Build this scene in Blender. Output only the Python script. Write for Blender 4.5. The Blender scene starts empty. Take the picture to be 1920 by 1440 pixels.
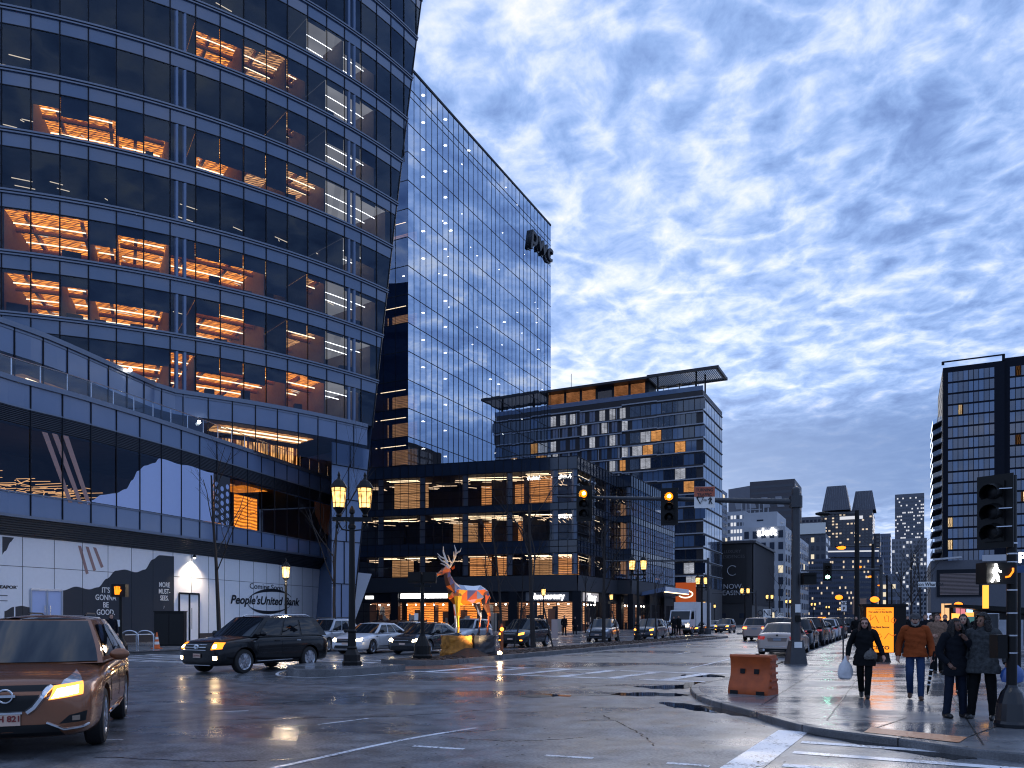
import bpy, bmesh, math, random
from math import sin, cos, pi, radians, sqrt, atan2
from mathutils import Vector, Matrix
from mathutils.bvhtree import BVHTree
R = random.Random(7)
SC = bpy.context.scene
COL = SC.collection
F, HZ, CH = 1478.0, 1160.0, 1.65            # focal length in pixels, horizon row, eye height
UA = radians(63.7)                          # heading of the avenue
UX, UY = cos(UA), sin(UA)
def P(px, py, d):                           # a point seen at a pixel of the photo, d metres ahead
    return Vector(((px-960)/F*d, d, CH+(HZ-py)/F*d))
def G(px, d, z=0): return Vector(((px-960)/F*d, d, z))
def S(u, v, z=0):                           # avenue coordinates: u along it, v to its right
    return Vector((u*UX+v*UY, u*UY-v*UX, z))
def toS(p): return (p[0]*UX+p[1]*UY, p[0]*UY-p[1]*UX)
def Gv(px, v, z=0):                         # where the view column px crosses the line v
    r=(px-960)/F; d=v/(r*UY-UX)
    return Vector((r*d, d, z))
WM = {}
def wm(o): return WM.get(o.name, Matrix.Identity(4))
class MB:
    def __init__(s): s.v=[]; s.f=[]; s.m=[]
    def add(s, vs, fs, m=0):
        b=len(s.v); s.v += [tuple(x) for x in vs]
        for f in fs: s.f.append(tuple(b+i for i in f)); s.m.append(m)
        return s
    def quad(s, a, b, c, d, m=0): return s.add([a,b,c,d], [(0,1,2,3)], m)
    def box(s, c, sz, rz=0, m=0, M=None):
        x,y,z = sz[0]/2, sz[1]/2, sz[2]/2
        vs=[Vector((i*x,j*y,k*z)) for k in (-1,1) for j in (-1,1) for i in (-1,1)]
        if M is None: M=Matrix.Translation(Vector(c)) @ Matrix.Rotation(rz,4,'Z')
        return s.add([M@v for v in vs], [(0,2,3,1),(4,5,7,6),(0,1,5,4),(2,6,7,3),(1,3,7,5),(0,4,6,2)], m)
    def bar(s, a, b, w, h, m=0, up=Vector((0,0,1))):   # box from a to b
        a=Vector(a); b=Vector(b); t=(b-a); L=t.length
        if L<1e-6: return s
        t/=L
        if abs(t.dot(up))>.98: up=Vector((0,1,0)) if abs(t.y)<.9 else Vector((1,0,0))
        sd=t.cross(up).normalized(); n=sd.cross(t)
        M=Matrix.Translation((a+b)/2) @ Matrix((t,sd,n)).transposed().to_4x4()
        return s.box(None,(L,w,h),M=M,m=m)
    def tube(s, pts, rad, n=8, m=0, cap=True):
        pts=[Vector(p) for p in pts]
        if not isinstance(rad,(list,tuple)): rad=[rad]*len(pts)
        vs=[]; fs=[]; ref=None
        for i,p in enumerate(pts):
            t=(pts[min(i+1,len(pts)-1)]-pts[max(i-1,0)]).normalized()
            if ref is None:
                ref=Vector((0,0,1)) if abs(t.z)<.9 else Vector((1,0,0))
            a=(ref-t*ref.dot(t)).normalized(); b=t.cross(a); ref=a
            vs += [p+(a*cos(2*pi*k/n)+b*sin(2*pi*k/n))*rad[i] for k in range(n)]
        for i in range(len(pts)-1):
            for k in range(n):
                fs.append((i*n+k, i*n+(k+1)%n, (i+1)*n+(k+1)%n, (i+1)*n+k))
        if cap: fs += [tuple(range(n-1,-1,-1)), tuple((len(pts)-1)*n+k for k in range(n))]
        return s.add(vs,fs,m)
    def lathe(s, prof, c=(0,0,0), n=16, m=0, M=None, ph=0):
        vs=[]; fs=[]; c=Vector(c)
        for r,z in prof:
            for k in range(n):
                p=Vector((r*cos(2*pi*k/n+ph), r*sin(2*pi*k/n+ph), z))
                vs.append((M@p) if M else c+p)
        for i in range(len(prof)-1):
            for k in range(n):
                fs.append((i*n+k, i*n+(k+1)%n, (i+1)*n+(k+1)%n, (i+1)*n+k))
        fs += [tuple(range(n-1,-1,-1)), tuple((len(prof)-1)*n+k for k in range(n))]
        return s.add(vs,fs,m)
    def prism(s, poly, z0, z1, m=0, top=True, bot=True):
        n=len(poly); vs=[(p[0],p[1],z0) for p in poly]+[(p[0],p[1],z1) for p in poly]
        fs=[(i,(i+1)%n,n+(i+1)%n,n+i) for i in range(n)]
        if bot: fs.append(tuple(range(n-1,-1,-1)))
        if top: fs.append(tuple(range(n,2*n)))
        return s.add(vs,fs,m)
    def strip(s, lo, hi, m=0):                       # ribbon between two polylines
        n=len(lo); return s.add(list(lo)+list(hi), [(i,i+1,n+i+1,n+i) for i in range(n-1)], m)
    def sphere(s, c, r, n=10, k=7, m=0):
        if not isinstance(r,(tuple,list)): r=(r,r,r)
        M=Matrix.Translation(Vector(c)) @ Matrix.Diagonal((r[0],r[1],r[2],1))
        pr=[(max(.001,sin(pi*i/k)), -cos(pi*i/k)) for i in range(k+1)]
        return s.lathe(pr, n=n, m=m, M=M)
    def mesh(s, name, mats, smooth=False, ang=35):
        me=bpy.data.meshes.new(name); me.from_pydata(s.v,[],s.f)
        for mt in (mats if isinstance(mats,(list,tuple)) else [mats]): me.materials.append(mt)
        if any(s.m): me.polygons.foreach_set('material_index', s.m)
        if smooth:
            me.polygons.foreach_set('use_smooth',[True]*len(me.polygons))
            me.set_sharp_from_angle(angle=radians(ang))
        me.update(); return me
    def build(s, name, mats, parent=None, smooth=False, local=False, ang=35, label=None, fix=False):
        if parent is not None and not local:
            iv=wm(parent).inverted(); s.v=[tuple(iv@Vector(v)) for v in s.v]
        me=s.mesh(name,mats,smooth,ang)
        if fix:
            bm=bmesh.new(); bm.from_mesh(me); bmesh.ops.recalc_face_normals(bm,faces=bm.faces); bm.to_mesh(me); bm.free()
        o=bpy.data.objects.new(name,me); COL.objects.link(o)
        if parent is not None: o.parent=parent; WM[o.name]=wm(parent)
        if label: o['label']=label
        return o
def tag(o, label, cat, group=None, kind=None):
    if label: o['label']=label
    if cat: o['category']=cat
    if group: o['group']=group
    if kind: o['kind']=kind
    return o
def thing(name, label, cat, loc=(0,0,0), rz=0, group=None):
    o=bpy.data.objects.new(name,None); COL.objects.link(o); o.empty_display_size=.3
    o.location=loc; o.rotation_euler=(0,0,rz)
    WM[o.name]=Matrix.Translation(Vector(loc)) @ Matrix.Rotation(rz,4,'Z')
    return tag(o,label,cat,group)
def solo(mb, name, mats, label, cat, group=None, smooth=False, base=None):   # a thing that is one mesh
    if base is None: base=Vector((sum(v[0] for v in mb.v)/len(mb.v), sum(v[1] for v in mb.v)/len(mb.v), min(v[2] for v in mb.v)))
    base=Vector(base); mb.v=[tuple(Vector(v)-base) for v in mb.v]
    o=mb.build(name,mats,None,smooth); o.location=base; WM[o.name]=Matrix.Translation(base)
    return tag(o,label,cat,group)
def struct(mb, name, mats, smooth=False, kind='structure'):
    o=mb.build(name,mats,None,smooth); o['kind']=kind; return o
def copy_tree(o, loc=None, rz=None, label=None, sc=None):
    def rec(q, par):
        c=q.copy(); COL.objects.link(c); c.parent=par
        for ch in kids.get(q.name,[]): rec(ch,c)
        return c
    kids={}
    for q in bpy.data.objects:
        if q.parent: kids.setdefault(q.parent.name,[]).append(q)
    c=rec(o,None)
    if loc is not None: c.location=loc
    if rz is not None: c.rotation_euler.z=rz
    if sc: c.scale=(sc,sc,sc)
    if label: c['label']=label
    return c
def text(name, body, parent, pos, right, up, size, mat, bold=0, shear=0, ext=.004, align='CENTER', width=1):
    cu=bpy.data.curves.new(name,'FONT'); cu.body=body; cu.size=size; cu.align_x=align; cu.align_y='CENTER'
    cu.extrude=ext; cu.offset=bold; cu.shear=shear; cu.resolution_u=4
    cu.materials.append(mat)
    tmp=bpy.data.objects.new(name+'_curve',cu); me=bpy.data.meshes.new_from_object(tmp); me.name=name
    bpy.data.objects.remove(tmp); bpy.data.curves.remove(cu)
    o=bpy.data.objects.new(name,me); COL.objects.link(o)
    x=Vector(right).normalized(); y=Vector(up).normalized(); z=x.cross(y)
    M=Matrix.Translation(Vector(pos)) @ Matrix((x*width,y,z)).transposed().to_4x4()
    if parent is not None: o.parent=parent; M=wm(parent).inverted()@M
    o.matrix_local=M if parent is not None else M
    return o
def windows(parent, items, name='window', split=100):
    """items: (list of quads, material). The largest in view become parts, the rest one mass per material."""
    def area(q):
        pp=[(p[0]/max(p[1],1)*F, (p[2]-CH)/max(p[1],1)*F) for p in q]
        if all(abs(a[0])>1000 or a[1]>1180 for a in pp): return 0
        return abs(sum(pp[i][0]*pp[(i+1)%4][1]-pp[(i+1)%4][0]*pp[i][1] for i in range(4)))
    it=sorted(items,key=lambda t:-sum(area(q) for q in t[0]))
    for qs,mt in it[:split]:
        m=MB()
        for q in qs: m.quad(*q)
        m.build(name,mt,parent)
    rest={}
    for qs,mt in it[split:]: rest.setdefault(mt.name,(mt,[]))[1].extend(qs)
    if rest:
        m=MB(); ms=[]
        for k,(mt,qs) in rest.items():
            for q in qs: m.quad(*q, m=len(ms))
            ms.append(mt)
        m.build(name,ms,parent)['kind']='stuff'
# ---------------------------------------------------------------- materials
MATS={}
def mat(name, col=(.5,.5,.5), rough=.5, metal=0, emit=None, es=0, coat=0, spec=.5, noise=0, nscale=5, bump=0, bscale=40, rvar=0):
    if name in MATS: return MATS[name]
    m=bpy.data.materials.new(name); m.use_nodes=True; nt=m.node_tree; N=nt.nodes; L=nt.links
    b=N['Principled BSDF']
    b.inputs['Base Color'].default_value=(*col,1); b.inputs['Roughness'].default_value=rough
    b.inputs['Metallic'].default_value=metal; b.inputs['Coat Weight'].default_value=coat
    b.inputs['Coat Roughness'].default_value=.05
    b.inputs['Specular IOR Level'].default_value=spec
    if emit: b.inputs['Emission Color'].default_value=(*emit,1); b.inputs['Emission Strength'].default_value=es
    if noise or bump or rvar:
        tc=N.new('ShaderNodeTexCoord')
        nz=N.new('ShaderNodeTexNoise'); nz.inputs['Scale'].default_value=nscale; nz.inputs['Detail'].default_value=6
        L.new(tc.outputs['Object'],nz.inputs['Vector'])
    if noise:
        mx=N.new('ShaderNodeMix'); mx.data_type='RGBA'
        mx.inputs[6].default_value=(*[max(0,c*(1-noise)) for c in col],1)
        mx.inputs[7].default_value=(*[min(1,c*(1+noise)) for c in col],1)
        L.new(nz.outputs['Fac'],mx.inputs[0]); L.new(mx.outputs[2],b.inputs['Base Color'])
    if rvar:
        mr=N.new('ShaderNodeMapRange'); mr.inputs[1].default_value=.35; mr.inputs[2].default_value=.65
        mr.inputs[3].default_value=max(.02,rough-rvar); mr.inputs[4].default_value=rough+rvar
        L.new(nz.outputs['Fac'],mr.inputs[0]); L.new(mr.outputs[0],b.inputs['Roughness'])
    if bump:
        n2=N.new('ShaderNodeTexNoise'); n2.inputs['Scale'].default_value=bscale; n2.inputs['Detail'].default_value=4
        L.new(tc.outputs['Object'],n2.inputs['Vector'])
        bp=N.new('ShaderNodeBump'); bp.inputs['Strength'].default_value=bump; bp.inputs['Distance'].default_value=.02
        L.new(n2.outputs['Fac'],bp.inputs['Height']); L.new(bp.outputs[0],b.inputs['Normal'])
    MATS[name]=m; return m
def emis(name, col, s): return mat(name,(.0,.0,.0),.5,emit=col,es=s)
def nodes(name):
    m=bpy.data.materials.new(name); m.use_nodes=True; nt=m.node_tree; nt.nodes.clear(); MATS[name]=m
    def N(t,**kw):
        n=nt.nodes.new('ShaderNode'+t)
        for k,v in kw.items(): setattr(n,k,v)
        return n
    return m,N,nt.links.new
def glass(name, tint=(.75,.82,.9), refl=(.8,.88,1), ior=1.6, add=0.0, wav=.0, wsc=.6, rough=.0):
    """pane: see-through, with the sky mirrored more strongly at grazing angles (add = coating)"""
    m,N,L=nodes(name)
    tr=N('BsdfTransparent'); tr.inputs[0].default_value=(*tint,1)
    gl=N('BsdfGlossy'); gl.inputs[0].default_value=(*refl,1); gl.inputs['Roughness'].default_value=rough
    fr=N('Fresnel'); fr.inputs[0].default_value=ior
    ma=N('Math',operation='ADD',use_clamp=True); ma.inputs[1].default_value=add; L(fr.outputs[0],ma.inputs[0])
    if wav:
        tc=N('TexCoord'); nz=N('TexNoise'); nz.inputs['Scale'].default_value=wsc; nz.inputs['Detail'].default_value=1
        L(tc.outputs['Object'],nz.inputs['Vector'])
        bp=N('Bump'); bp.inputs['Strength'].default_value=wav; bp.inputs['Distance'].default_value=.1
        L(nz.outputs['Fac'],bp.inputs['Height']); L(bp.outputs[0],gl.inputs['Normal'])
    mx=N('MixShader'); L(ma.outputs[0],mx.inputs[0]); L(tr.outputs[0],mx.inputs[1]); L(gl.outputs[0],mx.inputs[2])
    out=N('OutputMaterial'); L(mx.outputs[0],out.inputs[0]); return m
def ramp(N, stops, interp='LINEAR'):
    r=N('ValToRGB'); cr=r.color_ramp; cr.interpolation=interp
    while len(cr.elements)<len(stops): cr.elements.new(.5)
    for e,(p,c) in zip(cr.elements,stops): e.position=p; e.color=(*c,1) if len(c)==3 else c
    return r
def wet(name, c0, c1, r0, r1, sc=.25, grain=.25, gsc=90, pud=.0, lo=.3, hi=.7, spec=.5):
    m,N,L=nodes(name)
    tc=N('TexCoord'); b=N('BsdfPrincipled'); out=N('OutputMaterial'); L(b.outputs[0],out.inputs[0])
    mp=N('Mapping'); L(tc.outputs['Object'],mp.inputs[0]); mp.inputs['Rotation'].default_value=(0,0,-UA); mp.inputs['Scale'].default_value=(.6,1.3,1)
    big=N('TexNoise'); big.inputs['Scale'].default_value=sc; big.inputs['Detail'].default_value=7; big.inputs['Roughness'].default_value=.6
    L(mp.outputs[0],big.inputs['Vector'])
    fin=N('TexNoise'); fin.inputs['Scale'].default_value=gsc; fin.inputs['Detail'].default_value=3
    L(tc.outputs['Object'],fin.inputs['Vector'])
    med=N('TexNoise'); med.inputs['Scale'].default_value=2.2; med.inputs['Detail'].default_value=6; L(tc.outputs['Object'],med.inputs['Vector'])
    cr=ramp(N,[(lo,c0),(hi,c1)])
    mm=N('Math',operation='ADD'); m2=N('Math',operation='MULTIPLY'); m2.inputs[1].default_value=.5
    L(fin.outputs['Fac'],mm.inputs[0]); L(med.outputs['Fac'],mm.inputs[1]); L(mm.outputs[0],m2.inputs[0]); L(m2.outputs[0],cr.inputs[0])
    L(cr.outputs[0],b.inputs['Base Color'])
    rr=N('MapRange'); rr.inputs[1].default_value=.38; rr.inputs[2].default_value=.62; rr.inputs[3].default_value=r0; rr.inputs[4].default_value=r1
    L(big.outputs['Fac'],rr.inputs[0]); L(rr.outputs[0],b.inputs['Roughness'])
    bp=N('Bump'); bp.inputs['Distance'].default_value=.01
    bs=N('MapRange'); bs.inputs[1].default_value=.4; bs.inputs[2].default_value=.6; bs.inputs[3].default_value=grain*.25; bs.inputs[4].default_value=grain
    L(big.outputs['Fac'],bs.inputs[0]); L(bs.outputs[0],bp.inputs['Strength'])
    hs=N('Math',operation='ADD'); h2=N('Math',operation='MULTIPLY'); h2.inputs[1].default_value=1.5
    L(med.outputs['Fac'],h2.inputs[0]); L(fin.outputs['Fac'],hs.inputs[0]); L(h2.outputs[0],hs.inputs[1])
    L(hs.outputs[0],bp.inputs['Height']); L(bp.outputs[0],b.inputs['Normal'])
    b.inputs['Specular IOR Level'].default_value=spec
    return m
M_ASPH=wet('wet_asphalt',(.026,.029,.034),(.235,.248,.275),.18,.46,.22,.8,26,lo=.38,hi=.66,spec=.85)
M_ASPH2=wet('asphalt_patch',(.03,.032,.036),(.25,.257,.275),.24,.5,.3,.8,24,lo=.38,hi=.66,spec=.85)
M_PUD=mat('puddle_water',(.008,.009,.011),.03,bump=.02,bscale=3)
M_WALK=wet('wet_concrete',(.10,.105,.115),(.24,.245,.255),.12,.42,.5,.25,60)
M_KERB=wet('granite_kerb',(.06,.061,.064),(.2,.2,.205),.2,.5,.8,.3,50)
M_PAINT=wet('road_paint',(.13,.135,.15),(.80,.81,.84),.2,.5,.8,.25,24,lo=.40,hi=.47)
M_BRICKSTRIP=wet('brick_paving',(.22,.09,.05),(.34,.16,.09),.2,.45,.8,.3,40)
M_TACT=mat('tactile_terracotta',(.62,.27,.12),.4,bump=.5,bscale=14,noise=.2)
M_SOIL=mat('mulch',(.05,.028,.018),.8,noise=.6,nscale=6,bump=1,bscale=9)
M_BLACK=mat('black_painted_metal',(.004,.0045,.005),.45,spec=.25)
M_DARK=mat('dark_plastic',(.007,.008,.009),.4,spec=.3)
M_GREYMETAL=mat('galvanised_steel',(.05,.054,.062),.5,.4,noise=.25,nscale=8)
M_STEEL=mat('bright_steel',(.6,.62,.66),.25,1)
M_CHROME=mat('chrome',(.75,.77,.8),.08,1)
M_LEDGE=mat('facade_ledge',(.16,.19,.25),.35,.5,noise=.15)
M_MULL=mat('mullion_dark',(.008,.011,.018),.5,spec=.2)
M_SPANDD=mat('spandrel_dark',(.018,.028,.05),.10,coat=.5,noise=.2,nscale=.5)
M_SPAND=mat('spandrel_glass',(.088,.14,.245),.12,0,coat=.6,noise=.12,nscale=.6,bump=.03,bscale=1)
M_SPAND2=mat('spandrel_pale',(.14,.195,.32),.15,0,coat=.6,noise=.12,nscale=.8)
M_COLCOV=mat('column_cover',(.14,.20,.33),.3,.2,noise=.1)
M_CONC=mat('interior_concrete',(.22,.22,.23),.7,noise=.2)
M_PART=mat('room_partition',(.30,.22,.16),.8,noise=.2)
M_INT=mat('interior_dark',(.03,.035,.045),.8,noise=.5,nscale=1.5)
M_GLASS=glass('window_glass',(.6,.68,.8),(.55,.72,1),1.55,.0,.05,.5)
M_GLASSC=glass('rail_glass',(.8,.88,.95),(.7,.82,1),1.5,.02)
M_GLASSP=glass('podium_glass',(.8,.85,.92),(.6,.75,1),1.5,.0,.05,.5)
M_MIRROR=glass('tower_mirror_glass',(.3,.34,.42),(.70,.81,.98),1.6,.55,.035,.35)
M_MIRROR2=glass('tower_side_glass',(.5,.55,.65),(.5,.65,.95),1.6,.2,.05,.4)
def litwood(name, c, s, sc=(.5,2.2,1), lo=.15, band='X', bricks=False):  # emission in place of lamplight on ceilings, room walls and shop backs
    """glowing timber ceiling of a lit office: bands and beams in the light itself"""
    m,N,L=nodes(name)
    tc=N('TexCoord'); mp=N('Mapping'); mp.inputs['Scale'].default_value=sc; mp.inputs['Rotation'].default_value=(0,0,.5); L(tc.outputs['Object'],mp.inputs[0])
    w=N('TexWave',bands_direction=band); w.inputs['Scale'].default_value=.9; w.inputs['Distortion'].default_value=5; w.inputs['Detail'].default_value=3
    L(mp.outputs[0],w.inputs['Vector'])
    nz=N('TexNoise'); nz.inputs['Scale'].default_value=.35; nz.inputs['Detail'].default_value=5; L(tc.outputs['Object'],nz.inputs['Vector'])
    br=N('TexBrick'); br.inputs['Scale'].default_value=.8; br.inputs['Color1'].default_value=(1,1,1,1); br.inputs['Color2'].default_value=(.55,.5,.45,1); br.inputs['Mortar'].default_value=(.05,.03,.02,1); br.inputs['Mortar Size'].default_value=.04
    if band=='Z':
        sx=N('SeparateXYZ'); L(mp.outputs[0],sx.inputs[0]); ad=N('Math',operation='ADD'); L(sx.outputs[0],ad.inputs[0]); L(sx.outputs[1],ad.inputs[1])
        cb=N('CombineXYZ'); L(ad.outputs[0],cb.inputs[0]); L(sx.outputs[2],cb.inputs[1]); L(cb.outputs[0],br.inputs['Vector'])
    else: L(mp.outputs[0],br.inputs['Vector'])
    a=N('Math',operation='MULTIPLY'); L(w.outputs['Fac'],a.inputs[0]); L(nz.outputs['Fac'],a.inputs[1])
    r=N('MapRange'); r.inputs[1].default_value=.05; r.inputs[2].default_value=.5; r.inputs[3].default_value=lo; r.inputs[4].default_value=1.2; L(a.outputs[0],r.inputs[0])
    mx=N('Mix',data_type='RGBA',blend_type='MULTIPLY'); mx.inputs[0].default_value=1; mx.inputs[6].default_value=(*c,1); L(br.outputs['Color'],mx.inputs[7])
    e=N('Emission'); st=N('Math',operation='MULTIPLY'); st.inputs[1].default_value=s; L(r.outputs[0],st.inputs[0]); L(st.outputs[0],e.inputs[1]); L(mx.outputs[2],e.inputs[0])
    if band=='Z' and not bricks: mx.inputs[0].default_value=.25
    out=N('OutputMaterial'); L(e.outputs[0],out.inputs[0]); return m
M_WOOD=litwood('lit_timber_ceiling',(1,.29,.03),2.1,lo=.32)
M_WOOD2=litwood('lit_warm_ceiling',(1,.45,.15),1.3,lo=.25)
M_ROOM=litwood('lit_warm_room',(1,.48,.20),.36,(.5,.5,1.6),lo=.3,band='Z')
M_ROOM2=litwood('lit_amber_room',(1,.38,.12),.5,(.4,.4,1.2),lo=.3,band='Z')
M_WOODW=litwood('lit_timber_wall',(1,.27,.025),1.15,(.7,.7,1.3),lo=.35,band='Z')
M_ROOMW=litwood('lit_white_room',(.85,.76,.68),.20,(.12,.12,.25),lo=.6,band='Z')
M_TUBE=emis('light_strip',(1,.70,.40),2.2)
M_TUBEW=emis('light_strip_white',(1,.93,.85),3.2)
M_DOWN=emis('downlight',(1,.9,.75),14)
M_BEAM=mat('timber_beam',(.35,.14,.04),.6)
M_WHITE=mat('white_hoarding',(.84,.85,.88),.45,noise=.05)
M_INKD=mat('mural_dark',(.022,.028,.04),.5,noise=.1)
M_INK=mat('mural_ink',(.012,.014,.02),.5)
M_BLUEP=mat('mural_pale_blue',(.42,.53,.82),.45,noise=.04)
M_PINK=mat('mural_taupe',(.36,.22,.20),.5)
M_RUST=mat('mural_rust',(.36,.10,.03),.5)
M_SIGNW=mat('sign_white',(.8,.8,.78),.45,noise=.06)
M_LETW=emis('sign_letter_white',(1,.97,.95),4)
M_LANT=emis('lantern_glass',(1,.56,.17),9)
M_LANTHOT=emis('lantern_bulb',(1,.84,.55),45)
M_SODIUM=emis('sodium_lamp',(1,.21,.008),1.9)
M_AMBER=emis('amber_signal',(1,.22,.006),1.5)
M_AMBERC=emis('amber_signal_core',(1,.45,.06),80)
M_GREEN=emis('green_signal',(.35,1,.72),24)
M_WALKW=emis('walk_white',(1,.97,.92),14)
M_HEAD=emis('headlight_lit',(1,.80,.50),22)
M_HEADA=emis('headlight_amber',(1,.30,.03),4)
M_TAIL=mat('tail_lens',(.25,.01,.008),.15,coat=1,emit=(1,.05,.02),es=.15)
M_RUBBER=mat('tyre_rubber',(.010,.010,.011),.7,noise=.3)
M_RIM=mat('alloy_rim',(.50,.52,.56),.25,1)
M_CARGL=mat('car_glass',(.006,.008,.011),.03,spec=.5)
M_PLATE=mat('plate_white',(.62,.45,.36),.4)
M_PLATEINK=mat('plate_ink',(.20,.02,.02),.5)
M_SKIN=mat('skin',(.52,.30,.22),.5); M_SKIND=mat('skin_deep',(.16,.08,.055),.5)
# ---------------------------------------------------------------- ground
SW=.10
def gline(mb, pts, w, z, m=0):                 # painted line along ground points
    pts=[Vector((p[0],p[1],0)) for p in pts]
    lo=[];hi=[]
    for i,p in enumerate(pts):
        t=(pts[min(i+1,len(pts)-1)]-pts[max(0,i-1)]).normalized(); n=Vector((-t.y,t.x,0))*w/2
        lo.append((p.x-n.x,p.y-n.y,z)); hi.append((p.x+n.x,p.y+n.y,z))
    mb.strip(hi,lo,m)
def smooth_poly(pts, n=6, closed=False):
    out=[]; L=len(pts)
    for i in range(L if closed else L-1):
        p=[Vector(pts[(i+j)%L] if closed else pts[max(0,min(L-1,i+j))]) for j in (-1,0,1,2)]
        for k in range(n):
            t=k/n; out.append(.5*((2*p[1])+(p[2]-p[0])*t+(2*p[0]-5*p[1]+4*p[2]-p[3])*t*t+(3*p[1]-p[0]-3*p[2]+p[3])*t**3))
    if not closed: out.append(Vector(pts[-1]))
    return out
m=MB(); n=24
for i in range(n):
    for j in range(n):
        g=lambda a:[-600,-300,-150,-90,-60,-40,-28,-20,-14,-9,-5,-2,2,5,9,14,20,28,40,60,90,150,300,600,1500][a]
        m.quad((g(i),g(j)+10,0),(g(i+1),g(j)+10,0),(g(i+1),g(j+1)+10,0),(g(i),g(j+1)+10,0))
struct(m,'road',M_ASPH)
# right pavement with its rounded corner
RC=[(10.6,60),(10.6,3.0),(10.75,1.2),(10.9,.64),(11.35,-.04),(11.58,-.48),(12.02,-1.17),(12.8,-1.75),(13.73,-2.3),(15.36,-3.4),(16.8,-4.0),(18.3,-4.35),(20.2,-4.3),(23,-4.05),(30,-3.9),(60,-3.85),(420,-3.85)]
rc=[RC[0],RC[1]]+[tuple(p) for p in smooth_poly([Vector((a,b,0)) for a,b in RC[1:]],5)][1:]
rc=[(p[0],p[1]) for p in rc]
m=MB(); poly=[S(u,v)[:2] for u,v in rc+[(420,60)]]
m.prism(poly,-.2,SW,bot=False)
struct(m,'right_pavement',M_WALK)
m=MB()
outer=[Vector((*S(u,v)[:2],0)) for u,v in rc]
def offs(pts,d):
    o=[]
    for i,p in enumerate(pts):
        t=(pts[min(i+1,len(pts)-1)]-pts[max(0,i-1)]).normalized(); o.append(p+Vector((t.y,-t.x,0))*d)
    return o
# kerb: outer face 4 mm proud of the slab, top 4 mm above it
def kerb(mb, pts, w, z, side=1):
    o=offs(pts,-.004*side); i=offs(pts,w*side)
    mb.strip([(p.x,p.y,-.1) for p in o],[(p.x,p.y,z-.015) for p in o])
    o2=offs(pts,.012*side)
    mb.strip([(p.x,p.y,z-.015) for p in o],[(p.x,p.y,z+.004) for p in o2])
    mb.strip([(p.x,p.y,z+.004) for p in o2],[(p.x,p.y,z+.004) for p in i])
side=1 if (offs(outer,1)[20]-outer[20]).dot(S(60,20)-outer[20])>0 else -1
kerb(m,outer,.17,SW,side)
struct(m,'right_kerb',M_KERB)
m=MB()
zj=SW+.005
for v,u0 in ((-2.25,14.6),(-1.02,12.9),(.9,11.2),(2.8,11),(4.8,11)): gline(m,[S(u0,v),S(120,v)],.022,zj)
for u in (13.1,16.2,19.3,22.4,25.5,28.6,31.7,35,38.5,42,46,50,55,60): gline(m,[S(u,-2.0 if u<14.5 else -3.6),S(u,8)],.02,zj)
gline(m,[G(1620,10.8),G(1700,12.3)],.02,zj); gline(m,[G(1700,12.3),G(1564,12.7)],.02,zj); gline(m,[G(1815,10.3),G(1880,11.6)],.02,zj)
struct(m,'pavement_joints',mat('joint_dark',(.015,.016,.018),.4))
m=MB()
m.quad(*[G(px,d,SW+.009) for px,d in ((1620,10.72),(1798,9.82),(1814,10.27),(1632,11.18))])
struct(m,'tactile_paving',M_TACT)
# far pavement at the foot of the left buildings
LC=[(26.5,-90),(24.2,-38),(24.4,-34),(25.6,-32.3),(28,-31.8),(60,-31.5),(420,-31)]
lc=[(p.x,p.y) for p in smooth_poly([Vector((a,b,0)) for a,b in LC],5)]
m=MB(); m.prism([S(u,v)[:2] for u,v in lc+[(420,-90)]][::-1],-.2,.12,bot=False); struct(m,'left_pavement',M_WALK)
m=MB(); kerb(m,[Vector((*S(u,v)[:2],0)) for u,v in lc],.18,.12,-1); struct(m,'left_kerb',M_KERB)
# planted median and the lamp island
def island(name, pts, z, top, w=.18):
    cl=[p for p in pts]; m=MB(); m.prism([S(u,v)[:2] for u,v in cl],-.1,z); 
    o=struct(m,name,top); m=MB()
    pp=[Vector((*S(u,v)[:2],0)) for u,v in cl+[cl[0]]]
    c=sum(pp[:-1],Vector())/(len(pp)-1)
    sd=1 if (offs(pp,1)[0]-pp[0]).dot(c-pp[0])>0 else -1
    kerb(m,pp,w,z,sd); struct(m,name.replace('median','median')+'_kerb',M_KERB); return o
med=[(23.5,-16.9),(23.35,-14.9),(23.9,-14.55),(30,-14.4),(45,-13.9),(60,-13.5),(68.5,-13.3),(69.3,-14.2),(68.5,-15.2),(45,-16.6),(30,-17.0)]
island('median',med,.17,M_SOIL)
isl=[(p.x,p.y) for p in smooth_poly([Vector((a,b,0)) for a,b in [(20.9,-17.3),(19.2,-17.2),(17.7,-16.0),(17.6,-14.9),(18.6,-14.3),(20.9,-14.1)]],4)]
island('lamp_island',isl,.2,M_WALK)
island('far_median',[(84,-15.4),(84,-13.2),(150,-12.6),(150,-15)],.17,M_SOIL)
# soil clods on the median
m=MB(); rr=random.Random(3)
for i in range(900):
    u=rr.uniform(24.2,68); v=rr.uniform(-16.3,-14.75+ (u-24)/44*1.0); c=S(u,v,.17)
    s=rr.uniform(.03,.11); m.sphere((c.x,c.y,.17),(s,s*rr.uniform(.6,1),s*.5),5,3)
struct(m,'mulch_clods',M_SOIL,kind='stuff')
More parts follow.
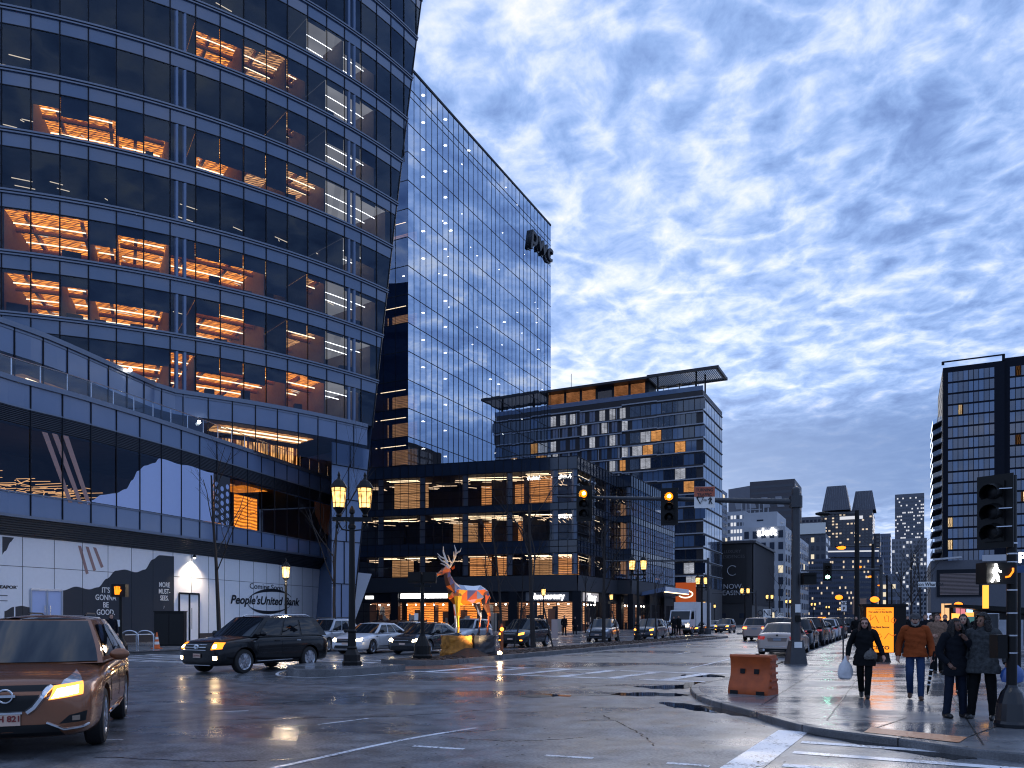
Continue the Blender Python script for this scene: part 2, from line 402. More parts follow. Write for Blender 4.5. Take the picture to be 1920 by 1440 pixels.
# markings, 5 mm above the asphalt
m=MB(); z=.005
def ladder(u0,u1,v0,v1,step):
    gline(m,[S(u0,v0),S(u0,v1)],.26,z); gline(m,[S(u1,v0),S(u1,v1)],.26,z)
    v=min(v0,v1)+.5
    while v<max(v0,v1)-.3:
        gline(m,[S(u0+.15,v),S(u1-.15,v+.45)],.34,z); v+=step
ladder(20.7,23.9,-13.7,-4.6,1.5); ladder(21.0,24.2,-31.2,-17.6,1.4)
gline(m,[S(8.2,-1.62),S(12.2,-1.42)],.42,z)
for u in (11.15,10.25,9.3,8.3): gline(m,[S(u,-1.2),S(u-.1,4.5)],.2,z)
gline(m,smooth_poly([G(380,8.0),G(515,8.71),G(700,10.2),G(800,11.1),G(895,11.9)],4),.09,z)
gline(m,[G(595,12.25),G(690,13.0)],.07,z)
gline(m,[G(775,10.2),G(870,9.95)],.10,z); gline(m,[G(1022,9.5),G(1112,9.3)],.10,z); gline(m,[G(1250,9.0),G(1330,8.8)],.10,z)
gline(m,[G(198,10.7),G(231,10.72)],.06,z); gline(m,[G(402,13.9),G(466,14.1)],.07,z)
for u in range(36,200,9): gline(m,[S(u,-9.4),S(u+3,-9.4)],.12,z)
for u in range(32,200,9): gline(m,[S(u,-24.5),S(u+3,-24.5)],.12,z)
gline(m,[S(26,-13.9),S(68,-12.8)],.08,z)
gline(m,[S(26,-6.3),S(90,-6.2)],.10,z); gline(m,[S(25,-31.0),S(25.6,-18.2)],.4,z)
pts=offs([Vector((*S(u,v)[:2],0)) for u,v in isl],-.28); 
if (pts[6]-S(19.5,-15.7)).length < (Vector((*S(*isl[6])[:2],0))-S(19.5,-15.7)).length: pts=offs([Vector((*S(u,v)[:2],0)) for u,v in isl],.28)
gline(m,pts,.09,z)
struct(m,'road_markings',M_PAINT)
m=MB(); m.quad(*[G(px,d,.003) for px,d in ((730,25.6),(905,26.2),(905,28.6),(735,27.0))]); struct(m,'brick_strip',M_BRICKSTRIP)
# resurfaced patch, puddles along the kerb, gratings
m=MB()
pp=smooth_poly([G(560,11.4,.002),G(820,11.2,.002),G(1130,13.1,.002),G(1262,14.9,.002),G(1400,12.6,.002),G(1500,11.1,.002),G(1400,8.8,.002),G(1200,7.2,.002),G(700,7.2,.002)],3,True)
m.add([tuple(p) for p in pp],[tuple(range(len(pp)))[::-1]]); struct(m,'asphalt_patch',M_ASPH2)
def blob(cpts, z, jag=.12, seed=1):
    rr=random.Random(seed); pp=smooth_poly([Vector(p) for p in cpts],7,True)
    return [(p.x+rr.uniform(-jag,jag)*.6,p.y+rr.uniform(-jag,jag),z) for p in pp]
m=MB()
for i,cp in enumerate([[(1240,15.6),(1300,15.1),(1420,13.6),(1480,12.6),(1430,13.0),(1330,13.9),(1265,14.6)],
    [(1245,18.4),(1300,18.9),(1345,19.8),(1300,20.6),(1270,19.6),(1190,19.2)],
    [(1150,17.0),(1210,16.8),(1290,16.9),(1250,17.5),(1180,17.6)],
    [(1480,12.3),(1560,11.2),(1680,10.3),(1820,9.5),(1780,9.3),(1640,10.1),(1520,11.2)],
    [(980,17.0),(1040,16.7),(1075,16.9),(1020,17.25)], [(1280,22.5),(1360,22.2),(1340,23.2),(1290,23.3)]]):
    b=blob([G(px,d) for px,d in cp],.004,.10,i+3); m.add(b,[tuple(range(len(b)))])
struct(m,'puddles',M_PUD)
m=MB()
for px,d,r in ((1075,15.1,.0),(1005,16.8,.33),(760,27.5,.0),(1270,29,.33),(1640,14.6,.0)):
    if r:
        c=G(px,d,.006); m.lathe([(r,0),(r*.98,.004)],(c.x,c.y,.004),20); 
        for k in range(6): m.lathe([(r*.1+.02,.004),(r*.1,.008)],(c.x+r*.6*cos(k),c.y+r*.6*sin(k),.004),6)
struct(m,'manhole_covers',mat('cast_iron',(.03,.03,.03),.35,.6,bump=.5,bscale=30))

# tar seams and cracks in the asphalt
m=MB(); rs=random.Random(12)
for pts in (((300,12.6),(520,13.0),(760,13.4),(960,14.6)),((60,13.4),(240,13.9),(470,14.9),(690,16.9)),((820,11.0),(960,10.6),(1090,10.9)),((900,17.3),(1080,16.9),(1230,17.2)),((180,9.4),(420,9.1),(640,9.5)),((1130,13.4),(1190,11.6),(1230,10.2)),((700,20.2),(960,19.6),(1200,20.4))):
    q=smooth_poly([G(a,b) for a,b in pts],9); q=[p+Vector((rs.uniform(-.03,.03),rs.uniform(-.05,.05),0)) for p in q]; gline(m,q,.028,.0035)
struct(m,'tar_seams',mat('tar',(.008,.008,.009),.25,rvar=.1))
# leaves and grit scattered on the wet ground
m=MB()
for i in range(260):
    px=rs.uniform(650,1890); d=rs.uniform(8.6,24); z=.006 if toS(G(px,d))[1]<-4.6 or toS(G(px,d))[0]<10.4 else SW+.008
    c=G(px,d,z); a=rs.uniform(0,6); s=rs.uniform(.012,.035); m.quad(*[(c.x+s*cos(a+k*pi/2)*(1 if k%2 else .6),c.y+s*sin(a+k*pi/2)*(1 if k%2 else .6),z+.004*(k%2)) for k in range(4)])
struct(m,'leaf_litter',mat('leaf_dark',(.02,.014,.010),.6),kind='stuff')

# joints between the kerb stones
m=MB(); acc=0
for p0,p1 in zip(outer,outer[1:]):
    L_=(p1-p0).length; acc+=L_
    if acc>1.5 and L_<8:
        acc=0; t=(p1-p0).normalized(); nn=Vector((t.y,-t.x,0))*side; c=p0
        m.bar((c.x-nn.x*.010,c.y-nn.y*.010,SW+.001),(c.x+nn.x*.16,c.y+nn.y*.16,SW+.001),.014,.014); m.bar((c.x-nn.x*.004,c.y-nn.y*.004,.0),(c.x-nn.x*.004,c.y-nn.y*.004,SW),.014,.014)
struct(m,'kerb_joints',MATS['joint_dark'])
# ---------------------------------------------------------------- left building
class Path:
    def __init__(s, pts, step=.25):
        s.p=[Vector((p[0],p[1],0)) for p in pts]; s.c=[0]
        for a,b in zip(s.p,s.p[1:]): s.c.append(s.c[-1]+(b-a).length)
        s.L=s.c[-1]
    def at(s, t):
        t0=t; t=max(0,min(s.L-1e-6,t)); i=0
        lo,hi=0,len(s.c)-1
        while hi-lo>1:
            md=(lo+hi)//2
            if s.c[md]<=t: lo=md
            else: hi=md
        d=(s.p[lo+1]-s.p[lo]).normalized()
        return s.p[lo]+d*(t0-s.c[lo] if t0<0 or t0>=s.L else t-s.c[lo]), d
    def pt(s, t, z, off=0):
        p,d=s.at(t); i=max(0,min(s.L,t)); d2=(s.at(min(s.L,i+.4))[0]-s.at(max(0,i-.4))[0]).normalized()
        n=Vector((d2.y,-d2.x,0)); return Vector((p.x+n.x*off,p.y+n.y*off,z))
    def of_px(s, px):
        best=None
        lo,hi=0,s.L
        f=lambda t:(lambda p:960+F*p.x/p.y-px)(s.at(t)[0])
        for _ in range(50):
            md=(lo+hi)/2
            if f(md)<0: lo=md
            else: hi=md
        return lo
    def zof(s, px, py): return CH+(HZ-py)/F*s.at(s.of_px(px))[0].y
# tower curve
tp=[]; p=Vector((-35,54,0)); ss=0
th=lambda q: radians(16+1.3*q if q>0 else 16+.5*q)
for i in range(160): tp.append(p.copy()); p=p+Vector((cos(th(i*.25)),sin(th(i*.25)),0))*.25
q=Vector((-35,54,0)); pre=[]
for i in range(1,100): q=q-Vector((cos(th(-i*.25)),sin(th(-i*.25)),0))*.25; pre.append(q.copy())
TP=Path(pre[::-1]+tp)
def send(z):                                    # where the leaning end of the tower lies at height z
    r=-.2045+z/59*.0875
    return TP.of_px(960+F*r)
BAY=1.77
LB=thing('curved_office_building','curved dark blue glass office building with orange lit floors above a white hoarding','building',(-30,60,0))
def solid_top(mb,path,z,off0,off1,t0,t1,m=0,step=1.0,flip=False):
    n=max(2,int((t1-t0)/step)); a=[path.pt(t0+(t1-t0)*i/n,z,off0) for i in range(n+1)]; b=[path.pt(t0+(t1-t0)*i/n,z,off1) for i in range(n+1)]
    mb.strip(a,b,m) if not flip else mb.strip(b,a,m)
def wall_band(mb,path,z0,z1,off,t0,t1,m=0,step=.9):
    n=max(1,int((t1-t0)/step)); ts=[t0+(t1-t0)*i/n for i in range(n+1)]
    mb.strip([path.pt(t,z0,off) for t in ts],[path.pt(t,z1,off) for t in ts],m)
def ledge(mb,path,z,h,o0,o1,t0,t1,m=0):         # projecting band, closed section
    n=max(1,int((t1-t0)/.9)); ts=[t0+(t1-t0)*i/n for i in range(n+1)]
    A=[path.pt(t,z-h/2,o1) for t in ts]; B=[path.pt(t,z+h/2,o1) for t in ts]; C=[path.pt(t,z+h/2,o0) for t in ts]; D=[path.pt(t,z-h/2,o0) for t in ts]
    mb.strip(A,B,m); mb.strip(B,C,m); mb.strip(D,A,m)
    k=len(mb.v); mb.add([A[-1],B[-1],C[-1],D[-1]],[(0,3,2,1)],m)
FL=[18.4+4.2*k for k in range(11)]
win=[]; mull=MB(); 
for k in range(10):
    z0,z1=FL[k],FL[k+1]; zs=z1-1.12
    t1=send((z0+z1)/2)
    l=MB(); ledge(l,TP,z1+.09,.12,-.1,.16,0,send(z1)+.1); ledge(l,TP,z1-.10,.10,-.1,.12,0,send(z1)+.08); ledge(l,TP,z1-.005,.09,-.1,.03,0,send(z1))
    l.build('floor_ledge',M_LEDGE,LB)
    sp=MB(); i=0
    while True:
        a=i*BAY; b=(i+1)*BAY
        e0,e1=send(z0),send(z1)
        if a>e1: break
        es,em=send(zs),send(zs)
        sp.quad(TP.pt(min(a,es),zs,0),TP.pt(min(b,es),zs,0),TP.pt(min(b,e1),z1-.05,0),TP.pt(min(a,e1),z1-.05,0))
        if a<es: win.append(([ (TP.pt(a,z0+.14,0),TP.pt(min(b,send(z0+.14)) if b>e0 else b,z0+.14,0),TP.pt(min(b,es),zs,0),TP.pt(a,zs,0)) ],M_GLASS))
        if a<e1-.2:
            lean=.0
            mull.bar(TP.pt(a,z0+.1,.03),TP.pt(a,z1-.1,.03),.055,.10)
        i+=1
    wall_band(mull,TP,zs-.035,zs+.035,.025,0,send(zs))
    mull.bar(TP.pt(send(z0),z0,.02),TP.pt(send(z1),z1,.02),.09,.12)
    sp.build('spandrel_band',M_SPAND,LB)
    # interior: floor slab, ceiling, back wall
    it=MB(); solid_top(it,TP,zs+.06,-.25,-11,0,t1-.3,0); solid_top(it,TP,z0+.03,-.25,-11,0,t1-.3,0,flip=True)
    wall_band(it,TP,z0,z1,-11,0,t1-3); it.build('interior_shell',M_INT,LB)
# solid end and back of the tower
e=MB(); BK=Vector((-52,112,0)); B2=Vector((-80,60,0))
zz=[0]+FL
for a,b in zip(zz,zz[1:]):
    pa,pb=TP.pt(send(a),a,-.02),TP.pt(send(b),b,-.02)
    e.quad(pa,Vector((BK.x,BK.y,a)),Vector((BK.x,BK.y,b)),pb)
e.add([TP.pt(t,FL[-1],0) for t in [0,10,20,25,30,35,40,45,50,send(FL[-1])]]+[(BK.x,BK.y,FL[-1]),(B2.x,B2.y,FL[-1])],[tuple(range(12))])
e.quad((BK.x,BK.y,0),(B2.x,B2.y,0),(B2.x,B2.y,FL[-1]),(BK.x,BK.y,FL[-1]))
e.build('rear_wall',M_SPAND,LB)
# columns behind the glass
tc0=TP.of_px(338); 
for k in range(10):
    for t in (tc0-20*.885,tc0,tc0+8*BAY):
        for dd in (-.28,.28): c=MB(); c.bar(TP.pt(t+dd,FL[k]+.16,.0),TP.pt(t+dd,FL[k+1]-1.16,.0),.30,.03); c.build('column_cover',M_COLCOV,LB)
# lit ceilings
LIT=[(4,82,232,.48,'W'),(4,232,322,.66,'W'),(4,345,455,.74,'W'),(4,455,542,.82,'V'),(4,542,604,.30,'V'),
 (2,28,178,.06,'W'),(2,178,225,.72,'W'),(2,225,320,.40,'W'),(2,343,500,.46,'W'),(2,500,545,.82,'V'),(2,570,604,.30,'V'),
 (1,22,110,.26,'W'),(1,110,170,.34,'W'),(1,170,318,.58,'W'),(1,365,492,.46,'W'),(1,535,604,.30,'V'),
 (0,165,320,.50,'W'),(0,340,362,.15,'W'),(0,362,525,.50,'W'),(0,530,604,.18,'W'),
 (6,360,470,.40,'W'),(6,470,540,.20,'V'),(6,540,585,.40,'V'),(6,612,705,.25,'N'),(5,545,585,.55,'V'),(5,615,700,.45,'N'),
 (7,590,640,.2,'N'),(7,640,705,.4,'N'),(3,640,705,.6,'N'),(4,612,720,.12,'N'),(1,612,720,.15,'N'),(2,605,720,.12,'N'),(0,612,690,.2,'N')]
rl=random.Random(11); M_BLIND=mat('roller_blind',(.03,.036,.05),.6,noise=.2)
for k,a,b,bl,ty in LIT:
    nb=lambda px:round(TP.of_px(px)/BAY)*BAY
    t0,t1=nb(a),nb(b); tmax=send(FL[k])-.5
    if t1>tmax: t1=tmax
    z=FL[k+1]-1.10; zf=FL[k]+.06; dp=13 if ty=='W' else 7
    cm={'W':M_WOOD,'V':M_WOOD2,'N':M_ROOMW}[ty]; w_={'W':M_WOODW,'V':M_ROOM,'N':M_ROOMW}[ty]
    m=MB(); solid_top(m,TP,z,-.3,-dp,t0+.05,t1-.05); m.build('lit_ceiling',cm,LB)
    m=MB(); wall_band(m,TP,zf,z,-dp+.1,t0+.05,t1-.05)
    m.build('lit_room_wall',w_,LB)
    for t in (t0+.06,t1-.06): m=MB(); m.quad(TP.pt(t,zf,-.3),TP.pt(t,zf,-dp),TP.pt(t,z,-dp),TP.pt(t,z,-.3)); m.build('room_partition',M_PART,LB)
    m=MB(); n=int(round((t1-t0)/BAY)); zt=z+.05; zw=zt-zf
    for i in range(max(1,n)):
        f=max(.0,bl-.08+rl.choice((0,0,.0,-.08,.08)))
        if f<.05: continue
        m.quad(TP.pt(t0+i*BAY+.03,zt-zw*f,-.14),TP.pt(min(t1,t0+(i+1)*BAY)-.03,zt-zw*f,-.14),TP.pt(min(t1,t0+(i+1)*BAY)-.03,zt,-.14),TP.pt(t0+i*BAY+.03,zt,-.14))
    m.build('roller_blinds',M_BLIND,LB)
    m=MB()
    for j in range(4 if ty=='W' else 2):
        dd=1.4+(dp-2)*.27*j; pts=[TP.pt(t0+.3+(t1-t0-.6)*i/6,z-.42,-dd) for i in range(7)]; m.tube(pts,.045 if ty!='N' else .03,4)
    m.build('light_strip',M_TUBE if ty!='N' else M_TUBEW,LB)
    if ty!='N':
        m=MB(); t=t0+1.3
        while t<t1-.3:
            m.bar(TP.pt(t,z-.16,-.6),TP.pt(t,z-.16,-dp+.2),.22,.30); t+=BAY*2
        for dd in (2.3,5.6): m.tube([TP.pt(t0+.2+(t1-t0-.4)*i/6,z-.50,-dd) for i in range(7)],.17,8)
        m.build('ceiling_beams',M_BEAM,LB)
    m=MB(); t=t0+.6
    while t<t1-.8:                      # desks and partitions
        if rl.random()<.7: m.box(TP.pt(t,zf+.55,-rl.uniform(1,4)),(rl.uniform(.5,1.4),.5,rl.uniform(.7,1.5)),rz=.5)
        t+=rl.uniform(.9,2.0)
    if m.v: m.build('office_furniture',M_INT,LB)['kind']='stuff'
# faint fittings on the dark floors
m=MB()
for k in range(10):
    for i in range(26):
        t=rl.uniform(8,send(FL[k])-1); dd=rl.uniform(3,9)
        a=TP.pt(t,FL[k+1]-1.3,-dd); b=TP.pt(t+rl.choice((.9,1.4,.2)),FL[k+1]-1.3,-dd-.2)
        m.bar(a,b,.05,.04)
m.build('ceiling_fittings',emis('dim_fitting',(1,.75,.5),.7),LB)['kind']='stuff'
# ---- terrace storey 14.6 - 18.4
tj=TP.of_px(330)
left=[(960+0,0)]
qp=[G(-160,40.0),G(-80,42.0),G(0,44.2),G(95,47.1),G(222,52.7),G(290,56.4)]
qq=[Vector(p) for p in smooth_poly(qp,6)]
t=tj
while t<send(16): qq.append(TP.pt(t,0,.25)); t+=.5
QP=Path(qq); qe=QP.L
m=MB(); ledge(m,QP,18.4,.3,-.5,.12,0,qe); ledge(m,QP,18.12,.1,-.3,.04,0,qe); m.build('terrace_ledge',M_LEDGE,LB)
m=MB(); wall_band(m,QP,16.7,18.3,0,0,qe); m.build('terrace_spandrel',M_SPAND2,LB)
m=MB(); poly=[QP.pt(qe*i/40,18.3,-.1) for i in range(41)]
m.strip(poly,[TP.pt(min(send(18)-.2,max(0,TP.of_px(960+F*q.x/q.y))),18.3,-.6) for q in poly]); m.build('terrace_roof',M_CONC,LB)
i=0
while i*BAY<qe:
    t=i*BAY
    mull.bar(QP.pt(t,14.6,.03),QP.pt(t,18.3,.03),.055,.08)
    win.append(([(QP.pt(t,14.75,0),QP.pt(min(qe,t+BAY),14.75,0),QP.pt(min(qe,t+BAY),16.7,0),QP.pt(t,16.7,0))],M_GLASSP if 1 else 0)); i+=1
m=MB(); solid_top(m,QP,16.65,-.1,-9,0,qe-.4); wall_band(m,QP,14.5,16.7,-9,0,qe-.4); m.build('interior_shell',M_INT,LB)
for a,b,d0,mt in ((0,60,3,M_ROOMW),(105,290,2.2,M_ROOM),(410,600,.7,M_WOOD2)):
    t0,t1=QP.of_px(a),QP.of_px(b)
    m=MB(); wall_band(m,QP,14.6,16.2,-d0-3,t0,t1); solid_top(m,QP,16.6,-d0-.3,-d0-3,t0,t1); m.build('lit_room_wall',mt,LB)
    m=MB()
    for j in (0,1): m.tube([QP.pt(t0+.5,16.45,-d0-.5-j*1.1),QP.pt(t1-.5,16.45,-d0-.5-j*1.1)],.05,4)
    m.build('light_strip',M_TUBE,LB)
for px,py in ((237,694),(372,793)):
    t=QP.of_px(px); m=MB(); m.sphere(QP.pt(t,QP.zof(px,py),.3),.13,8,5); m.build('terrace_lamp',M_DOWN,LB)
# ---- podium
pp=[G(-330,31.5),G(-150,37.0),G(0,41.8),G(158,46.3),G(329,53.1),G(470,61.0),G(629,73.9)]
PP=Path(smooth_poly(pp,10)); pe=PP.L
m=MB(); ledge(m,PP,14.6,.28,-.4,.12,0,pe); ledge(m,PP,7.22,.16,-.3,.08,0,pe); ledge(m,PP,13.15,.08,-.1,.06,0,pe); ledge(m,PP,8.5,.08,-.1,.05,0,pe); m.build('podium_ledge',M_LEDGE,LB)
m=MB(); wall_band(m,PP,13.2,14.5,0,0,pe); wall_band(m,PP,7.3,8.48,0,0,pe); m.build('podium_panels',M_SPAND2,LB)
m=MB()
for j in range(9):
    z=12.25+j*.1; wall_band(m,PP,z,z+.06,.02,0,pe); n=60
    solid_top(m,PP,z+.06,.02,-.06,0,pe); solid_top(m,PP,z,-.06,.02,0,pe)
wall_band(m,PP,12.2,13.2,-.07,0,pe); m.build('louvre_band',mat('louvre',(.03,.036,.05),.45,.4),LB)
m=MB(); solid_top(m,PP,14.5,-.2,-9,0,pe); solid_top(m,PP,14.5,-9,-22,0,pe*.6); m.build('podium_roof',M_CONC,LB)
WP=Path([PP.pt(pe*i/60,0,-.9) for i in range(61)]); we=WP.L
n=60
m=MB()
for j in range(8):
    f0,f1=j/8,(j+1)/8
    for i in range(n):
        a0,a1=pe*i/n,pe*(i+1)/n
        za=7.15-.95*f0; zb=7.15-.95*f1
        m.quad(PP.pt(a0,za,-.05-.8*f0),PP.pt(a1,za,-.05-.8*f0),PP.pt(a1,za-.03,-.05-.8*f1),PP.pt(a0,za-.03,-.05-.8*f1))
        m.quad(PP.pt(a0,za-.03,-.05-.8*f1),PP.pt(a1,za-.03,-.05-.8*f1),PP.pt(a1,zb,-.05-.8*f1),PP.pt(a0,zb,-.05-.8*f1))
m.build('louvred_soffit',mat('soffit',(.022,.026,.034),.45),LB)
m=MB(); wall_band(m,WP,.6,6.25,0,0,we); m.build('hoarding_wall',M_WHITE,LB)
m=MB(); wall_band(m,WP,0,.6,.02,0,we); m.build('plinth_wall',mat('plinth',(.06,.045,.04),.6,noise=.3),LB)
m=MB(); ledge(m,WP,.62,.05,0,.07,WP.of_px(233),WP.of_px(292)); m.build('plinth_sill',M_WHITE,LB)
# end wall of the podium
m=MB(); a=PP.pt(pe,0,0); b=PP.pt(pe,0,-14); m.quad((a.x,a.y,7.2),(b.x,b.y,7.2),(b.x,b.y,14.6),(a.x,a.y,14.6)); a=WP.pt(we,0,0); m.quad((a.x,a.y,0),(b.x,b.y,0),(b.x,b.y,7.2),(a.x,a.y,7.2)); m.build('podium_end_wall',M_SPAND2,LB)
i=0; PB=1.83
off=PP.of_px(57)%PB
def podwin(px): 
    return M_GLASSP
while True:
    t=off+i*PB
    if t>pe: break
    mull.bar(PP.pt(t,7.3,.03),PP.pt(t,14.5,.03),.05,.07)
    t2=min(pe,t+PB)
    win.append(([(PP.pt(t,8.53,0),PP.pt(t2,8.53,0),PP.pt(t2,12.2,0),PP.pt(t,12.2,0))],M_GLASSP)); i+=1
# seams of the hoarding panels
seams=MB(); t=WP.of_px(42)%PB
while t<we: seams.bar(WP.pt(t,.6,.004),WP.pt(t,6.2,.004),.03,.012); t+=PB
for z in (4.55,): wall_band(seams,WP,z-.014,z+.014,.008,0,we)
seams.build('panel_seams',M_MULL,LB)
mull.build('mullion_grid',M_MULL,LB)
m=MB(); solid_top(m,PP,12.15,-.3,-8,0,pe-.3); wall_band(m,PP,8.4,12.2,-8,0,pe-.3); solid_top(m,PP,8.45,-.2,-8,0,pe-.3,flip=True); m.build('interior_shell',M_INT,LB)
for a,b,d0,mt in ((437,475,1.6,M_ROOM2),(478,520,.9,M_WOODW)):
    t0,t1=PP.of_px(a),PP.of_px(b); m=MB(); wall_band(m,PP,8.9,11.5,-d0-1,t0,t1); solid_top(m,PP,12.1,-d0,-d0-3,t0,t1); m.build('lit_room_wall',mt,LB)
m=MB()
for i in range(90):
    px=rl.uniform(0,235); t=PP.of_px(px); z=rl.uniform(8.8,9.9); m.bar(PP.pt(t,z,-2-rl.random()*3),PP.pt(t+rl.uniform(.2,.9),z+rl.uniform(-.1,.1),-2-rl.random()*3),.04,.03)
m.build('interior_glints',emis('warm_glint',(1,.5,.2),.6),LB)['kind']='stuff'
# window graphics: stripes, pale wave, dotted panel, rust disc
def onpath(path,px,py,off): return path.pt(path.of_px(px),path.zof(px,py),off)
def between(path,top,bot,off,mt,name,px0,px1,step=1.5):
    def itp(tb,x):
        for (a,ya),(b,yb) in zip(tb,tb[1:]):
            if a<=x<=b:
                s=(x-a)/(b-a); s=s*s*(3-2*s) if len(tb)>3 else s
                return ya+(yb-ya)*s
        return tb[-1][1] if x>tb[-1][0] else tb[0][1]
    xs=[px0+(px1-px0)*i/int((px1-px0)/step) for i in range(int((px1-px0)/step)+1)]
    m=MB(); m.strip([onpath(path,x,itp(bot,x),off) for x in xs],[onpath(path,x,itp(top,x),off) for x in xs])
    return m.build(name,mt,LB)
for x0,x1 in ((78,128),(97,147),(117,163)):
    m=MB(); w=11
    m.quad(onpath(PP,x1,942+ (x1-128)*.12,.012),onpath(PP,x1+w-3,943+(x1-128)*.12,.012),onpath(PP,x0+w,812+(x0-78)*.16,.012),onpath(PP,x0,809+(x0-78)*.16,.012)); m.build('window_stripe',M_PINK,LB)
bz=lambda px:PP.zof(px,0) 
b8=[(x,HZ-(8.58-CH)*F/PP.at(PP.of_px(x))[0].y) for x in range(160,402,8)]
t12=lambda x:HZ-(12.15-CH)*F/PP.at(PP.of_px(x))[0].y
between(PP,[(163,946),(172,938),(190,928),(216,925),(236,917),(248,900),(258,883),(272,873),(290,868),(298,t12(298)),(345,t12(345)),(400,t12(400))],b8,.012,M_BLUEP,'wave_graphic',163,400)
d12=[(x,t12(x)+1) for x in range(398,440,4)]; d8=[(x,HZ-(8.6-CH)*F/PP.at(PP.of_px(x))[0].y) for x in range(398,440,4)]
between(PP,d12,d8,.012,M_INKD,'dotted_panel',401,431)
m=MB()
for r in range(7):
    for c in range(3):
        x=406+c*10; y=908+r*13.5+c*2.5+(6 if c==1 else 0)
        if y<988:
            q=onpath(PP,x,y,.022); tt=PP.at(PP.of_px(x))[1]; rad=.19
            vs=[(q.x+tt.x*rad*cos(a*pi/6),q.y+tt.y*rad*cos(a*pi/6),q.z+rad*sin(a*pi/6)) for a in range(12)]
            m.add(vs,[tuple(range(12))])
m.build('panel_dots',M_BLUEP,LB)
r12=[(x,t12(x)+1) for x in range(588,632,4)]
between(PP,r12,[(588,943),(592,968),(600,985),(610,999),(620,1011),(628,1017)],.012,M_RUST,'rust_disc_graphic',589,628)
# hoarding mural: dark hills, taupe bars, lettering
between(WP,[(94,1129),(111,1111),(118,1107),(142,1100),(167,1105),(184,1101),(200,1085),(217,1070),(233,1068),(255,1073),(271,1068),(286,1049),(299,1041),(326,1043)],
        [(94,1192),(326,1192)],.012,M_INKD,'mural_hills',94,326)
between(WP,[(8,1146),(25,1138),(40,1136),(58,1139),(72,1141),(94,1138)],[(8,1200),(94,1200)],.012,M_INKD,'mural_hills',8,93.9)
between(WP,[(-60,1000),(26,1008)],[(-60,1062),(0,1044),(10,1033),(20,1016),(26,1009)],.012,M_INKD,'mural_cloud',-60,26)
for x in (146,160,174):
    k=(x-146)/14; m=MB(); m.quad(onpath(WP,x+15,1077-6*k,.012),onpath(WP,x+20,1075-6*k,.012),onpath(WP,x+6,1024+1.5*k,.012),onpath(WP,x,1023+1.5*k,.012)); m.build('mural_bar',M_PINK,LB)
def wtext(body,px,py,h,mt,**kw):
    t=WP.of_px(px); d=(WP.at(t+.5)[0]-WP.at(t-.5)[0]); pos=onpath(WP,px,py,.02); dep=pos.y
    return text('lettering',body,LB,pos,d,(0,0,1),h*dep/F,mt,**kw)
for i,w in enumerate(("IT'S","GONNA","BE","GOOD.")): wtext(w,198,1107+i*13.8,14.5,M_SIGNW,bold=.006,width=.86)
for i,w in enumerate(("MORE","MUST-","SEES.")): wtext(w,308,1097+i*12.4,13,M_SIGNW,bold=.006,width=.8)
for i in range(2): wtext('-------',308,1152+i*5,7,M_SIGNW,bold=.02,width=.85)
wtext('/',307,1139,8,M_SIGNW)
wtext('S SEAPORT',12,1101,8,M_INK,bold=.01,width=1.3); wtext('------',6,1116,5,M_INK,bold=.01,width=1.6); wtext('------',6,1126,5,M_INK,bold=.01,width=1.6)
wtext('Coming Soon',500,1101,14,M_INK,width=1.42,bold=.004)
wtext("People'sUnited Bank",500,1127,21,M_INK,shear=.25,bold=.025,width=1.27)
m=MB(); t0=WP.of_px(508); dd=WP.at(t0)[1]; c=WP.pt(t0,WP.zof(508,1127.5),.02); A=(WP.of_px(548)-WP.of_px(464))/2; B=.92; tl=.10
for a0,a1 in ((20,165),(190,330)):
    lo=[];hi=[]
    for j in range(31):
        a=radians(a0+(a1-a0)*j/30); w=.03+.10*sin(pi*j/30)**2
        f=lambda ra,rb:(lambda x,y:(c.x+dd.x*x,c.y+dd.y*x,c.z+y+x*tl*.35))(ra*cos(a),rb*sin(a))
        lo.append(f(A-w,B-w)); hi.append(f(A+w,B+w))
    m.strip(lo,hi)
m.build('logo_swoosh',M_INK,LB)
# doors
def door(px0,px1,pyt,mtf,mtp,nm='entrance_door'):
    t0,t1=WP.of_px(px0),WP.of_px(px1); zt=WP.zof((px0+px1)/2,pyt); m=MB(); f=.09
    for t in (t0,t1): m.bar(WP.pt(t,.12,.05),WP.pt(t,zt,.05),.09,f)
    tm=(t0+t1)/2
    m.bar(WP.pt(tm,.12,.05),WP.pt(tm,zt,.05),.12,f); m.bar(WP.pt(t0,zt,.05),WP.pt(t1,zt,.05),.09,.12)
    o=m.build(nm,mtf,LB)
    for a,b in ((t0,tm),(tm,t1)):
        m=MB(); m.quad(WP.pt(a,.12,.03),WP.pt(b,.12,.03),WP.pt(b,zt,.03),WP.pt(a,zt,.03)); m.build('door_pane',mtp,o)
    m=MB()
    for s_ in (-.16,.16): m.tube([WP.pt(tm+s_,.9,.13),WP.pt(tm+s_,2.4,.13)],.022,6)
    m.build('door_handle',M_STEEL,o)
door(57,115,1106,mat('pale_frame',(.55,.58,.64),.4,.3),M_BLUEP)
door(335,372,1113,M_MULL,M_WHITE)
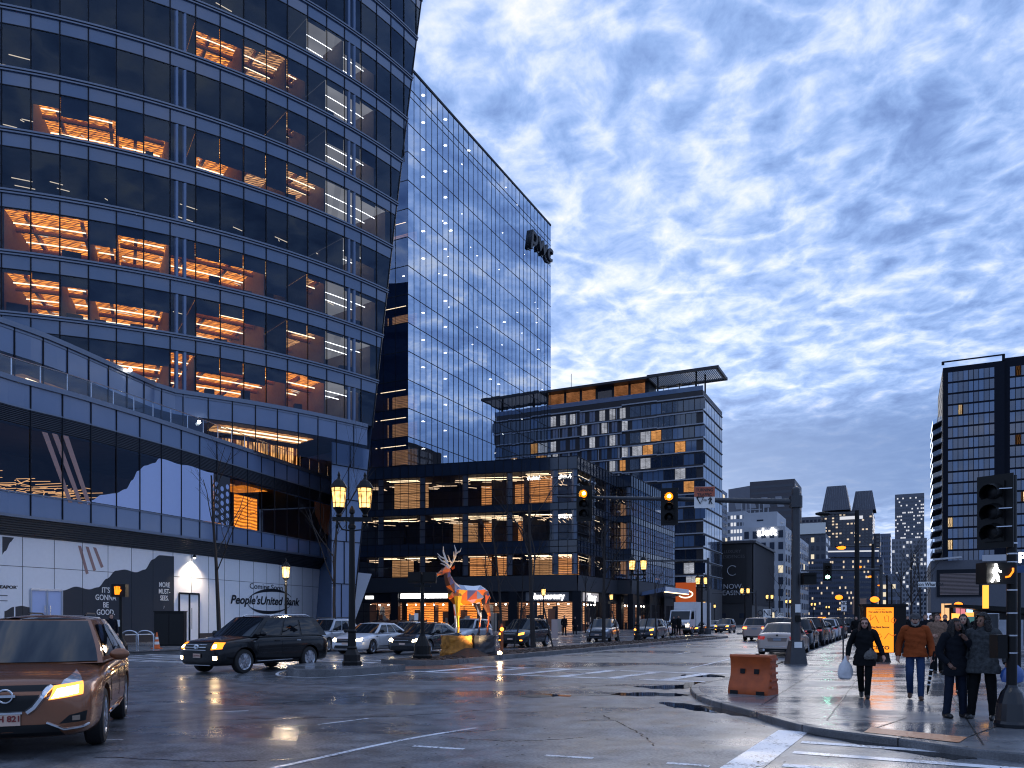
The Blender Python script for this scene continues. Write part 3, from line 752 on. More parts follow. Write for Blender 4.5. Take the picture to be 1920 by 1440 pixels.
# leaning glass base of the tower below the terrace, right of the podium
m=MB(); gr=MB()
t0=TP.of_px(622)
zl=[0,4.6,8.2,11.8,14.6,16.5]
for a,b in zip(zl,zl[1:]):
    m.quad(TP.pt(t0,a,0),TP.pt(send(a),a,0),TP.pt(send(b),b,0),TP.pt(t0,b,0)); gr.bar(TP.pt(t0,b,.02),TP.pt(send(b),b,.02),.06,.07)
    gr.bar(TP.pt(send(a),a,.02),TP.pt(send(b),b,.02),.09,.1)
    k=(t0+send(a))/2; gr.bar(TP.pt(k,a,.02),TP.pt(k,b,.02),.06,.07)
m.build('tower_base_glazing',M_SPAND2,LB); gr.build('base_mullions',M_MULL,LB)
m=MB(); d=76
q=[P(653,1168,d),P(664,1168,d),P(697,1076,d),P(655,1072,d)]
m.add(q+[v+Vector((-.3,.6,0)) for v in q],[(0,1,2,3),(7,6,5,4),(0,4,5,1),(1,5,6,2),(2,6,7,3),(3,7,4,0)]); m.build('entrance_fin',M_WHITE,LB)
# glass balustrade along the podium roof
rg=MB(); rail=MB(); t=0
while t<pe-.2:
    b=min(pe,t+1.6); rg.quad(PP.pt(t+.03,14.78,-.25),PP.pt(b-.03,14.78,-.25),PP.pt(b-.03,15.75,-.25),PP.pt(t+.03,15.75,-.25)); rail.bar(PP.pt(t,14.74,-.25),PP.pt(t,15.8,-.25),.04,.04); t+=1.6
rail.tube([PP.pt(pe*i/50,15.8,-.25) for i in range(51)],.03,5)
rg.build('balustrade_glass',M_GLASSC,LB); rail.build('balustrade_rail',M_STEEL,LB)
# wall lamp under the soffit
t=WP.of_px(357); m=MB(); c=WP.pt(t,WP.zof(357,1046),.35); m.lathe([(.02,.22),(.08,.2),(.16,0),(.14,0)],c,10); o=m.build('wall_lamp',M_BLACK,LB); m=MB(); m.sphere(c+Vector((0,0,.02)),(.1,.1,.09),8,5); m.build('lamp_bulb',M_DOWN,o)
li=bpy.data.lights.new('wall_lamp_light','SPOT'); li.energy=800; li.color=(1,.80,.58); li.spot_size=radians(125); li.spot_blend=.8; li.shadow_soft_size=.15
lo=bpy.data.objects.new('wall_lamp_light',li); COL.objects.link(lo); lo.location=c+Vector((.0,0,-.15)); lo.rotation_euler=(0,0,0)
windows(LB,win)
# ---------------------------------------------------------------- mirror glass tower
rb=random.Random(5)
PW=thing('mirror_glass_tower','tall mirror glass office tower reflecting clouds, dark letters near its top corner','building',(-4,135,0))
A=Vector((-14.8,112,0)); du=Vector((UX,UY,0)); dv=Vector((UY,-UX,0)); LNG=50.9; TH=80.2
PR=Path([A,A+du*LNG]); PLf=Path([A-dv*34,A])
fh=4.05; nf=14; zb=TH-.0-fh*nf
def cbox(m,a,b,z0,z1,th=.0): pass
items=[]; mu=MB(); it=MB(); dn=MB(); wr=MB()
for k in range(nf):
    z0=zb+k*fh; z1=z0+fh
    for path,n,g in ((PR,32,M_MIRROR),(PLf,16,M_MIRROR2)):
        st=path.L/n
        for i in range(n):
            j=rb.uniform(-.006,.006) if g is M_MIRROR else 0
            items.append(([(path.pt(i*st,z0,0),path.pt((i+1)*st,z0,j),path.pt((i+1)*st,z1,0),path.pt(i*st,z1,-j))],g))
            if k==0: mu.bar(path.pt(i*st,zb,.03),path.pt(i*st,TH,.02),.045,.05)
        wall_band(mu,path,z0-.05,z0+.05,.03,0,path.L,step=5)
        solid_top(it,path,z1-.5,-.3,-7,0,path.L,step=8); solid_top(it,path,z0+.1,-.3,-7,0,path.L,step=8,flip=True)
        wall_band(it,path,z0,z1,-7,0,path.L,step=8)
    for i in range(16):
        if rb.random()<.14: c=PR.pt((i+.5)*LNG/16,z1-.53,-.9-rb.random()*1.2); dn.lathe([(rb.choice((.1,.16,.3)),0),(.08,.06)],(c.x,c.y,c.z-.05),8)
    for i in ((3,7) if k not in (2,6,9) else (7,)):
        c=PR.pt(i*LNG/32+.8,z1-.53,-1.0); dn.lathe([(.28,0),(.22,.06)],(c.x,c.y,c.z-.06),10)
    if k in (0,1,2,5,8):
        for a_,b_ in ((.62,.80),(.82,.95)):
            m=MB(); wall_band(m,PLf,z0+.3,z1-.6,-5,a_*34,b_*34); m.build('lit_room_wall',M_ROOM,PW)
            wr.tube([PLf.pt(a_*34,z1-.7,-2),PLf.pt(b_*34,z1-.7,-2)],.05,4)
wall_band(mu,PR,TH-3.0,TH-2.9,.045,0,LNG,step=5)
ledge(mu,PR,TH+.1,.35,-.5,.1,0,LNG); ledge(mu,PLf,TH+.1,.35,-.5,.1,0,34)
mu.build('mullion_grid',M_MULL,PW); it.build('interior_shell',M_INT,PW); dn.build('downlights',M_DOWN,PW)['kind']='stuff'; wr.build('light_strip',M_TUBE,PW)
B=A+du*LNG; Cc=B-dv*34; D=A-dv*34
m=MB(); m.quad((B.x,B.y,zb),(Cc.x,Cc.y,zb),(Cc.x,Cc.y,TH),(B.x,B.y,TH)); m.quad((Cc.x,Cc.y,zb),(D.x,D.y,zb),(D.x,D.y,TH),(Cc.x,Cc.y,TH)); m.add([(q.x,q.y,TH) for q in (A,B,Cc,D)],[(0,1,2,3)]); m.add([(q.x,q.y,zb-.3) for q in (A,B,Cc,D)],[(3,2,1,0)])
m.build('rear_wall',M_SPAND,PW)
m=MB(); ins=[A+du*2-dv*2,B-du*2-dv*2,Cc-du*2+dv*2,D+du*2+dv*2]; m.prism([(q.x,q.y) for q in ins][::-1],0,zb,top=False,bot=False)
for i in range(5): c=PR.pt(i*12+.6,0,-.5); m.lathe([(.45,15),(.45,zb)],(c.x,c.y,0),10)
m.build('recessed_base',M_INT,PW)
windows(PW,items)
c=PR.pt(PR.of_px(1011),1.65+(1160-458)/F*PR.at(PR.of_px(1011))[0].y,.35)
text('lettering','pwc',PW,c,du,(0,0,1),5.4,M_INK,bold=.07,ext=.3,shear=.2,width=1.15)
text('lettering_edge','pwc',PW,c-dv*.28+Vector((0,0,-.08))+du*.1,du,(0,0,1),5.4,M_SIGNW,bold=.13,ext=.05,shear=.2,width=1.15)
# ---------------------------------------------------------------- shop podium
PD=thing('shop_podium_building','low dark glass podium with lit offices over a row of lit shops','building',(0,102,0))
L0=Vector((-24.0,107.3,0)); C0=Vector((8.1,98,0))
Pa=Path([L0,C0]); Pb=Path([C0,S(109,-36.2)]); Pc=Path([S(107,-37.5),S(107,-34.2)]); Pe=Path([S(107,-34.2),S(131,-34.2)])
items=[]; mu=MB(); sp=MB(); it=MB(); st=MB(); dark=MB(); lw=[]
ST=[(7.2,9.9),(11.5,15.3),(16.2,20.3)]
def pxt(path,px): return path.of_px(px)
for path in (Pa,Pb,Pc,Pe):
    n=max(1,round(path.L/1.2)); b=path.L/n
    for z0,z1 in ST:
        for i in range(n):
            jj=rb.uniform(-.02,.02)
            items.append(([(path.pt(i*b,z0,0),path.pt(i*b+b,z0,0),path.pt(i*b+b,z1,0),path.pt(i*b,z1,0))],M_GLASSP if path is not Pb else M_GLASS))
        solid_top(it,path,z1+.02,-.1,-12,0,path.L,step=6); solid_top(it,path,z0-.02,-.1,-12,0,path.L,step=6,flip=True); wall_band(it,path,z0,z1,-12,0,path.L,step=6)
    for i in range(n+1): mu.bar(path.pt(i*b,7.1,.03),path.pt(i*b,21.9,.03),.05,.1)
    for a_,b_ in ((9.9,11.5),(15.3,16.2),(20.3,21.9)): wall_band(sp,path,a_,b_,0,0,path.L,step=1.5)
    for z in (9.9,11.5,15.3,16.2,20.3,21.9,18.2,13.4,8.5,10.7,14.4,19.3,17.2,12.4): wall_band(mu,path,z-.04,z+.04,.05,0,path.L,step=3)
    wall_band(dark,path,5.15,7.1,.12,0,path.L,step=3); solid_top(dark,path,7.1,.12,-.1,0,path.L,step=3,flip=True)
    i=0
    while i*6<path.L:
        for z0,z1 in ST: st.box(path.pt(i*6+.5,(z0+z1)/2,-.5),(.6,.6,z1-z0-.1),rz=.3)
        i+=1
st.build('column',mat('pale_column',(.30,.32,.36),.6),PD); sp.build('spandrel_band',M_SPANDD,PD); it.build('interior_shell',M_INT,PD); mu.build('mullion_grid',M_MULL,PD)
dark.build('fascia_band',mat('fascia_dark',(.028,.032,.042),.5,noise=.15),PD)
m=MB(); m.add([(q.x,q.y,20.3) for q in (L0,C0,S(109,-36.2),S(131,-34.2),S(131,-50),L0+Vector((5,25,0)))],[tuple(range(6))]); m.build('podium_roof',M_INT,PD)
def lit(path,k,px0,px1,dep,mt,strips=2,dense=0):
    t0,t1=path.of_px(px0),path.of_px(px1); z0,z1=ST[k]
    if dep:
        m=MB(); wall_band(m,path,z0+.02,z1-.05,-dep,t0,t1,step=2); m.build('lit_room_wall',mt,PD)
    m=MB()
    for j in range(strips):
        m.tube([path.pt(t0+.3,z1-.18-(rb.random()*.3 if dense else 0),-.9-j*.8),path.pt(t1-.3,z1-.2-(rb.random()*.5 if dense else 0),-1.1-j*.9)],.03,4)
    m.build('light_strip',M_TUBE,PD)
lit(Pa,2,716,782,4,M_ROOM,2); lit(Pa,2,862,972,9,M_ROOM2,4,1); lit(Pa,2,978,1030,4,M_ROOM2,2); lit(Pa,2,1040,1080,8,M_INT,1,1); lit(Pa,1,862,972,10,M_ROOM2,4,1); lit(Pa,1,800,850,10,M_ROOM,3,1); lit(Pa,1,978,1078,10,M_INT,2,1); lit(Pa,1,690,780,10,M_INT,2,1)
lit(Pa,0,700,742,6,M_ROOM,2); lit(Pa,0,750,812,9,M_INT,2); lit(Pa,0,862,914,4,M_ROOM2,1); lit(Pa,0,918,938,3,M_ROOM2,1); lit(Pa,0,976,1030,6,M_ROOM,3); lit(Pa,0,1034,1074,4,M_ROOM2,2)
lit(Pb,0,1090,1126,4,M_ROOM,4,1); lit(Pb,2,1090,1130,8,M_INT,1,1); lit(Pb,1,1088,1140,8,M_INT,1,1)
for path in (Pa,Pb,Pe):
    m=MB()
    for z0,z1 in ST:
        for i in range(46):
            t=rb.uniform(.5,path.L-2); dd=rb.uniform(1.5,9); m.bar(path.pt(t,z1-.25,-dd),path.pt(t+rb.choice((.3,1.2,1.6)),z1-.25-rb.random()*.2,-dd-.2),.05,.05)
    m.build('ceiling_fittings',emis('warm_fitting',(1,.66,.40),1.1),PD)['kind']='stuff'
# fins of warm timber on the far volume, and drops of light on the corner floors
m=MB()
for i in range(34): t=.4+i*.7; m.bar(Pe.pt(t,8,-.35),Pe.pt(t,18.5,-.35),.2,.3)
m.build('timber_fins',mat('timber_fin',(.30,.16,.09),.55,noise=.3),PD)
m=MB(); t0=0
wall_band(m,Pe,8,18,-1.5,0,23,step=2); m.build('lit_room_wall',mat('fin_glow',(.2,.1,.05),.6,emit=(1,.5,.25),es=.14),PD)
for k,(a,b) in ((2,(1032,1080)),(1,(1036,1080)),(2,(985,1010))):
    m=MB(); t0,t1=Pa.of_px(a),Pa.of_px(b); z=ST[k][1]-.9
    for i in range(22):
        t=t0+(t1-t0)*i/22; h=rb.uniform(.15,.5); m.bar(Pa.pt(t,z+rb.uniform(-.1,.1),-1),Pa.pt(t+rb.uniform(-.1,.1),z+h,-1),.09,.05)
    m.build('pendant_lights',M_TUBEW,PD)['kind']='stuff'
# shops
sh=MB(); gl=[]; fr=MB()
for path in (Pa,Pb,Pe):
    solid_top(fr,path,5.1,.12,-8,0,path.L,step=4); wall_band(fr,path,3.75,5.12,-.25,0,path.L,step=3)
    i=0
    while i*8.2<path.L: fr.box(path.pt(i*8.2+.6,2.55,-.1),(1.1,.8,5.1),rz=-.28 if path is Pa else UA); i+=1
    i=0
    while i*2.05<path.L:
        fr.bar(path.pt(i*2.05,.1,-.2),path.pt(i*2.05,3.75,-.2),.08,.08); 
        if rb.random()<.4: fr.bar(path.pt(i*2.05,2.6,-.2),path.pt(i*2.05+2.05,2.6,-.2),.06,.06)
        i+=1
fr.build('shop_front_frame',M_MULL,PD)
def shop(path,px0,px1,mt,dep=2.5,clut=14,cols=((.02,.02,.025),(.25,.1,.05),(.5,.45,.4))):
    t0,t1=path.of_px(px0),path.of_px(px1); m=MB(); wall_band(m,path,.1,3.8,-dep,t0,t1,step=1.2); m.build('shop_interior',mt,PD)
    m=MB(); mts=[mat('clutter_%d'%i,c,.6) for i,c in enumerate(cols)]
    for i in range(clut):
        t=rb.uniform(t0,t1); h=rb.uniform(.5,2.4); m.box(path.pt(t,h/2+rb.choice((0,0,1.2)),-rb.uniform(.6,dep-.3)),(rb.uniform(.2,.9),.3,h),m=rb.randrange(len(cols)))
    m.build('shop_fittings',mts,PD)['kind']='stuff'
    m=MB()
    for i in range(int((t1-t0)/1.3)+1): c=path.pt(t0+i*1.3+.4,3.5,-1); m.sphere(c,.1,6,4)
    m.build('shop_lamp',M_DOWN,PD)
M_SHOPO=litwood('lit_shop_orange',(1,.28,.05),1.0,(1.2,.7,1.5),lo=.2,band='Z'); M_SHOPW=litwood('lit_shop_warm',(1,.50,.26),.6,(1.2,.7,1.5),lo=.2,band='Z'); M_SHOPD=litwood('lit_shop_dim',(1,.45,.25),.25,(1.2,.7,1.5),band='Z')
shop(Pa,684,742,M_SHOPD,2,18); shop(Pa,752,836,M_SHOPO,2,10); shop(Pa,842,900,M_SHOPO,2.5); shop(Pa,902,955,M_SHOPD); shop(Pa,960,992,M_SHOPD); shop(Pa,1000,1072,M_SHOPW,2,8,((.3,.1,.06),(.2,.07,.05),(.5,.4,.3)))
shop(Pb,1086,1128,M_SHOPW,2,8); shop(Pe,1176,1230,M_SHOPD,3,10)
def band(path,px0,px1,z0,z1,mt,nm='shop_sign'):
    m=MB(); wall_band(m,path,z0,z1,-.18,path.of_px(px0),path.of_px(px1),step=1.5); return m.build(nm,mt,PD)
band(Pa,750,838,4.35,4.95,M_LETW); band(Pa,684,699,4.3,4.7,M_LETW); band(Pa,985,1066,3.9,5.0,mat('sign_grey',(.14,.15,.17),.5))
band(Pb,1084,1134,3.9,5.0,mat('sign_grey2',(.3,.3,.32),.5,emit=(1,.9,.85),es=.2))
da=(C0-L0).normalized()
t=Pa.of_px(1026); text('sign_lettering','bluemercury',PD,Pa.pt(t,4.45,-.1),da,(0,0,1),.98,M_LETW,bold=.03,width=.86)
t=Pa.of_px(812); text('sign_lettering','by CHLOE.',PD,Pa.pt(t,4.6,-.1),da,(0,0,1),.7,M_INK,bold=.02,width=.95)
t=Pb.of_px(1112); text('sign_lettering','Tracy',PD,Pb.pt(t,4.4,-.1),du,(0,0,1),1.3,M_LETW,bold=.03)
windows(PD,items)
# entrance canopy with a lit edge on the avenue side
m=MB(); a=S(112,-34.2); b=S(126,-34.2)
m.add([S(112,-34.3,5.0),S(126,-34.3,5.0),S(126,-30.6,5.6),S(112,-30.6,5.6)]+[S(112,-34.3,5.5),S(126,-34.3,5.5),S(126,-30.6,6.3),S(112,-30.6,6.3)],[(3,2,1,0),(4,5,6,7),(0,1,5,4),(1,2,6,5),(2,3,7,6),(3,0,4,7)])
m.build('entrance_canopy',M_SPAND2,PD); m=MB(); m.bar(S(112,-30.7,5.52),S(126,-30.7,5.52),.2,.1); m.build('canopy_light',M_TUBE,PD)
# ---------------------------------------------------------------- apartment block
AB=thing('apartment_block','dark apartment block with pale floor edges and a slatted roof canopy overhanging its corner','building',(25,176,0))
K=Vector((40.7,168,0)); Wd=62
Pf=Path([K-dv*Wd,K]); Ps=Path([K,K+du*20])
fhh=2.92; z1=50.4; nfl=14
items=[]; sl=MB(); body=MB(); pan=MB(); trim=MB()
M_APT=mat('apartment_cladding',(.030,.027,.030),.5,noise=.3,nscale=.4); M_APG=mat('apartment_glass',(.018,.028,.05),.06,coat=1,spec=.9); M_APG2=mat('apartment_glass_pale',(.10,.16,.27),.1,coat=1)
M_APL=litwood('apartment_lit',(1,.45,.15),.6,(1,1,1.5),band='Z'); M_APW=litwood('apartment_lit_white',(.8,.85,1),.45,(1,1,1.5),band='Z')
body.prism([(q.x,q.y) for q in (K-dv*Wd,K,K+du*20,K+du*20-dv*Wd)],0,z1); body.build('block_wall',M_APT,AB,fix=True)
for k in range(nfl):
    zt=z1-1.5-k*fhh; zb_=zt-fhh
    x=0
    # edges step in and out along the front
    for a_,b_,dz in ((0,14,0),(14,24,-.1),(24,34,.3),(34,44,0),(44,52,.35),(52,62.1,.2)):
        if k%2: dz=-dz*.6
        sl.bar(Pf.pt(a_,zt+dz,.14),Pf.pt(b_,zt+dz,.14),.3,.26)
    sl.bar(Ps.pt(0,zt+.2,.10),Ps.pt(20,zt+.2,.10),.2,.14)
    for i in range(26):
        t=i*2.4+.3+(.5 if k%2 else 0)
        if t+1.5>Wd: break
        w=1.3 if t<44 else 2.2
        r=rb.random(); g=M_APG if r<.62 else M_APG2 if r<.84 else M_APL if r<.90 else M_APW
        if t<44 and k<5 and r<.75: g=M_APG2 if r>.2 else M_APW
        items.append(([(Pf.pt(t,zb_+.4,.03),Pf.pt(t+w,zb_+.4,.03),Pf.pt(t+w,zt-.25,.03),Pf.pt(t,zt-.25,.03))],g))
        trim.bar(Pf.pt(t+w/2,zb_+.4,.05),Pf.pt(t+w/2,zt-.25,.05),.05,.05)
        if t<44 and rb.random()<.35: pan.bar(Pf.pt(t+w+.35,zb_+.3,.06),Pf.pt(t+w+.35,zt-.2,.06),.45 if rb.random()<.5 else .18,.06)
    for i in range(7):
        r=rb.random(); items.append(([(Ps.pt(i*2.8+.3,zb_+.3,.03),Ps.pt(i*2.8+2.7,zb_+.3,.03),Ps.pt(i*2.8+2.7,zt-.2,.03),Ps.pt(i*2.8+.3,zt-.2,.03))],M_APG2 if r<.7 else M_APG))
sl.build('floor_edge',mat('pale_slab',(.36,.38,.43),.5),AB); pan.build('pale_panel',mat('pale_panel',(.30,.30,.33),.6,noise=.2),AB); trim.build('window_bars',M_MULL,AB)['kind']='stuff'
windows(AB,items)
m=MB(); m.bar(Pf.pt(14,z1+.5,-.1),Pf.pt(62,z1+.5,-.1),.3,1.0); m.build('parapet',M_SPAND,AB)
zc=54.6
m=MB(); m.bar(Pf.pt(20,z1+2.2,-5),Pf.pt(49.5,z1+2.2,-5),6,4.2); m.build('penthouse_wall',M_APT,AB)
for i in range(7):
    m=MB(); t=22+i*3.9
    m.quad(Pf.pt(t,z1+.6,-1.95),Pf.pt(t+3.3,z1+.6,-1.95),Pf.pt(t+3.3,z1+3.9,-1.95),Pf.pt(t,z1+3.9,-1.95)); m.build('penthouse_window',litwood('penthouse_lit',(1,.40,.16),.22,(1,1,1.5),band='Z') if i==0 else MATS['penthouse_lit'] if i!=4 else M_APG,AB)
m=MB(); m.bar(Pf.pt(0,zc,-4),Pf.pt(50,zc,-4),9,.5)
for dd in (.9,-8.4): m.bar(Pf.pt(50,zc,dd),Pf.pt(65.5,zc,dd),.5,.6)
m.bar(Pf.pt(65.2,zc,.9),Pf.pt(65.2,zc,-8.4),.5,.6); m.build('roof_canopy',M_APT,AB)
m=MB()
for i in range(38): m.bar(Pf.pt(50.2+i*.4,zc,.7),Pf.pt(50.2+i*.4,zc,-8.2),.14,.3)
m.build('canopy_slats',mat('slat_grey',(.25,.26,.29),.5),AB)
m=MB()
for t,dd in ((60.5,-.3),(61.8,-3),(52,-.6),(2,-.5),(12,-.5)): m.bar(Pf.pt(t,z1,dd),Pf.pt(t,zc,dd),.3,.3)
for t in (52,54.5,57,59,61): m.bar(Pf.pt(t,z1+.9,.0),Pf.pt(t,z1+2.2,.0),.08,.08)
m.bar(Pf.pt(49,z1+1.9,0),Pf.pt(62,z1+1.9,0),.06,.06); m.bar(Pf.pt(30.6,zc,-3),Pf.pt(30.6,zc+4.4,-3),.12,.12)
for t in (53,56.5,60): m.lathe([(.06,0),(.06,2.2),(.9,2.25),(.1,2.6)],Pf.pt(t,z1,-1.5),8)
m.build('terrace_posts',M_BLACK,AB)
# street level of the block: lit sign panel and canopy
m=MB(); m.quad(Pf.pt(56.2,4.6,.4),Pf.pt(60.6,4.6,.4),Pf.pt(60.6,9.4,.4),Pf.pt(56.2,9.4,.4)); m.build('orange_sign_panel',emis('orange_sign',(1,.17,.03),.22),AB)
m=MB(); c=Pf.pt(58.4,6.9,.5); dfr=(Pf.p[1]-Pf.p[0]).normalized()
lo=[c+dfr*1.5*cos(a*pi/12)+Vector((0,0,.75*sin(a*pi/12))) for a in range(25)]; m.tube(lo,.14,5); m.build('sign_ring',emis('ring_warm',(1,.8,.6),1.4),AB)
# ---------------------------------------------------------------- skyline
def tint(n,c,r=.5): return mat(n,c,r,noise=.15,nscale=.3)
def tower(name,label,corner,w,dep,h,wall,rows,cols,sc,lit=.12,glassc=None,litm=None,fill=.62,hfill=.55,z0=0,parts=100,root=None,rz=0,roofcap=None,winname='window'):
    """box building: corner = avenue side front corner; front runs left (w), side runs along the avenue (dep)"""
    g=glassc or mat('far_glass',(.02,.03,.05),.15,coat=.5); lm=litm or emis('far_lit',(1,.86,.62),.55)
    K=Vector(corner); d1=Matrix.Rotation(rz,3,'Z')@-dv; d2=Matrix.Rotation(rz,3,'Z')@du
    o=root or thing(name,label,'building',(K+d1*w/2).to_tuple())
    m=MB(); m.prism([(q.x,q.y) for q in (K,K+d1*w,K+d1*w+d2*dep,K+d2*dep)],z0,z0+h); m.build('tower_wall' if root is None else 'upper_wall',wall,o,fix=True)
    items=[]; zz0=z0+h*.02; fhh=(h*.96)/rows
    for org,d,n,L,nn in ((K+d1*w,-d1,-d2,w,cols),(K,d2,-d1,dep,sc)):
        b=L/max(1,nn)
        for r in range(rows):
            za=zz0+r*fhh+fhh*(1-hfill)*.5; zc_=za+fhh*hfill
            for i in range(nn):
                p0=org+d*(i*b+b*(1-fill)/2)+n*.06; p1=p0+d*b*fill
                items.append(([[(p0.x,p0.y,za),(p1.x,p1.y,za),(p1.x,p1.y,zc_),(p0.x,p0.y,zc_)]],lm if rb.random()<lit else g))
    windows(o,items,winname,parts)
    return o
def corner(px,d): return Vector(((px-960)/F*d,d,0))
def hgt(py,d): return CH+(HZ-py)/F*d
def wid(px0,px1,d):                     # front width between two columns for a front running left from px1
    x1=(px1-960)/F; x0=(px0-960)/F; X=x1*d
    return (X-x0*d)/(UY+x0*UX)
def dpt(px0,px1,d):                     # side depth, corner px0 to far px1
    x0=(px0-960)/F; x1=(px1-960)/F
    return (x0-x1)*d/(x1*UY-UX)
emw=emis('far_lit_cool',(.9,.92,1),.5); emo=emis('far_lit_warm',(1,.80,.58),.5)
# dark finned building with a leasing banner
K=corner(1410,194); w=wid(1338,1410,194)
NL=tower('finned_dark_building','dark building with tall black fins and a leasing banner beside the apartment block',K,w,34,20.5,tint('fin_wall',(.035,.036,.04)),5,2,2,lit=0,fill=.3,hfill=.3)
m=MB()
for i in range(17): a=K+du*(1+i*2)+dv*.3; m.bar((a.x,a.y,5),(a.x,a.y,20.2),.45,.6)
m.build('facade_fins',tint('fin_grey',(.10,.10,.11)),NL)
m=MB(); m.bar(K+dv*.4+Vector((0,0,20.6)),K+du*34+dv*.4+Vector((0,0,20.6)),1,.6); m.bar(K+dv*.4+Vector((0,0,20.6))-du*.2,K-dv*w+Vector((0,0,20.6))-du*.2,1,.6); m.build('roof_edge',tint('fin_edge',(.06,.06,.07)),NL)
q=K-dv*(w*.45)-du*.3; m=MB(); a,b=K-dv*(w*.86)-du*.3,K-dv*(w*.14)-du*.3; m.quad((a.x,a.y,5.5),(b.x,b.y,5.5),(b.x,b.y,20),(a.x,a.y,20)); m.build('banner',mat('banner_black',(.014,.015,.018),.5),NL)
tx=dv; q=K-dv*(w*.5)-du*.4; M_BT=mat('banner_grey',(.55,.56,.6),.5)
for i,s_ in enumerate(('NOW','LEASING')): text('lettering',s_,NL,(q.x,q.y,9.6-i*1.6),tx,(0,0,1),1.7,M_BT,width=1.0)
for i,s_ in enumerate(('LUXURY','RESIDENCES')): text('lettering',s_,NL,(q.x,q.y,18.3-i*1.3),tx,(0,0,1),1.1,mat('banner_dim',(.12,.12,.13),.5))
m=MB(); m.tube([(q.x+tx.x*1.2*cos(a*pi/8),q.y+tx.y*1.2*cos(a*pi/8),13.6+1.2*sin(a*pi/8)) for a in range(2,15)],.09,5); m.build('ring_mark',M_BT,NL)
# white hotel
K=corner(1472,249); w=wid(1392,1472,249); wt=tint('hotel_white',(.42,.44,.48)); 
HT=tower('white_hotel','pale grey hotel with lit letters near its roof line',K,w,dpt(1472,1516,249),31,wt,8,5,11,lit=.03,fill=.55,hfill=.62,glassc=mat('hotel_glass',(.03,.045,.075),.15,coat=.6))
K2=K-dv*3+du*4; tower('','',K2,w*.8,22,5.2,wt,1,1,1,root=HT,z0=31,fill=.2,hfill=.1)
q=K-dv*(w*.42)-du*.4; text('lit_lettering','aloft',HT,(q.x,q.y,29.2),dv,(0,0,1),3.4,M_LETW,bold=.05)
m=MB()
for i in range(7): p=K2-dv*(3+i*1.4)+du*2; m.bar((p.x,p.y,36),(p.x,p.y,36+rb.uniform(1,4.5)),.25,.25)
p=K2-dv*5+du*2; m.bar((p.x,p.y,37.5),(p.x-6,p.y+3,37.5),.2,.2); m.build('roof_plant',tint('plant',(.3,.32,.36)),HT)
# towers of the downtown skyline
K=corner(1490,520); w=wid(1406,1490,520)
o=tower('brown_bank_tower','broad dark brown tower with a blank top band, left of the far skyline',K,w,40,94,tint('bank_brown',(.045,.042,.052)),22,1,8,lit=.05,fill=.94,hfill=.4,glassc=mat('bank_glass',(.035,.04,.055),.3))
K3=K-dv*w; 
m=MB(); a=K3+du*.5-dv*.5; m.prism([(q.x,q.y) for q in (K3,K3-dv*16+du*9,K3-dv*16+du*30,K3+du*30)],0,91.5); m.build('side_wall',tint('bank_side',(.10,.105,.13)),o,fix=True)
m=MB()
for i in range(4): q=K-dv*(w*.22+i*9)-du*.3; m.quad((q.x,q.y,76),(q.x-4.4*dv.x,q.y-4.4*dv.y,76),(q.x-6*dv.x,q.y-6*dv.y,83),(q.x-2*dv.x,q.y-2*dv.y,83))
m.build('slanted_vents',mat('bank_pale',(.20,.21,.24),.4),o)
o=tower('gridded_white_building','white gridded office block with rows of bright windows behind the apartment block',corner(1398,400),wid(1330,1398,400),40,hgt(958,400),tint('grid_white',(.34,.36,.4)),15,12,6,lit=.42,litm=emw,fill=.7,hfill=.5)
tower('glass_corner_tower','slim pale glass tower edge just right of the apartment block',corner(1350,300),wid(1334,1350,300),14,hgt(915,300),tint('slim_pale',(.12,.15,.22)),18,3,3,lit=.1,fill=.8,hfill=.6)
d=620
K=corner(1636,d); w=wid(1538,1636,d)
IP=tower('stepped_skyscraper','large stepped skyscraper with two sloped metal crowns in the centre of the skyline',K,w,60,hgt(955,d),tint('step_stone',(.085,.085,.10)),34,14,6,lit=.22,litm=emo,fill=.55,hfill=.5)
tower('','',corner(1540,d),wid(1503,1540,d),40,hgt(968,d),tint('step_stone2',(.10,.10,.115)),24,5,4,lit=.08,root=IP,parts=20)
tower('','',corner(1650,d+30),wid(1625,1650,d+30),40,hgt(1000,d+30),tint('step_stone',0),22,3,4,lit=.15,litm=emo,root=IP,parts=20)
def crown(K,w,dep,z0,z1,ins):
    m=MB(); b=[K,K-dv*w,K-dv*w+du*dep,K+du*dep]; t=[K-dv*ins+du*ins,K-dv*(w-ins)+du*ins,K-dv*(w-ins)+du*(dep-ins),K-dv*ins+du*(dep-ins)]
    m.add([(q.x,q.y,z0) for q in b]+[(q.x,q.y,z1) for q in t],[(0,1,5,4),(1,2,6,5),(2,3,7,6),(3,0,4,7),(4,5,6,7)])
    m.build('sloped_crown',mat('crown_metal',(.07,.075,.095),.35,.5),IP,fix=True)
    m=MB()
    for i in range(1,12):
        f=i/12; a=b[0].lerp(b[1],f)-du*.2; c=t[0].lerp(t[1],f)-du*.2; m.bar((a.x,a.y,z0),(c.x,c.y,z1),.35,.35)
    m.build('crown_ribs',tint('crown_rib',(.13,.14,.17)),IP)
zt=hgt(955,d); crown(corner(1594,d),wid(1541,1594,d),26,zt,hgt(908,d),3.4); crown(corner(1642,d),wid(1597,1642,d),26,zt,hgt(918,d),2.6)
m=MB(); a=K-dv*(w*.62)-du*.4; b=K-dv*(w*.18)-du*.4; m.quad((a.x,a.y,zt-7),(b.x,b.y,zt-7),(b.x,b.y,zt-4.5),(a.x,a.y,zt-4.5)); m.build('lit_band',emw,IP)
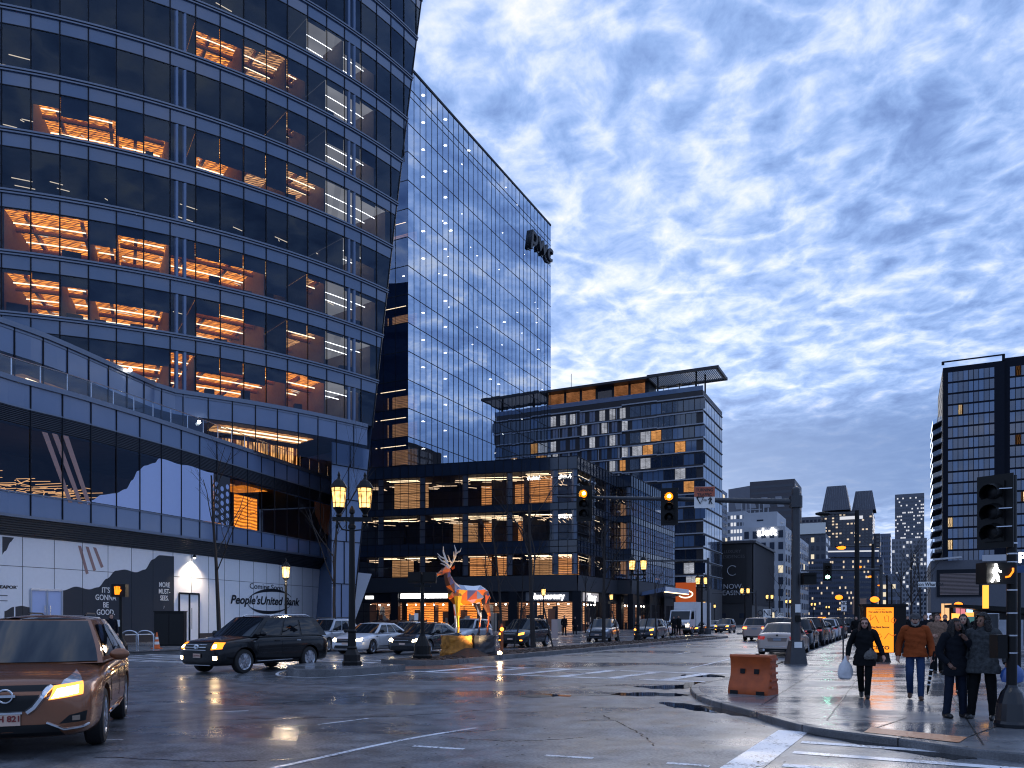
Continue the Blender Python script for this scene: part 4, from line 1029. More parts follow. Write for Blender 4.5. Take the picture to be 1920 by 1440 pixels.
tower('distant_slab_tower','small dim slab tower in the gap right of the stepped skyscraper',corner(1670,760),wid(1648,1670,760),40,hgt(1000,760),tint('slab_dim',(.09,.11,.16)),16,5,2,lit=.06)
d=560
RT=tower('upright_office_tower','upright grey tower with many lit rows left of the dark residential tower',corner(1733,d),wid(1678,1733,d),40,hgt(924,d),tint('upright_grey',(.10,.11,.14)),34,16,4,lit=.3,litm=emw,fill=.8,hfill=.4)
tower('','',corner(1738,d-14),wid(1672,1738,d-14),14,hgt(1012,d),tint('upright_grey2',(.18,.19,.22)),18,10,2,lit=.18,litm=emw,root=RT,parts=60)
o=tower('white_rimmed_block','dark block with a bright white rim behind the hotel',corner(1548,400),wid(1490,1548,400),30,hgt(1000,400),tint('rim_dark',(.06,.07,.09)),10,6,2,lit=.06)
m=MB(); K=corner(1548,400); w=wid(1490,1548,400); m.bar(K-dv*w-du*.5+Vector((0,0,hgt(990,400))),K-du*.5+Vector((0,0,hgt(990,400))),1.2,5.5); m.build('white_rim',mat('rim_white',(.62,.63,.6),.5),o)
o=tower('blue_glass_block','low curved blue glass block with lit floors closing the avenue',corner(1655,330),wid(1515,1655,330),30,hgt(1044,330),tint('bluebl',(.045,.06,.10)),12,40,3,lit=.10,litm=emo,fill=.8,hfill=.45)
m=MB(); K=corner(1655,330); w=wid(1515,1655,330); m.bar(K-dv*w*.72+du*3+Vector((0,0,hgt(1032,330))),K-dv*w*.05+du*3+Vector((0,0,hgt(1036,330))),8,4); m.build('roof_storey',tint('bluebl2',(.06,.075,.12)),o)
m=MB(); m.bar(K-dv*w*.72-du*.9+Vector((0,0,hgt(1031,330))),K-dv*w*.05-du*.9+Vector((0,0,hgt(1033,330))),.4,.6); m.build('lit_edge',emw,o)
tower('brick_low_block','low grey brick block below the stepped skyscraper',corner(1690,300),wid(1645,1690,300),20,hgt(1075,300),tint('brickl',(.15,.17,.22)),6,5,2,lit=.1)
# right residential tower
d=168; K=Vector(((1768-960)/F*d,d,0)); 
RG=mat('resid_glass',(.035,.06,.12),.06,coat=1,spec=.9); RG2=mat('resid_glass_pale',(.10,.17,.30),.08,coat=1); rlit=litwood('resid_lit',(1,.75,.45),.9,(1,1,1.5))
RTW=thing('dark_residential_tower','dark blue residential tower with stacked balconies at the right edge','building',(K.x+12,K.y,0))
RSD=mat('resid_side_glass',(.02,.03,.05),.5,spec=.2)
rw=mat('resid_frame',(.010,.013,.022),.7,spec=.1,noise=.2); H1=hgt(690,d)
m=MB(); m.prism([(q.x,q.y) for q in (K,K+dv*11.2,K+dv*11.2+du*26,K+du*26)],0,H1); m.prism([(q.x,q.y) for q in (K+dv*11.2+du*1.2,K+dv*34+du*1.2,K+dv*34+du*26,K+dv*11.2+du*26)],0,H1+.8)
m.prism([(q.x,q.y) for q in (K+du*26-dv*.0,K+du*26+dv*8,K+du*48+dv*8,K+du*48)],0,hgt(760,d)+4); m.build('tower_wall',rw,RTW,fix=True)
items=[]; nf=19; f_=(H1-10)/nf; fl=MB()
for r in range(nf):
    z=9+r*f_
    for org,n,b in ((K+dv*.9-du*.06,9,.947),(K+dv*12.2+du*1.14,19,1.01)):
        for i in range(n):
            a=org+dv*(i*b+.06); c=org+dv*(i*b+b-.06); q=rb.random()
            items.append(([[(a.x,a.y,z+.25),(c.x,c.y,z+.25),(c.x,c.y,z+f_-.15),(a.x,a.y,z+f_-.15)]],RG if q<.50 else RG2 if q<.97 else rlit))
    for i in range(5):
        a=K+du*(2+i*4)-dv*.06; c=a+du*3.2; items.append(([[(c.x,c.y,z+.3),(a.x,a.y,z+.3),(a.x,a.y,z+f_-.3),(c.x,c.y,z+f_-.3)][::-1]],RSD))
    if 2<=r<=15:
        o=K+du*10-dv*0; bl=MB(); q=[K+du*(3+0)-dv*.0,K+du*23,K+du*23-dv*1.7,K+du*7-dv*1.7]
        bl.prism([(p.x,p.y) for p in q],z-.1,z+.14); bl.build('balcony',mat('balcony_slab',(.03,.036,.05),.7,spec=.1),RTW,fix=True)
        rl_=MB(); rl_.quad(*[(p.x,p.y,zz) for p,zz in ((q[2],z+.14),(q[3],z+.14),(q[3],z+1.1),(q[2],z+1.1))]); rl_.quad(*[(p.x,p.y,zz) for p,zz in ((q[3],z+.14),(q[0],z+.14),(q[0],z+1.1),(q[3],z+1.1))]); rl_.build('balcony_glass',M_GLASSC,RTW)
windows(RTW,items)
m=MB(); m.bar(K+Vector((0,0,H1+1.2))-du*.1,K+dv*11.2+Vector((0,0,H1+1.2))-du*.1,.3,.25); m.bar(K+Vector((0,0,H1+.6))-du*.1,K+Vector((0,0,H1+1.3))-du*.1,.4,.4); m.bar(K+dv*11+Vector((0,0,H1))-du*.1,K+dv*11+Vector((0,0,H1+1.3))-du*.1,.4,.4); m.build('roof_rail',rw,RTW)
# low building with a blank screen and a shop row below
d=118; K=Vector(((1745-960)/F*d,d,0)); lw_=mat('low_grey',(.10,.11,.135),.6,noise=.2)
LBD=thing('low_grey_building','low grey building with a brownish louvred screen on its front, foot of the residential tower','building',(K.x+6,K.y,0))
m=MB(); m.prism([(q.x,q.y) for q in (K,K+dv*26,K+dv*26+du*18,K+du*18)],2.6,hgt(1052,d)); m.build('upper_wall',lw_,LBD,fix=True)
m=MB(); m.bar(K+dv*.8-du*.12+Vector((0,0,hgt(1094,d))),K+dv*6.6-du*.12+Vector((0,0,hgt(1094,d))),.2,4.0); m.build('screen_frame',M_MULL,LBD)
m=MB()
for i in range(16): z=hgt(1115,d)+i*.2; m.bar(K+dv*1.2-du*.3+Vector((0,0,z)),K+dv*6.2-du*.3+Vector((0,0,z)),.1,.13)
m.build('louvred_screen',mat('screen_taupe',(.24,.19,.18),.6,noise=.2),LBD)
m=MB(); m.bar(K+dv*.3-du*.6+Vector((0,0,hgt(1050,d))),K+dv*4-du*.6+Vector((0,0,hgt(1047,d))),1,.25); m.bar(K+dv*6.6-du*.7+Vector((0,0,hgt(1050,d))),K+dv*11-du*.7+Vector((0,0,hgt(1050,d))),.2,.9); m.build('roof_sign',mat('roof_sign_pale',(.5,.52,.56),.5),LBD)
m=MB(); m.prism([(q.x,q.y) for q in (K+dv*.6+du*.6,K+dv*25+du*.6,K+dv*25+du*17,K+dv*.6+du*17)],0,2.6,top=False); m.build('ground_storey',M_INT,LBD,fix=True)
for i,(a,b,mt) in enumerate(((1.2,3.2,M_SHOPO),(4,6,M_SHOPW),(7.4,9.8,M_SHOPD))):
    m=MB(); p,q=K+dv*a+du*.5,K+dv*b+du*.5; m.quad((p.x,p.y,.3),(q.x,q.y,.3),(q.x,q.y,2.4),(p.x,p.y,2.4)); m.build('lit_shop_window',mt,LBD)
# ---------------------------------------------------------------- vehicles
def lerp_tab(tb,x):
    if x>=tb[0][0]: return tb[0][1]
    for (a,ya),(b,yb) in zip(tb,tb[1:]):
        if b<=x<=a: return ya+(yb-ya)*(a-x)/(a-b)
    return tb[-1][1]
def evaluated(o):
    dg=bpy.context.evaluated_depsgraph_get(); dg.update()
    return bpy.data.meshes.new_from_object(o.evaluated_get(dg))
def carpaint(n,c,metal=.5,r=.28): return mat(n,c,r,metal,coat=.6,noise=.05)
_bodies={}
def car_body(sp):
    """lower body: lofted stations, rounded, wheel arches cut out"""
    L,W=sp['L'],sp['W']; top=sp['top']; gc=sp.get('gc',.2)
    xs=[L/2,L/2-.05,L/2-.16,L/2-.36,L/2-.7,L/2-1.0,L/2-1.35,.8,.2,-.4,-1.0,-L/2+1.1,-L/2+.7,-L/2+.35,-L/2+.14,-L/2+.04,-L/2]
    wt=[.70,.80,.90,.965,1,1,1,1,1,1,1,1,1,.97,.92,.86,.76]
    m=MB(); rings=[]
    for i,(x,k) in enumerate(zip(xs,wt)):
        w=W/2*k; t=lerp_tab(top,x); b=gc+(.10 if i in (0,16) else .04 if i in (1,15) else 0); e=i in (0,16)
        zs=t-.13 if not e else t-.10
        h=[(0,b),(.8*w,b),(.96*w,b+.07),(1.0*w,b+(zs-b)*.45),(.985*w,zs-.05),(.95*w,zs+.04),(.84*w,t-.015),(.45*w,t+.02),(0,t+.03)]
        ring=[(x,y,z) for y,z in h]+[(x,-y,z) for y,z in h[-2:0:-1]]
        rings.append(ring)
    n=len(rings[0]); vs=[p for r in rings for p in r]; fs=[]
    for i in range(len(rings)-1):
        for k in range(n): fs.append((i*n+k,i*n+(k+1)%n,(i+1)*n+(k+1)%n,(i+1)*n+k))
    # end caps as quad strips
    for base,fl in ((0,True),((len(rings)-1)*n,False)):
        for k in range(n//2):
            a,b,c,d=k,(k+1),(n-k-1)%n,(n-k)%n
            q=[base+a,base+b,base+c,base+d]
            q=list(dict.fromkeys(q)); fs.append(tuple(q if fl else q[::-1]))
    m.add(vs,fs)
    me=m.mesh('body',[M_DARK]); o=bpy.data.objects.new('tmp',me); COL.objects.link(o)
    bm=bmesh.new(); bm.from_mesh(me); bmesh.ops.recalc_face_normals(bm,faces=bm.faces); bm.to_mesh(me); bm.free()
    s=o.modifiers.new('s','SUBSURF'); s.levels=2; s.render_levels=2
    c=MB(); r=sp['r']+.06
    for x in sp['ax']:
        for sy in (1,-1):
            M_=Matrix.Translation((x,sy*(W/2-.02),sp['r'])) @ Matrix.Rotation(pi/2,4,'X')
            c.lathe([(r,-.26),(r,.4)],n=28,M=M_)
    cm=c.mesh('cut',[M_BLACK]); 
    bm=bmesh.new(); bm.from_mesh(cm); bmesh.ops.recalc_face_normals(bm,faces=bm.faces); bm.to_mesh(cm); bm.free()
    co_=bpy.data.objects.new('cut',cm); COL.objects.link(co_)
    b=o.modifiers.new('b','BOOLEAN'); b.operation='DIFFERENCE'; b.object=co_; b.solver='EXACT'; b.material_mode='TRANSFER'
    out=evaluated(o)
    o.modifiers.remove(b); solid=evaluated(o)
    bpy.data.objects.remove(o); bpy.data.objects.remove(co_)
    bm=bmesh.new(); bm.from_mesh(solid); bv=BVHTree.FromBMesh(bm); bm.free()
    return out,bv
def gh(sp):
    """greenhouse surface: side sd, fraction f along, height h -> point"""
    xf0,xf1,xr0,xr1=sp['gx']; zb,zr=sp['gz']; wb,wr=sp['gw']
    def pt(side,f,h,off=0):
        hh=h; xf=xf0+(xf1-xf0)*hh; xr=xr0+(xr1-xr0)*hh; w=wb+(wr-wb)*(hh**1.25); z=zb+(zr-zb)*hh
        if side=='F': y=w*(1-2*f); p=Vector((xf+.16*(1-(y/w)**2)*(1-.5*hh),y,z)); n=Vector((.7,.25*y/w,.7)).normalized()
        elif side=='R': y=w*(1-2*f); p=Vector((xr-.10*(1-(y/w)**2),y,z)); n=Vector((-.85,.2*y/w,.4)).normalized()
        else:
            s=1 if side=='L' else -1; x=xf+(xr-xf)*f; bow=.035*(1-(2*f-1)**2)
            p=Vector((x,s*(w+bow),z)); n=Vector((0,s,.25)).normalized()
        return p+n*off
    return pt
def grid_patch(fn,nu,nv,flip=False):
    vs=[fn(i/nu,j/nv) for j in range(nv+1) for i in range(nu+1)]; fs=[]
    for j in range(nv):
        for i in range(nu):
            a=j*(nu+1)+i; q=(a,a+1,a+nu+2,a+nu+1); fs.append(q if not flip else q[::-1])
    return vs,fs
def wheel(parent,x,y,r,spk,W=.22,rimm=None):
    s=1 if y>0 else -1; c=Vector((x,y-s*.0,r)); Mx=Matrix.Translation(c) @ Matrix.Rotation(-s*pi/2,4,'X')
    m=MB(); hw=W/2
    m.lathe([(r*.62,-hw),(r*.92,-hw),(r*.99,-hw*.7),(r,0),(r*.99,hw*.7),(r*.92,hw),(r*.70,hw+.004),(r*.64,hw-.03),(r*.62,-hw)],n=26,M=Mx)
    t=m.build('wheel',M_RUBBER,parent,True,local=True)
    m=MB(); m.lathe([(r*.66,hw-.035),(r*.67,hw-.004),(r*.60,hw-.02),(r*.585,hw-.07)],n=26,M=Mx)
    for k in range(spk):
        a=2*pi*k/spk; d=Vector((cos(a),sin(a),0)); e=Vector((-sin(a),cos(a),0))
        for sg in (-.5,.5):
            p0=d*r*.1+e*sg*.05+Vector((0,0,hw-.028)); p1=d*r*.61+e*sg*r*.22+Vector((0,0,hw-.016))
            m.bar(Mx@p0,Mx@p1,.03,.03,up=Mx.to_3x3()@Vector((0,0,1)))
    m.lathe([(r*.17,hw-.05),(r*.15,hw-.008),(.001,hw-.005)],n=14,M=Mx)
    m.build('rim',rimm or M_RIM,t,local=True)
    m=MB(); m.lathe([(r*.60,hw-.10),(r*.595,hw-.09)],n=20,M=Mx); m.lathe([(r*.36,hw-.088),(r*.36,hw-.07)],n=18,M=Mx); m.build('brake_disc',M_BLACK,t,local=True)
def car(name,label,cat,sp,paint,loc,rz,group=None,front=True,rear=True,lamp='off',detail=1,extra=None,rails=False,windows_=((.06,.33),(.36,.60),(.63,.90)),clad=None):
    """local axes: +x ahead, +y the car's left"""
    T=thing(name,label,cat,loc,rz,group)
    key=sp['key']
    if key not in _bodies: _bodies[key]=car_body(sp)
    src,bv=_bodies[key]; me=src.copy(); me.name='body'; me.materials.clear(); me.materials.append(paint); me.materials.append(M_BLACK)
    me.polygons.foreach_set('use_smooth',[True]*len(me.polygons)); me.set_sharp_from_angle(angle=radians(32))
    o=bpy.data.objects.new('body',me); COL.objects.link(o); o.parent=T
    L,W=sp['L'],sp['W']
    def hit(orig,d,off=.006):
        r=bv.ray_cast(Vector(orig),Vector(d).normalized())
        if r[0] is None: return None
        n=r[1] if r[1].dot(Vector(d))<0 else -r[1]
        return r[0]+n*off
    def proj(corners,dirv,nu=8,nv=4,off=.008,front_=True):
        """corners in (y,z) on a frontal plane (or (x,z) for sides); cast along dirv"""
        d=Vector(dirv).normalized()
        def fn(a,b):
            p=(Vector(corners[0]).lerp(Vector(corners[1]),a)).lerp(Vector(corners[3]).lerp(Vector(corners[2]),a),b)
            if abs(d.x)>=abs(d.y): X=L/2*(1 if d.x<0 else -1); base=Vector((X,p.x,p.y))
            else: Y=W/2*(1 if d.y<0 else -1); base=Vector((p.x,Y,p.y))
            h=hit(base-d*2,d,off)
            return h if h is not None else base
        return fn
    def patch(nm,corners,dirv,mt,nu=8,nv=4,off=.008,par=None):
        m=MB(); m.add(*grid_patch(proj(corners,dirv,nu,nv,off),nu,nv)); return m.build(nm,mt,par or T,True,local=True,fix=False)
    def ribbon(nm,pts,w,dirv,mt,off=.012,par=None,rad=None):
        d=Vector(dirv).normalized(); q=[]
        for (a,z),(a2,z2) in zip(pts,pts[1:]):
            for k in range(6):
                f=k/6; aa,zz=a+(a2-a)*f,z+(z2-z)*f; base=Vector((L/2*(1 if d.x<0 else -1),aa,zz)) if abs(d.x)>=abs(d.y) else Vector((aa,W/2*(1 if d.y<0 else -1),zz))
                h=hit(base-d*2,d,off); 
                if h is not None: q.append(h)
        if len(q)<2: return None
        m=MB(); m.tube(q,w/2,6); return m.build(nm,mt,par or T,True,local=True)
    # greenhouse
    g=gh(sp); m=MB(); N_=6
    for sd in 'FLRP':
        vs,fs=grid_patch(lambda a,b:g('R' if sd=='R' else sd if sd in 'FL' else 'P',a,b),8,N_); m.add(vs,fs)
    xf1,xr1=sp['gx'][1],sp['gx'][3]; zr=sp['gz'][1]; wr=sp['gw'][1]
    def roof(a,b):
        e=g('F',b,1); r=g('R',b,1); p=e.lerp(r,a); l=(2*b-1); p.y=p.y
        side=g('L',a,1).y; p.y=side*(1-2*b); p.z=zr+sp.get('crown',.05)*(1-l*l)*(1-(2*a-1)**4*.6)+.0; return p
    m.add(*grid_patch(roof,12,8)); cab=m.build('cabin',paint,T,True,local=True,ang=28,fix=True)
    gm=M_CARGL
    for nm,sd,f0,f1,h0,h1 in (('windscreen','F',.035,.965,.03,.95),('rear_window','R',.06,.94,sp.get('rw',.12),.93)):
        m=MB(); m.add(*grid_patch(lambda a,b:g(sd,f0+(f1-f0)*a,h0+(h1-h0)*b,.012),8,4)); m.build(nm,gm,T,True,local=True,fix=True)
    for sd in 'LP':
        for i,(a0,a1) in enumerate(windows_):
            def fn(a,b):
                h=.07+.80*b; f=a0+(a1-a0)*a
                if i==len(windows_)-1: f=a0+(a1-a0)*a*(1-.10*b)
                return g(sd,f,h,.012)
            m=MB(); m.add(*grid_patch(fn,5,3)); m.build('side_window',gm,T,True,local=True,fix=True)
        if detail:
            s=1 if sd=='L' else -1; m=MB(); c=g(sd,.10,.07); c=Vector((sp['gx'][0]-.30,s*(W/2+.09),sp['gz'][0]+.10))
            m.sphere(c,(.07,.13,.085),10,6); m.bar(c,(c.x-.02,s*(W/2-.12),c.z-.06),.05,.05); m.build('door_mirror',paint if detail>1 else M_BLACK,T,True,local=True)
            for k,x in enumerate(sp.get('doors',())):
                ribbon('door_seam',[(x,sp['gz'][0]-.05),(x,.42)],.010,(0,-s,0),M_BLACK,off=.001)
                h=hit((x+.22,s*3,sp['gz'][0]-.13),(0,-s,0),.02)
                if h: m=MB(); m.bar(h-Vector((.09,0,0)),h+Vector((.09,0,0)),.03,.03); m.build('door_handle',paint if k%2 else M_CHROME,T,local=True)
            if sp.get('chrome'): ribbon('window_trim',[(sp['gx'][0]-.2,sp['gz'][0]+.005),(sp['gx'][2]+.2,sp['gz'][0]+.015)],.018,(0,-s,0),M_CHROME,off=.004)
            ribbon('sill_trim',[(sp['ax'][0]-.5,.36),(sp['ax'][1]+.5,.36)],.03,(0,-s,0),clad or M_CHROME if sp.get('chrome') else M_BLACK,off=.006)
    for s in (1,-1):
        if rails: m=MB(); m.tube([g('L' if s>0 else 'P',.12,1)+Vector((0,-s*.10,.035)),g('L' if s>0 else 'P',.2,1)+Vector((0,-s*.10,.085)),g('L' if s>0 else 'P',.85,1)+Vector((0,-s*.10,.085)),g('L' if s>0 else 'P',.93,1)+Vector((0,-s*.10,.035))],.022,6); m.build('roof_rail',M_STEEL if detail>1 else M_DARK,T,local=True)
        for x in sp['ax']: wheel(T,x,s*(W/2-.135),sp['r'],sp.get('spk',5))
    if extra: extra(T,patch,ribbon,hit,g)
    else:
        hz_=sp.get('hl',.68); zl=sp.get('hz',.10)
        if front:
            for s in (1,-1):
                hl=patch('headlight',[(s*W*.27,hz_-zl*.6),(s*W*.46,hz_-zl*.2),(s*W*.47,hz_+zl*.8),(s*W*.29,hz_+zl*.3)],(-1,-s*.35,0),M_STEEL if lamp=='off' else M_HEADA if lamp=='amber' else M_HEAD,6,3)
                if sp.get('fog') : patch('fog_lamp',[(s*W*.32,.40),(s*W*.40,.40),(s*W*.40,.46),(s*W*.32,.46)],(-1,-s*.2,0),M_HEADA if lamp!='off' else M_STEEL,3,2)
            patch('grille',[(-W*.25,hz_-.12),(W*.25,hz_-.12),(W*.27,hz_+.06),(-W*.27,hz_+.06)],(-1,0,0),M_DARK,8,3)
            ribbon('grille_bar',[(-W*.25,hz_),(W*.25,hz_)],.025,(-1,0,0),M_CHROME)
            patch('lower_intake',[(-W*.33,.27),(W*.33,.27),(W*.30,.42),(-W*.30,.42)],(-1,0,0),M_DARK,8,2)
            patch('number_plate',[(-.16,.46),(.16,.46),(.16,.55),(-.16,.55)],(-1,0,0),M_PLATE,2,2,.02)
        if rear:
            tz=sp.get('tz',.86)
            for s in (1,-1): patch('tail_light',[(s*W*.29,tz-.09),(s*W*.47,tz-.07),(s*W*.46,tz+.08),(s*W*.27,tz+.05)],(1,-s*.3,0),M_TAIL if lamp!='brake' else mat('tail_lit',(.3,.01,.01),.2,emit=(1,.12,.03),es=6),5,3)
            patch('number_plate',[(-.19,tz-.13),(.19,tz-.13),(.19,tz-.02),(-.19,tz-.02)],(1,0,0),mat('plate_grey',(.22,.25,.30),.5),2,2,.015)
            patch('rear_bumper',[(-W*.40,.25),(W*.40,.25),(W*.40,.38),(-W*.40,.38)],(1,0,0),M_DARK,8,2)
    return T
SUV=dict(key='suv',L=4.79,W=1.91,r=.37,ax=(1.44,-1.36),top=[(2.4,.80),(2.24,.96),(1.9,1.04),(1.2,1.10),(.9,1.14),(-1.6,1.16),(-2.1,1.14),(-2.4,1.02)],gx=(1.12,.36,-2.24,-1.86),gz=(1.09,1.69),gw=(.86,.66),hl=.82,hz=.15,fog=1,spk=6,chrome=1,doors=(.92,-.10,-1.02),tz=.98,gc=.24)
MUR=dict(key='mur',L=4.89,W=1.93,r=.375,ax=(1.45,-1.37),top=[(2.45,.74),(2.28,.90),(1.9,.99),(1.3,1.05),(.9,1.10),(-1.4,1.16),(-2.1,1.12),(-2.45,.98)],gx=(1.22,.30,-2.30,-1.50),gz=(1.06,1.64),gw=(.88,.62),spk=5,chrome=1,doors=(.92,-.10,-1.0),gc=.22,crown=.07)
SED=dict(key='sed',L=4.85,W=1.84,r=.33,ax=(1.42,-1.38),top=[(2.42,.64),(2.25,.76),(1.8,.86),(1.2,.94),(.9,.97),(-1.5,1.03),(-2.1,1.05),(-2.42,.92)],gx=(1.10,.22,-1.98,-1.05),gz=(.95,1.42),gw=(.82,.58),hl=.66,hz=.12,spk=5,doors=(.85,-.1,-1.0),tz=.86,gc=.17)
COM=dict(key='com',L=4.45,W=1.82,r=.35,ax=(1.32,-1.27),top=[(2.22,.74),(2.05,.90),(1.7,.98),(1.2,1.03),(.9,1.06),(-1.4,1.12),(-2.0,1.08),(-2.22,.95)],gx=(1.05,.26,-2.04,-1.66),gz=(1.03,1.62),gw=(.82,.62),hl=.78,hz=.13,fog=1,spk=5,doors=(.82,-.12,-1.0),tz=.95,gc=.22)
BMW=dict(key='bmw',L=4.86,W=1.85,r=.335,ax=(1.45,-1.40),top=[(2.43,.64),(2.25,.76),(1.8,.86),(1.2,.93),(.9,.96),(-1.5,1.02),(-2.2,1.05),(-2.43,.96)],gx=(1.02,.12,-1.90,-1.12),gz=(.95,1.44),gw=(.82,.60),hl=.66,hz=.1,spk=5,doors=(.8,-.15,-1.0),tz=.82,gc=.17,rw=.10)
# -- copper crossover in the foreground, cut by the left edge
def ex_mur(T,patch,ribbon,hit,g):
    W=1.93; BR=(-1,0,0)
    patch('grille',[(-.28,.56),(.28,.56),(.50,.86),(-.50,.86)],BR,M_DARK,12,5,.004)
    m=MB()
    for s in (1,-1): ribbon('grille_chrome',[(s*.22,.545),(s*.29,.60),(s*.38,.73),(s*.47,.85)],.075,BR,M_CHROME,.016)
    ribbon('grille_chrome',[(-.26,.545),(.26,.545)],.045,BR,M_CHROME,.016)
    c=hit((4,0,.745),BR,.03)
    m=MB(); Mx=Matrix.Translation(c) @ Matrix.Rotation(pi/2,4,'Y')
    m.tube([Mx@Vector((.075*cos(a*pi/10),.075*sin(a*pi/10),0)) for a in range(21)],.012,6); m.bar(Mx@Vector((0,-.105,0)),Mx@Vector((0,.105,0)),.03,.016,up=Vector((1,0,0))); m.build('badge',M_CHROME,T,local=True)
    for s in (1,-1):
        hl=patch('headlight',[(s*.42,.70),(s*.80,.76),(s*.95,1.0),(s*.66,.90)],(-1,-s*.45,0),mat('headlight_shell',(.55,.56,.6),.12,.6,coat=1),10,5,.010)
        patch('lit_lens',[(s*.47,.705),(s*.77,.75),(s*.80,.835),(s*.55,.80)],(-1,-s*.45,0),emis('headlight_bright',(1,.74,.38),30),6,3,.02,par=hl)
        patch('lens_halo',[(s*.44,.685),(s*.83,.735),(s*.88,.88),(s*.52,.84)],(-1,-s*.45,0),emis('headlight_halo',(1,.36,.06),1.6),6,3,.014,par=hl)  # amber glow of the headlight, put on as an emissive patch round the lens
        patch('fog_recess',[(s*.55,.40),(s*.84,.42),(s*.86,.54),(s*.66,.50)],(-1,-s*.25,0),M_DARK,6,3,.006)
        patch('fog_lamp',[(s*.69,.435),(s*.77,.435),(s*.77,.495),(s*.69,.49)],(-1,-s*.25,0),mat('fog_glass',(.3,.22,.16),.1,.3,coat=1),3,2,.014)
        ribbon('bumper_chrome',[(s*.42,.42),(s*.60,.335),(s*.80,.355),(s*.88,.385)],.032,(-1,-s*.2,0),M_CHROME,.014)
        ribbon('side_chrome',[(.6,.40),(.0,.37),(-.8,.42)],.035,(0,-s,0),M_CHROME,.012)
    patch('lower_intake',[(-.6,.26),(.6,.26),(.5,.40),(-.5,.40)],BR,M_DARK,10,3,.006)
    p=patch('number_plate',[(-.155,.40),(.155,.40),(.155,.555),(-.155,.555)],BR,M_PLATE,2,2,.03)
    c=hit((4,.02,.48),BR,.038); text('plate_number','7H 821',p,T_w(T)@c,(T_w(T).to_3x3()@Vector((0,1,0))),(0,0,1),.095,M_PLATEINK,bold=.003,ext=.001)
def T_w(T): return WM[T.name]
def heading(dx,dy): return atan2(dy,dx)
COP=carpaint('copper_paint',(.25,.10,.048),.55,.27)
car('copper_crossover','copper crossover turning at the lower left corner with one bright headlight and a chrome grille','car',MUR,COP,(-6.78,11.45,0),heading(.362,-.932),lamp='head',detail=2,extra=ex_mur)
def ex_high(T,patch,ribbon,hit,g):
    BR=(-1,0,0)
    patch('grille',[(-.56,.70),(.56,.70),(.60,.93),(-.60,.93)],BR,M_DARK,12,4,.005)
    for z in (.725,.80,.875): ribbon('grille_bar',[(-.56,z),(.56,z)],.034,BR,M_CHROME,.015)
    c=hit((4,0,.82),BR,.035); m=MB(); Mx=Matrix.Translation(c) @ Matrix.Rotation(pi/2,4,'Y')
    for ry,rz_ in ((.095,.062),(.05,.06),(.09,.03)): m.tube([Mx@Vector((rz_*cos(a*pi/10),ry*sin(a*pi/10),0)) for a in range(21)],.010,5)
    m.build('badge',M_CHROME,T,local=True)
    for s in (1,-1):
        h=patch('headlight',[(s*.56,.73),(s*.90,.76),(s*.93,.94),(s*.60,.95)],(-1,-s*.35,0),emis('amber_lens',(1,.24,.012),1.9),8,4,.010)
        patch('lit_lens',[(s*.63,.78),(s*.74,.79),(s*.74,.87),(s*.63,.87)],(-1,-s*.35,0),emis('headlight_core',(1,.75,.36),34),4,3,.018,par=h)
        c=hit((4,s*.70,.50),(-1,0,0),.0)
        patch('fog_lamp',[(s*.64,.445),(s*.76,.445),(s*.76,.545),(s*.64,.545)],(-1,-s*.1,0),emis('fog_core',(1,.70,.36),30),3,3,.012)
        patch('fog_surround',[(s*.58,.42),(s*.84,.42),(s*.84,.58),(s*.58,.58)],(-1,-s*.1,0),M_DARK,4,3,.006)
    patch('lower_intake',[(-.55,.30),(.55,.30),(.50,.44),(-.50,.44)],BR,M_DARK,10,3,.006)
    ribbon('bumper_trim',[(-.7,.29),(.7,.29)],.025,BR,M_STEEL,.012)
    p=patch('number_plate',[(-.155,.50),(.155,.50),(.155,.62),(-.155,.62)],BR,M_PLATE,2,2,.03)
    c=hit((4,0,.56),BR,.038); text('plate_number','528 KN1',p,T_w(T)@c,(T_w(T).to_3x3()@Vector((0,1,0))),(0,0,1),.08,M_PLATEINK,ext=.001)
BLK=mat('black_paint',(.003,.004,.006),.22,0,coat=.35,spec=.2)
car('black_suv','black SUV with amber headlights and three chrome grille bars beside the lamp island','car',SUV,BLK,(-8.15,25.35,0),heading(-.47,-.88),lamp='amber',detail=2,extra=ex_high,rails=True)
SIL=carpaint('silver_paint',(.42,.45,.50),.4,.3); WHT=carpaint('white_paint',(.66,.68,.72),.05,.3); GRY=carpaint('grey_paint',(.10,.115,.14),.5,.3); DKB=carpaint('dark_paint',(.02,.024,.032),.3,.25); TAN=carpaint('tan_paint',(.40,.32,.28),.4,.3)
H0=heading(-.31,-.95)
def at(px,d): p=G(px,d); return (p.x,p.y,0)
mov='cars queueing beyond the median'
car('silver_suv','silver SUV half hidden between the black SUV and the double lantern post','car',COM,SIL,at(612,40.5),H0+.03,mov,rails=True)
car('white_sedan','white sedan with glowing headlights right behind the double lantern post','car',SED,WHT,at(699,38.5),H0-.06,mov,lamp='head')
car('dark_sedan','dark sedan with glowing headlights behind the black signal post left of the elk statue','car',SED,DKB,at(800,38.0),H0-.05,mov,lamp='head')
car('pale_sedan','pale sedan whose roof shows between the white and the dark sedan','car',SED,SIL,at(768,50),H0,mov)
car('pale_suv','pale SUV seen behind the legs of the elk statue','car',COM,SIL,at(878,50),H0-.05,mov)
car('black_crossover','black crossover with one amber lamp to the right of the elk statue','car',COM,DKB,at(985,46.5),H0-.10,mov,lamp='amber')
car('grey_suv','grey SUV with pale roof pillars between two staked median trees','car',COM,GRY,at(1131,58),H0,mov,rails=True)
car('amber_lit_suv','dark SUV with a bright yellow headlamp beside a median sapling','car',COM,GRY,at(1219,63),H0-.10,mov,lamp='amber')
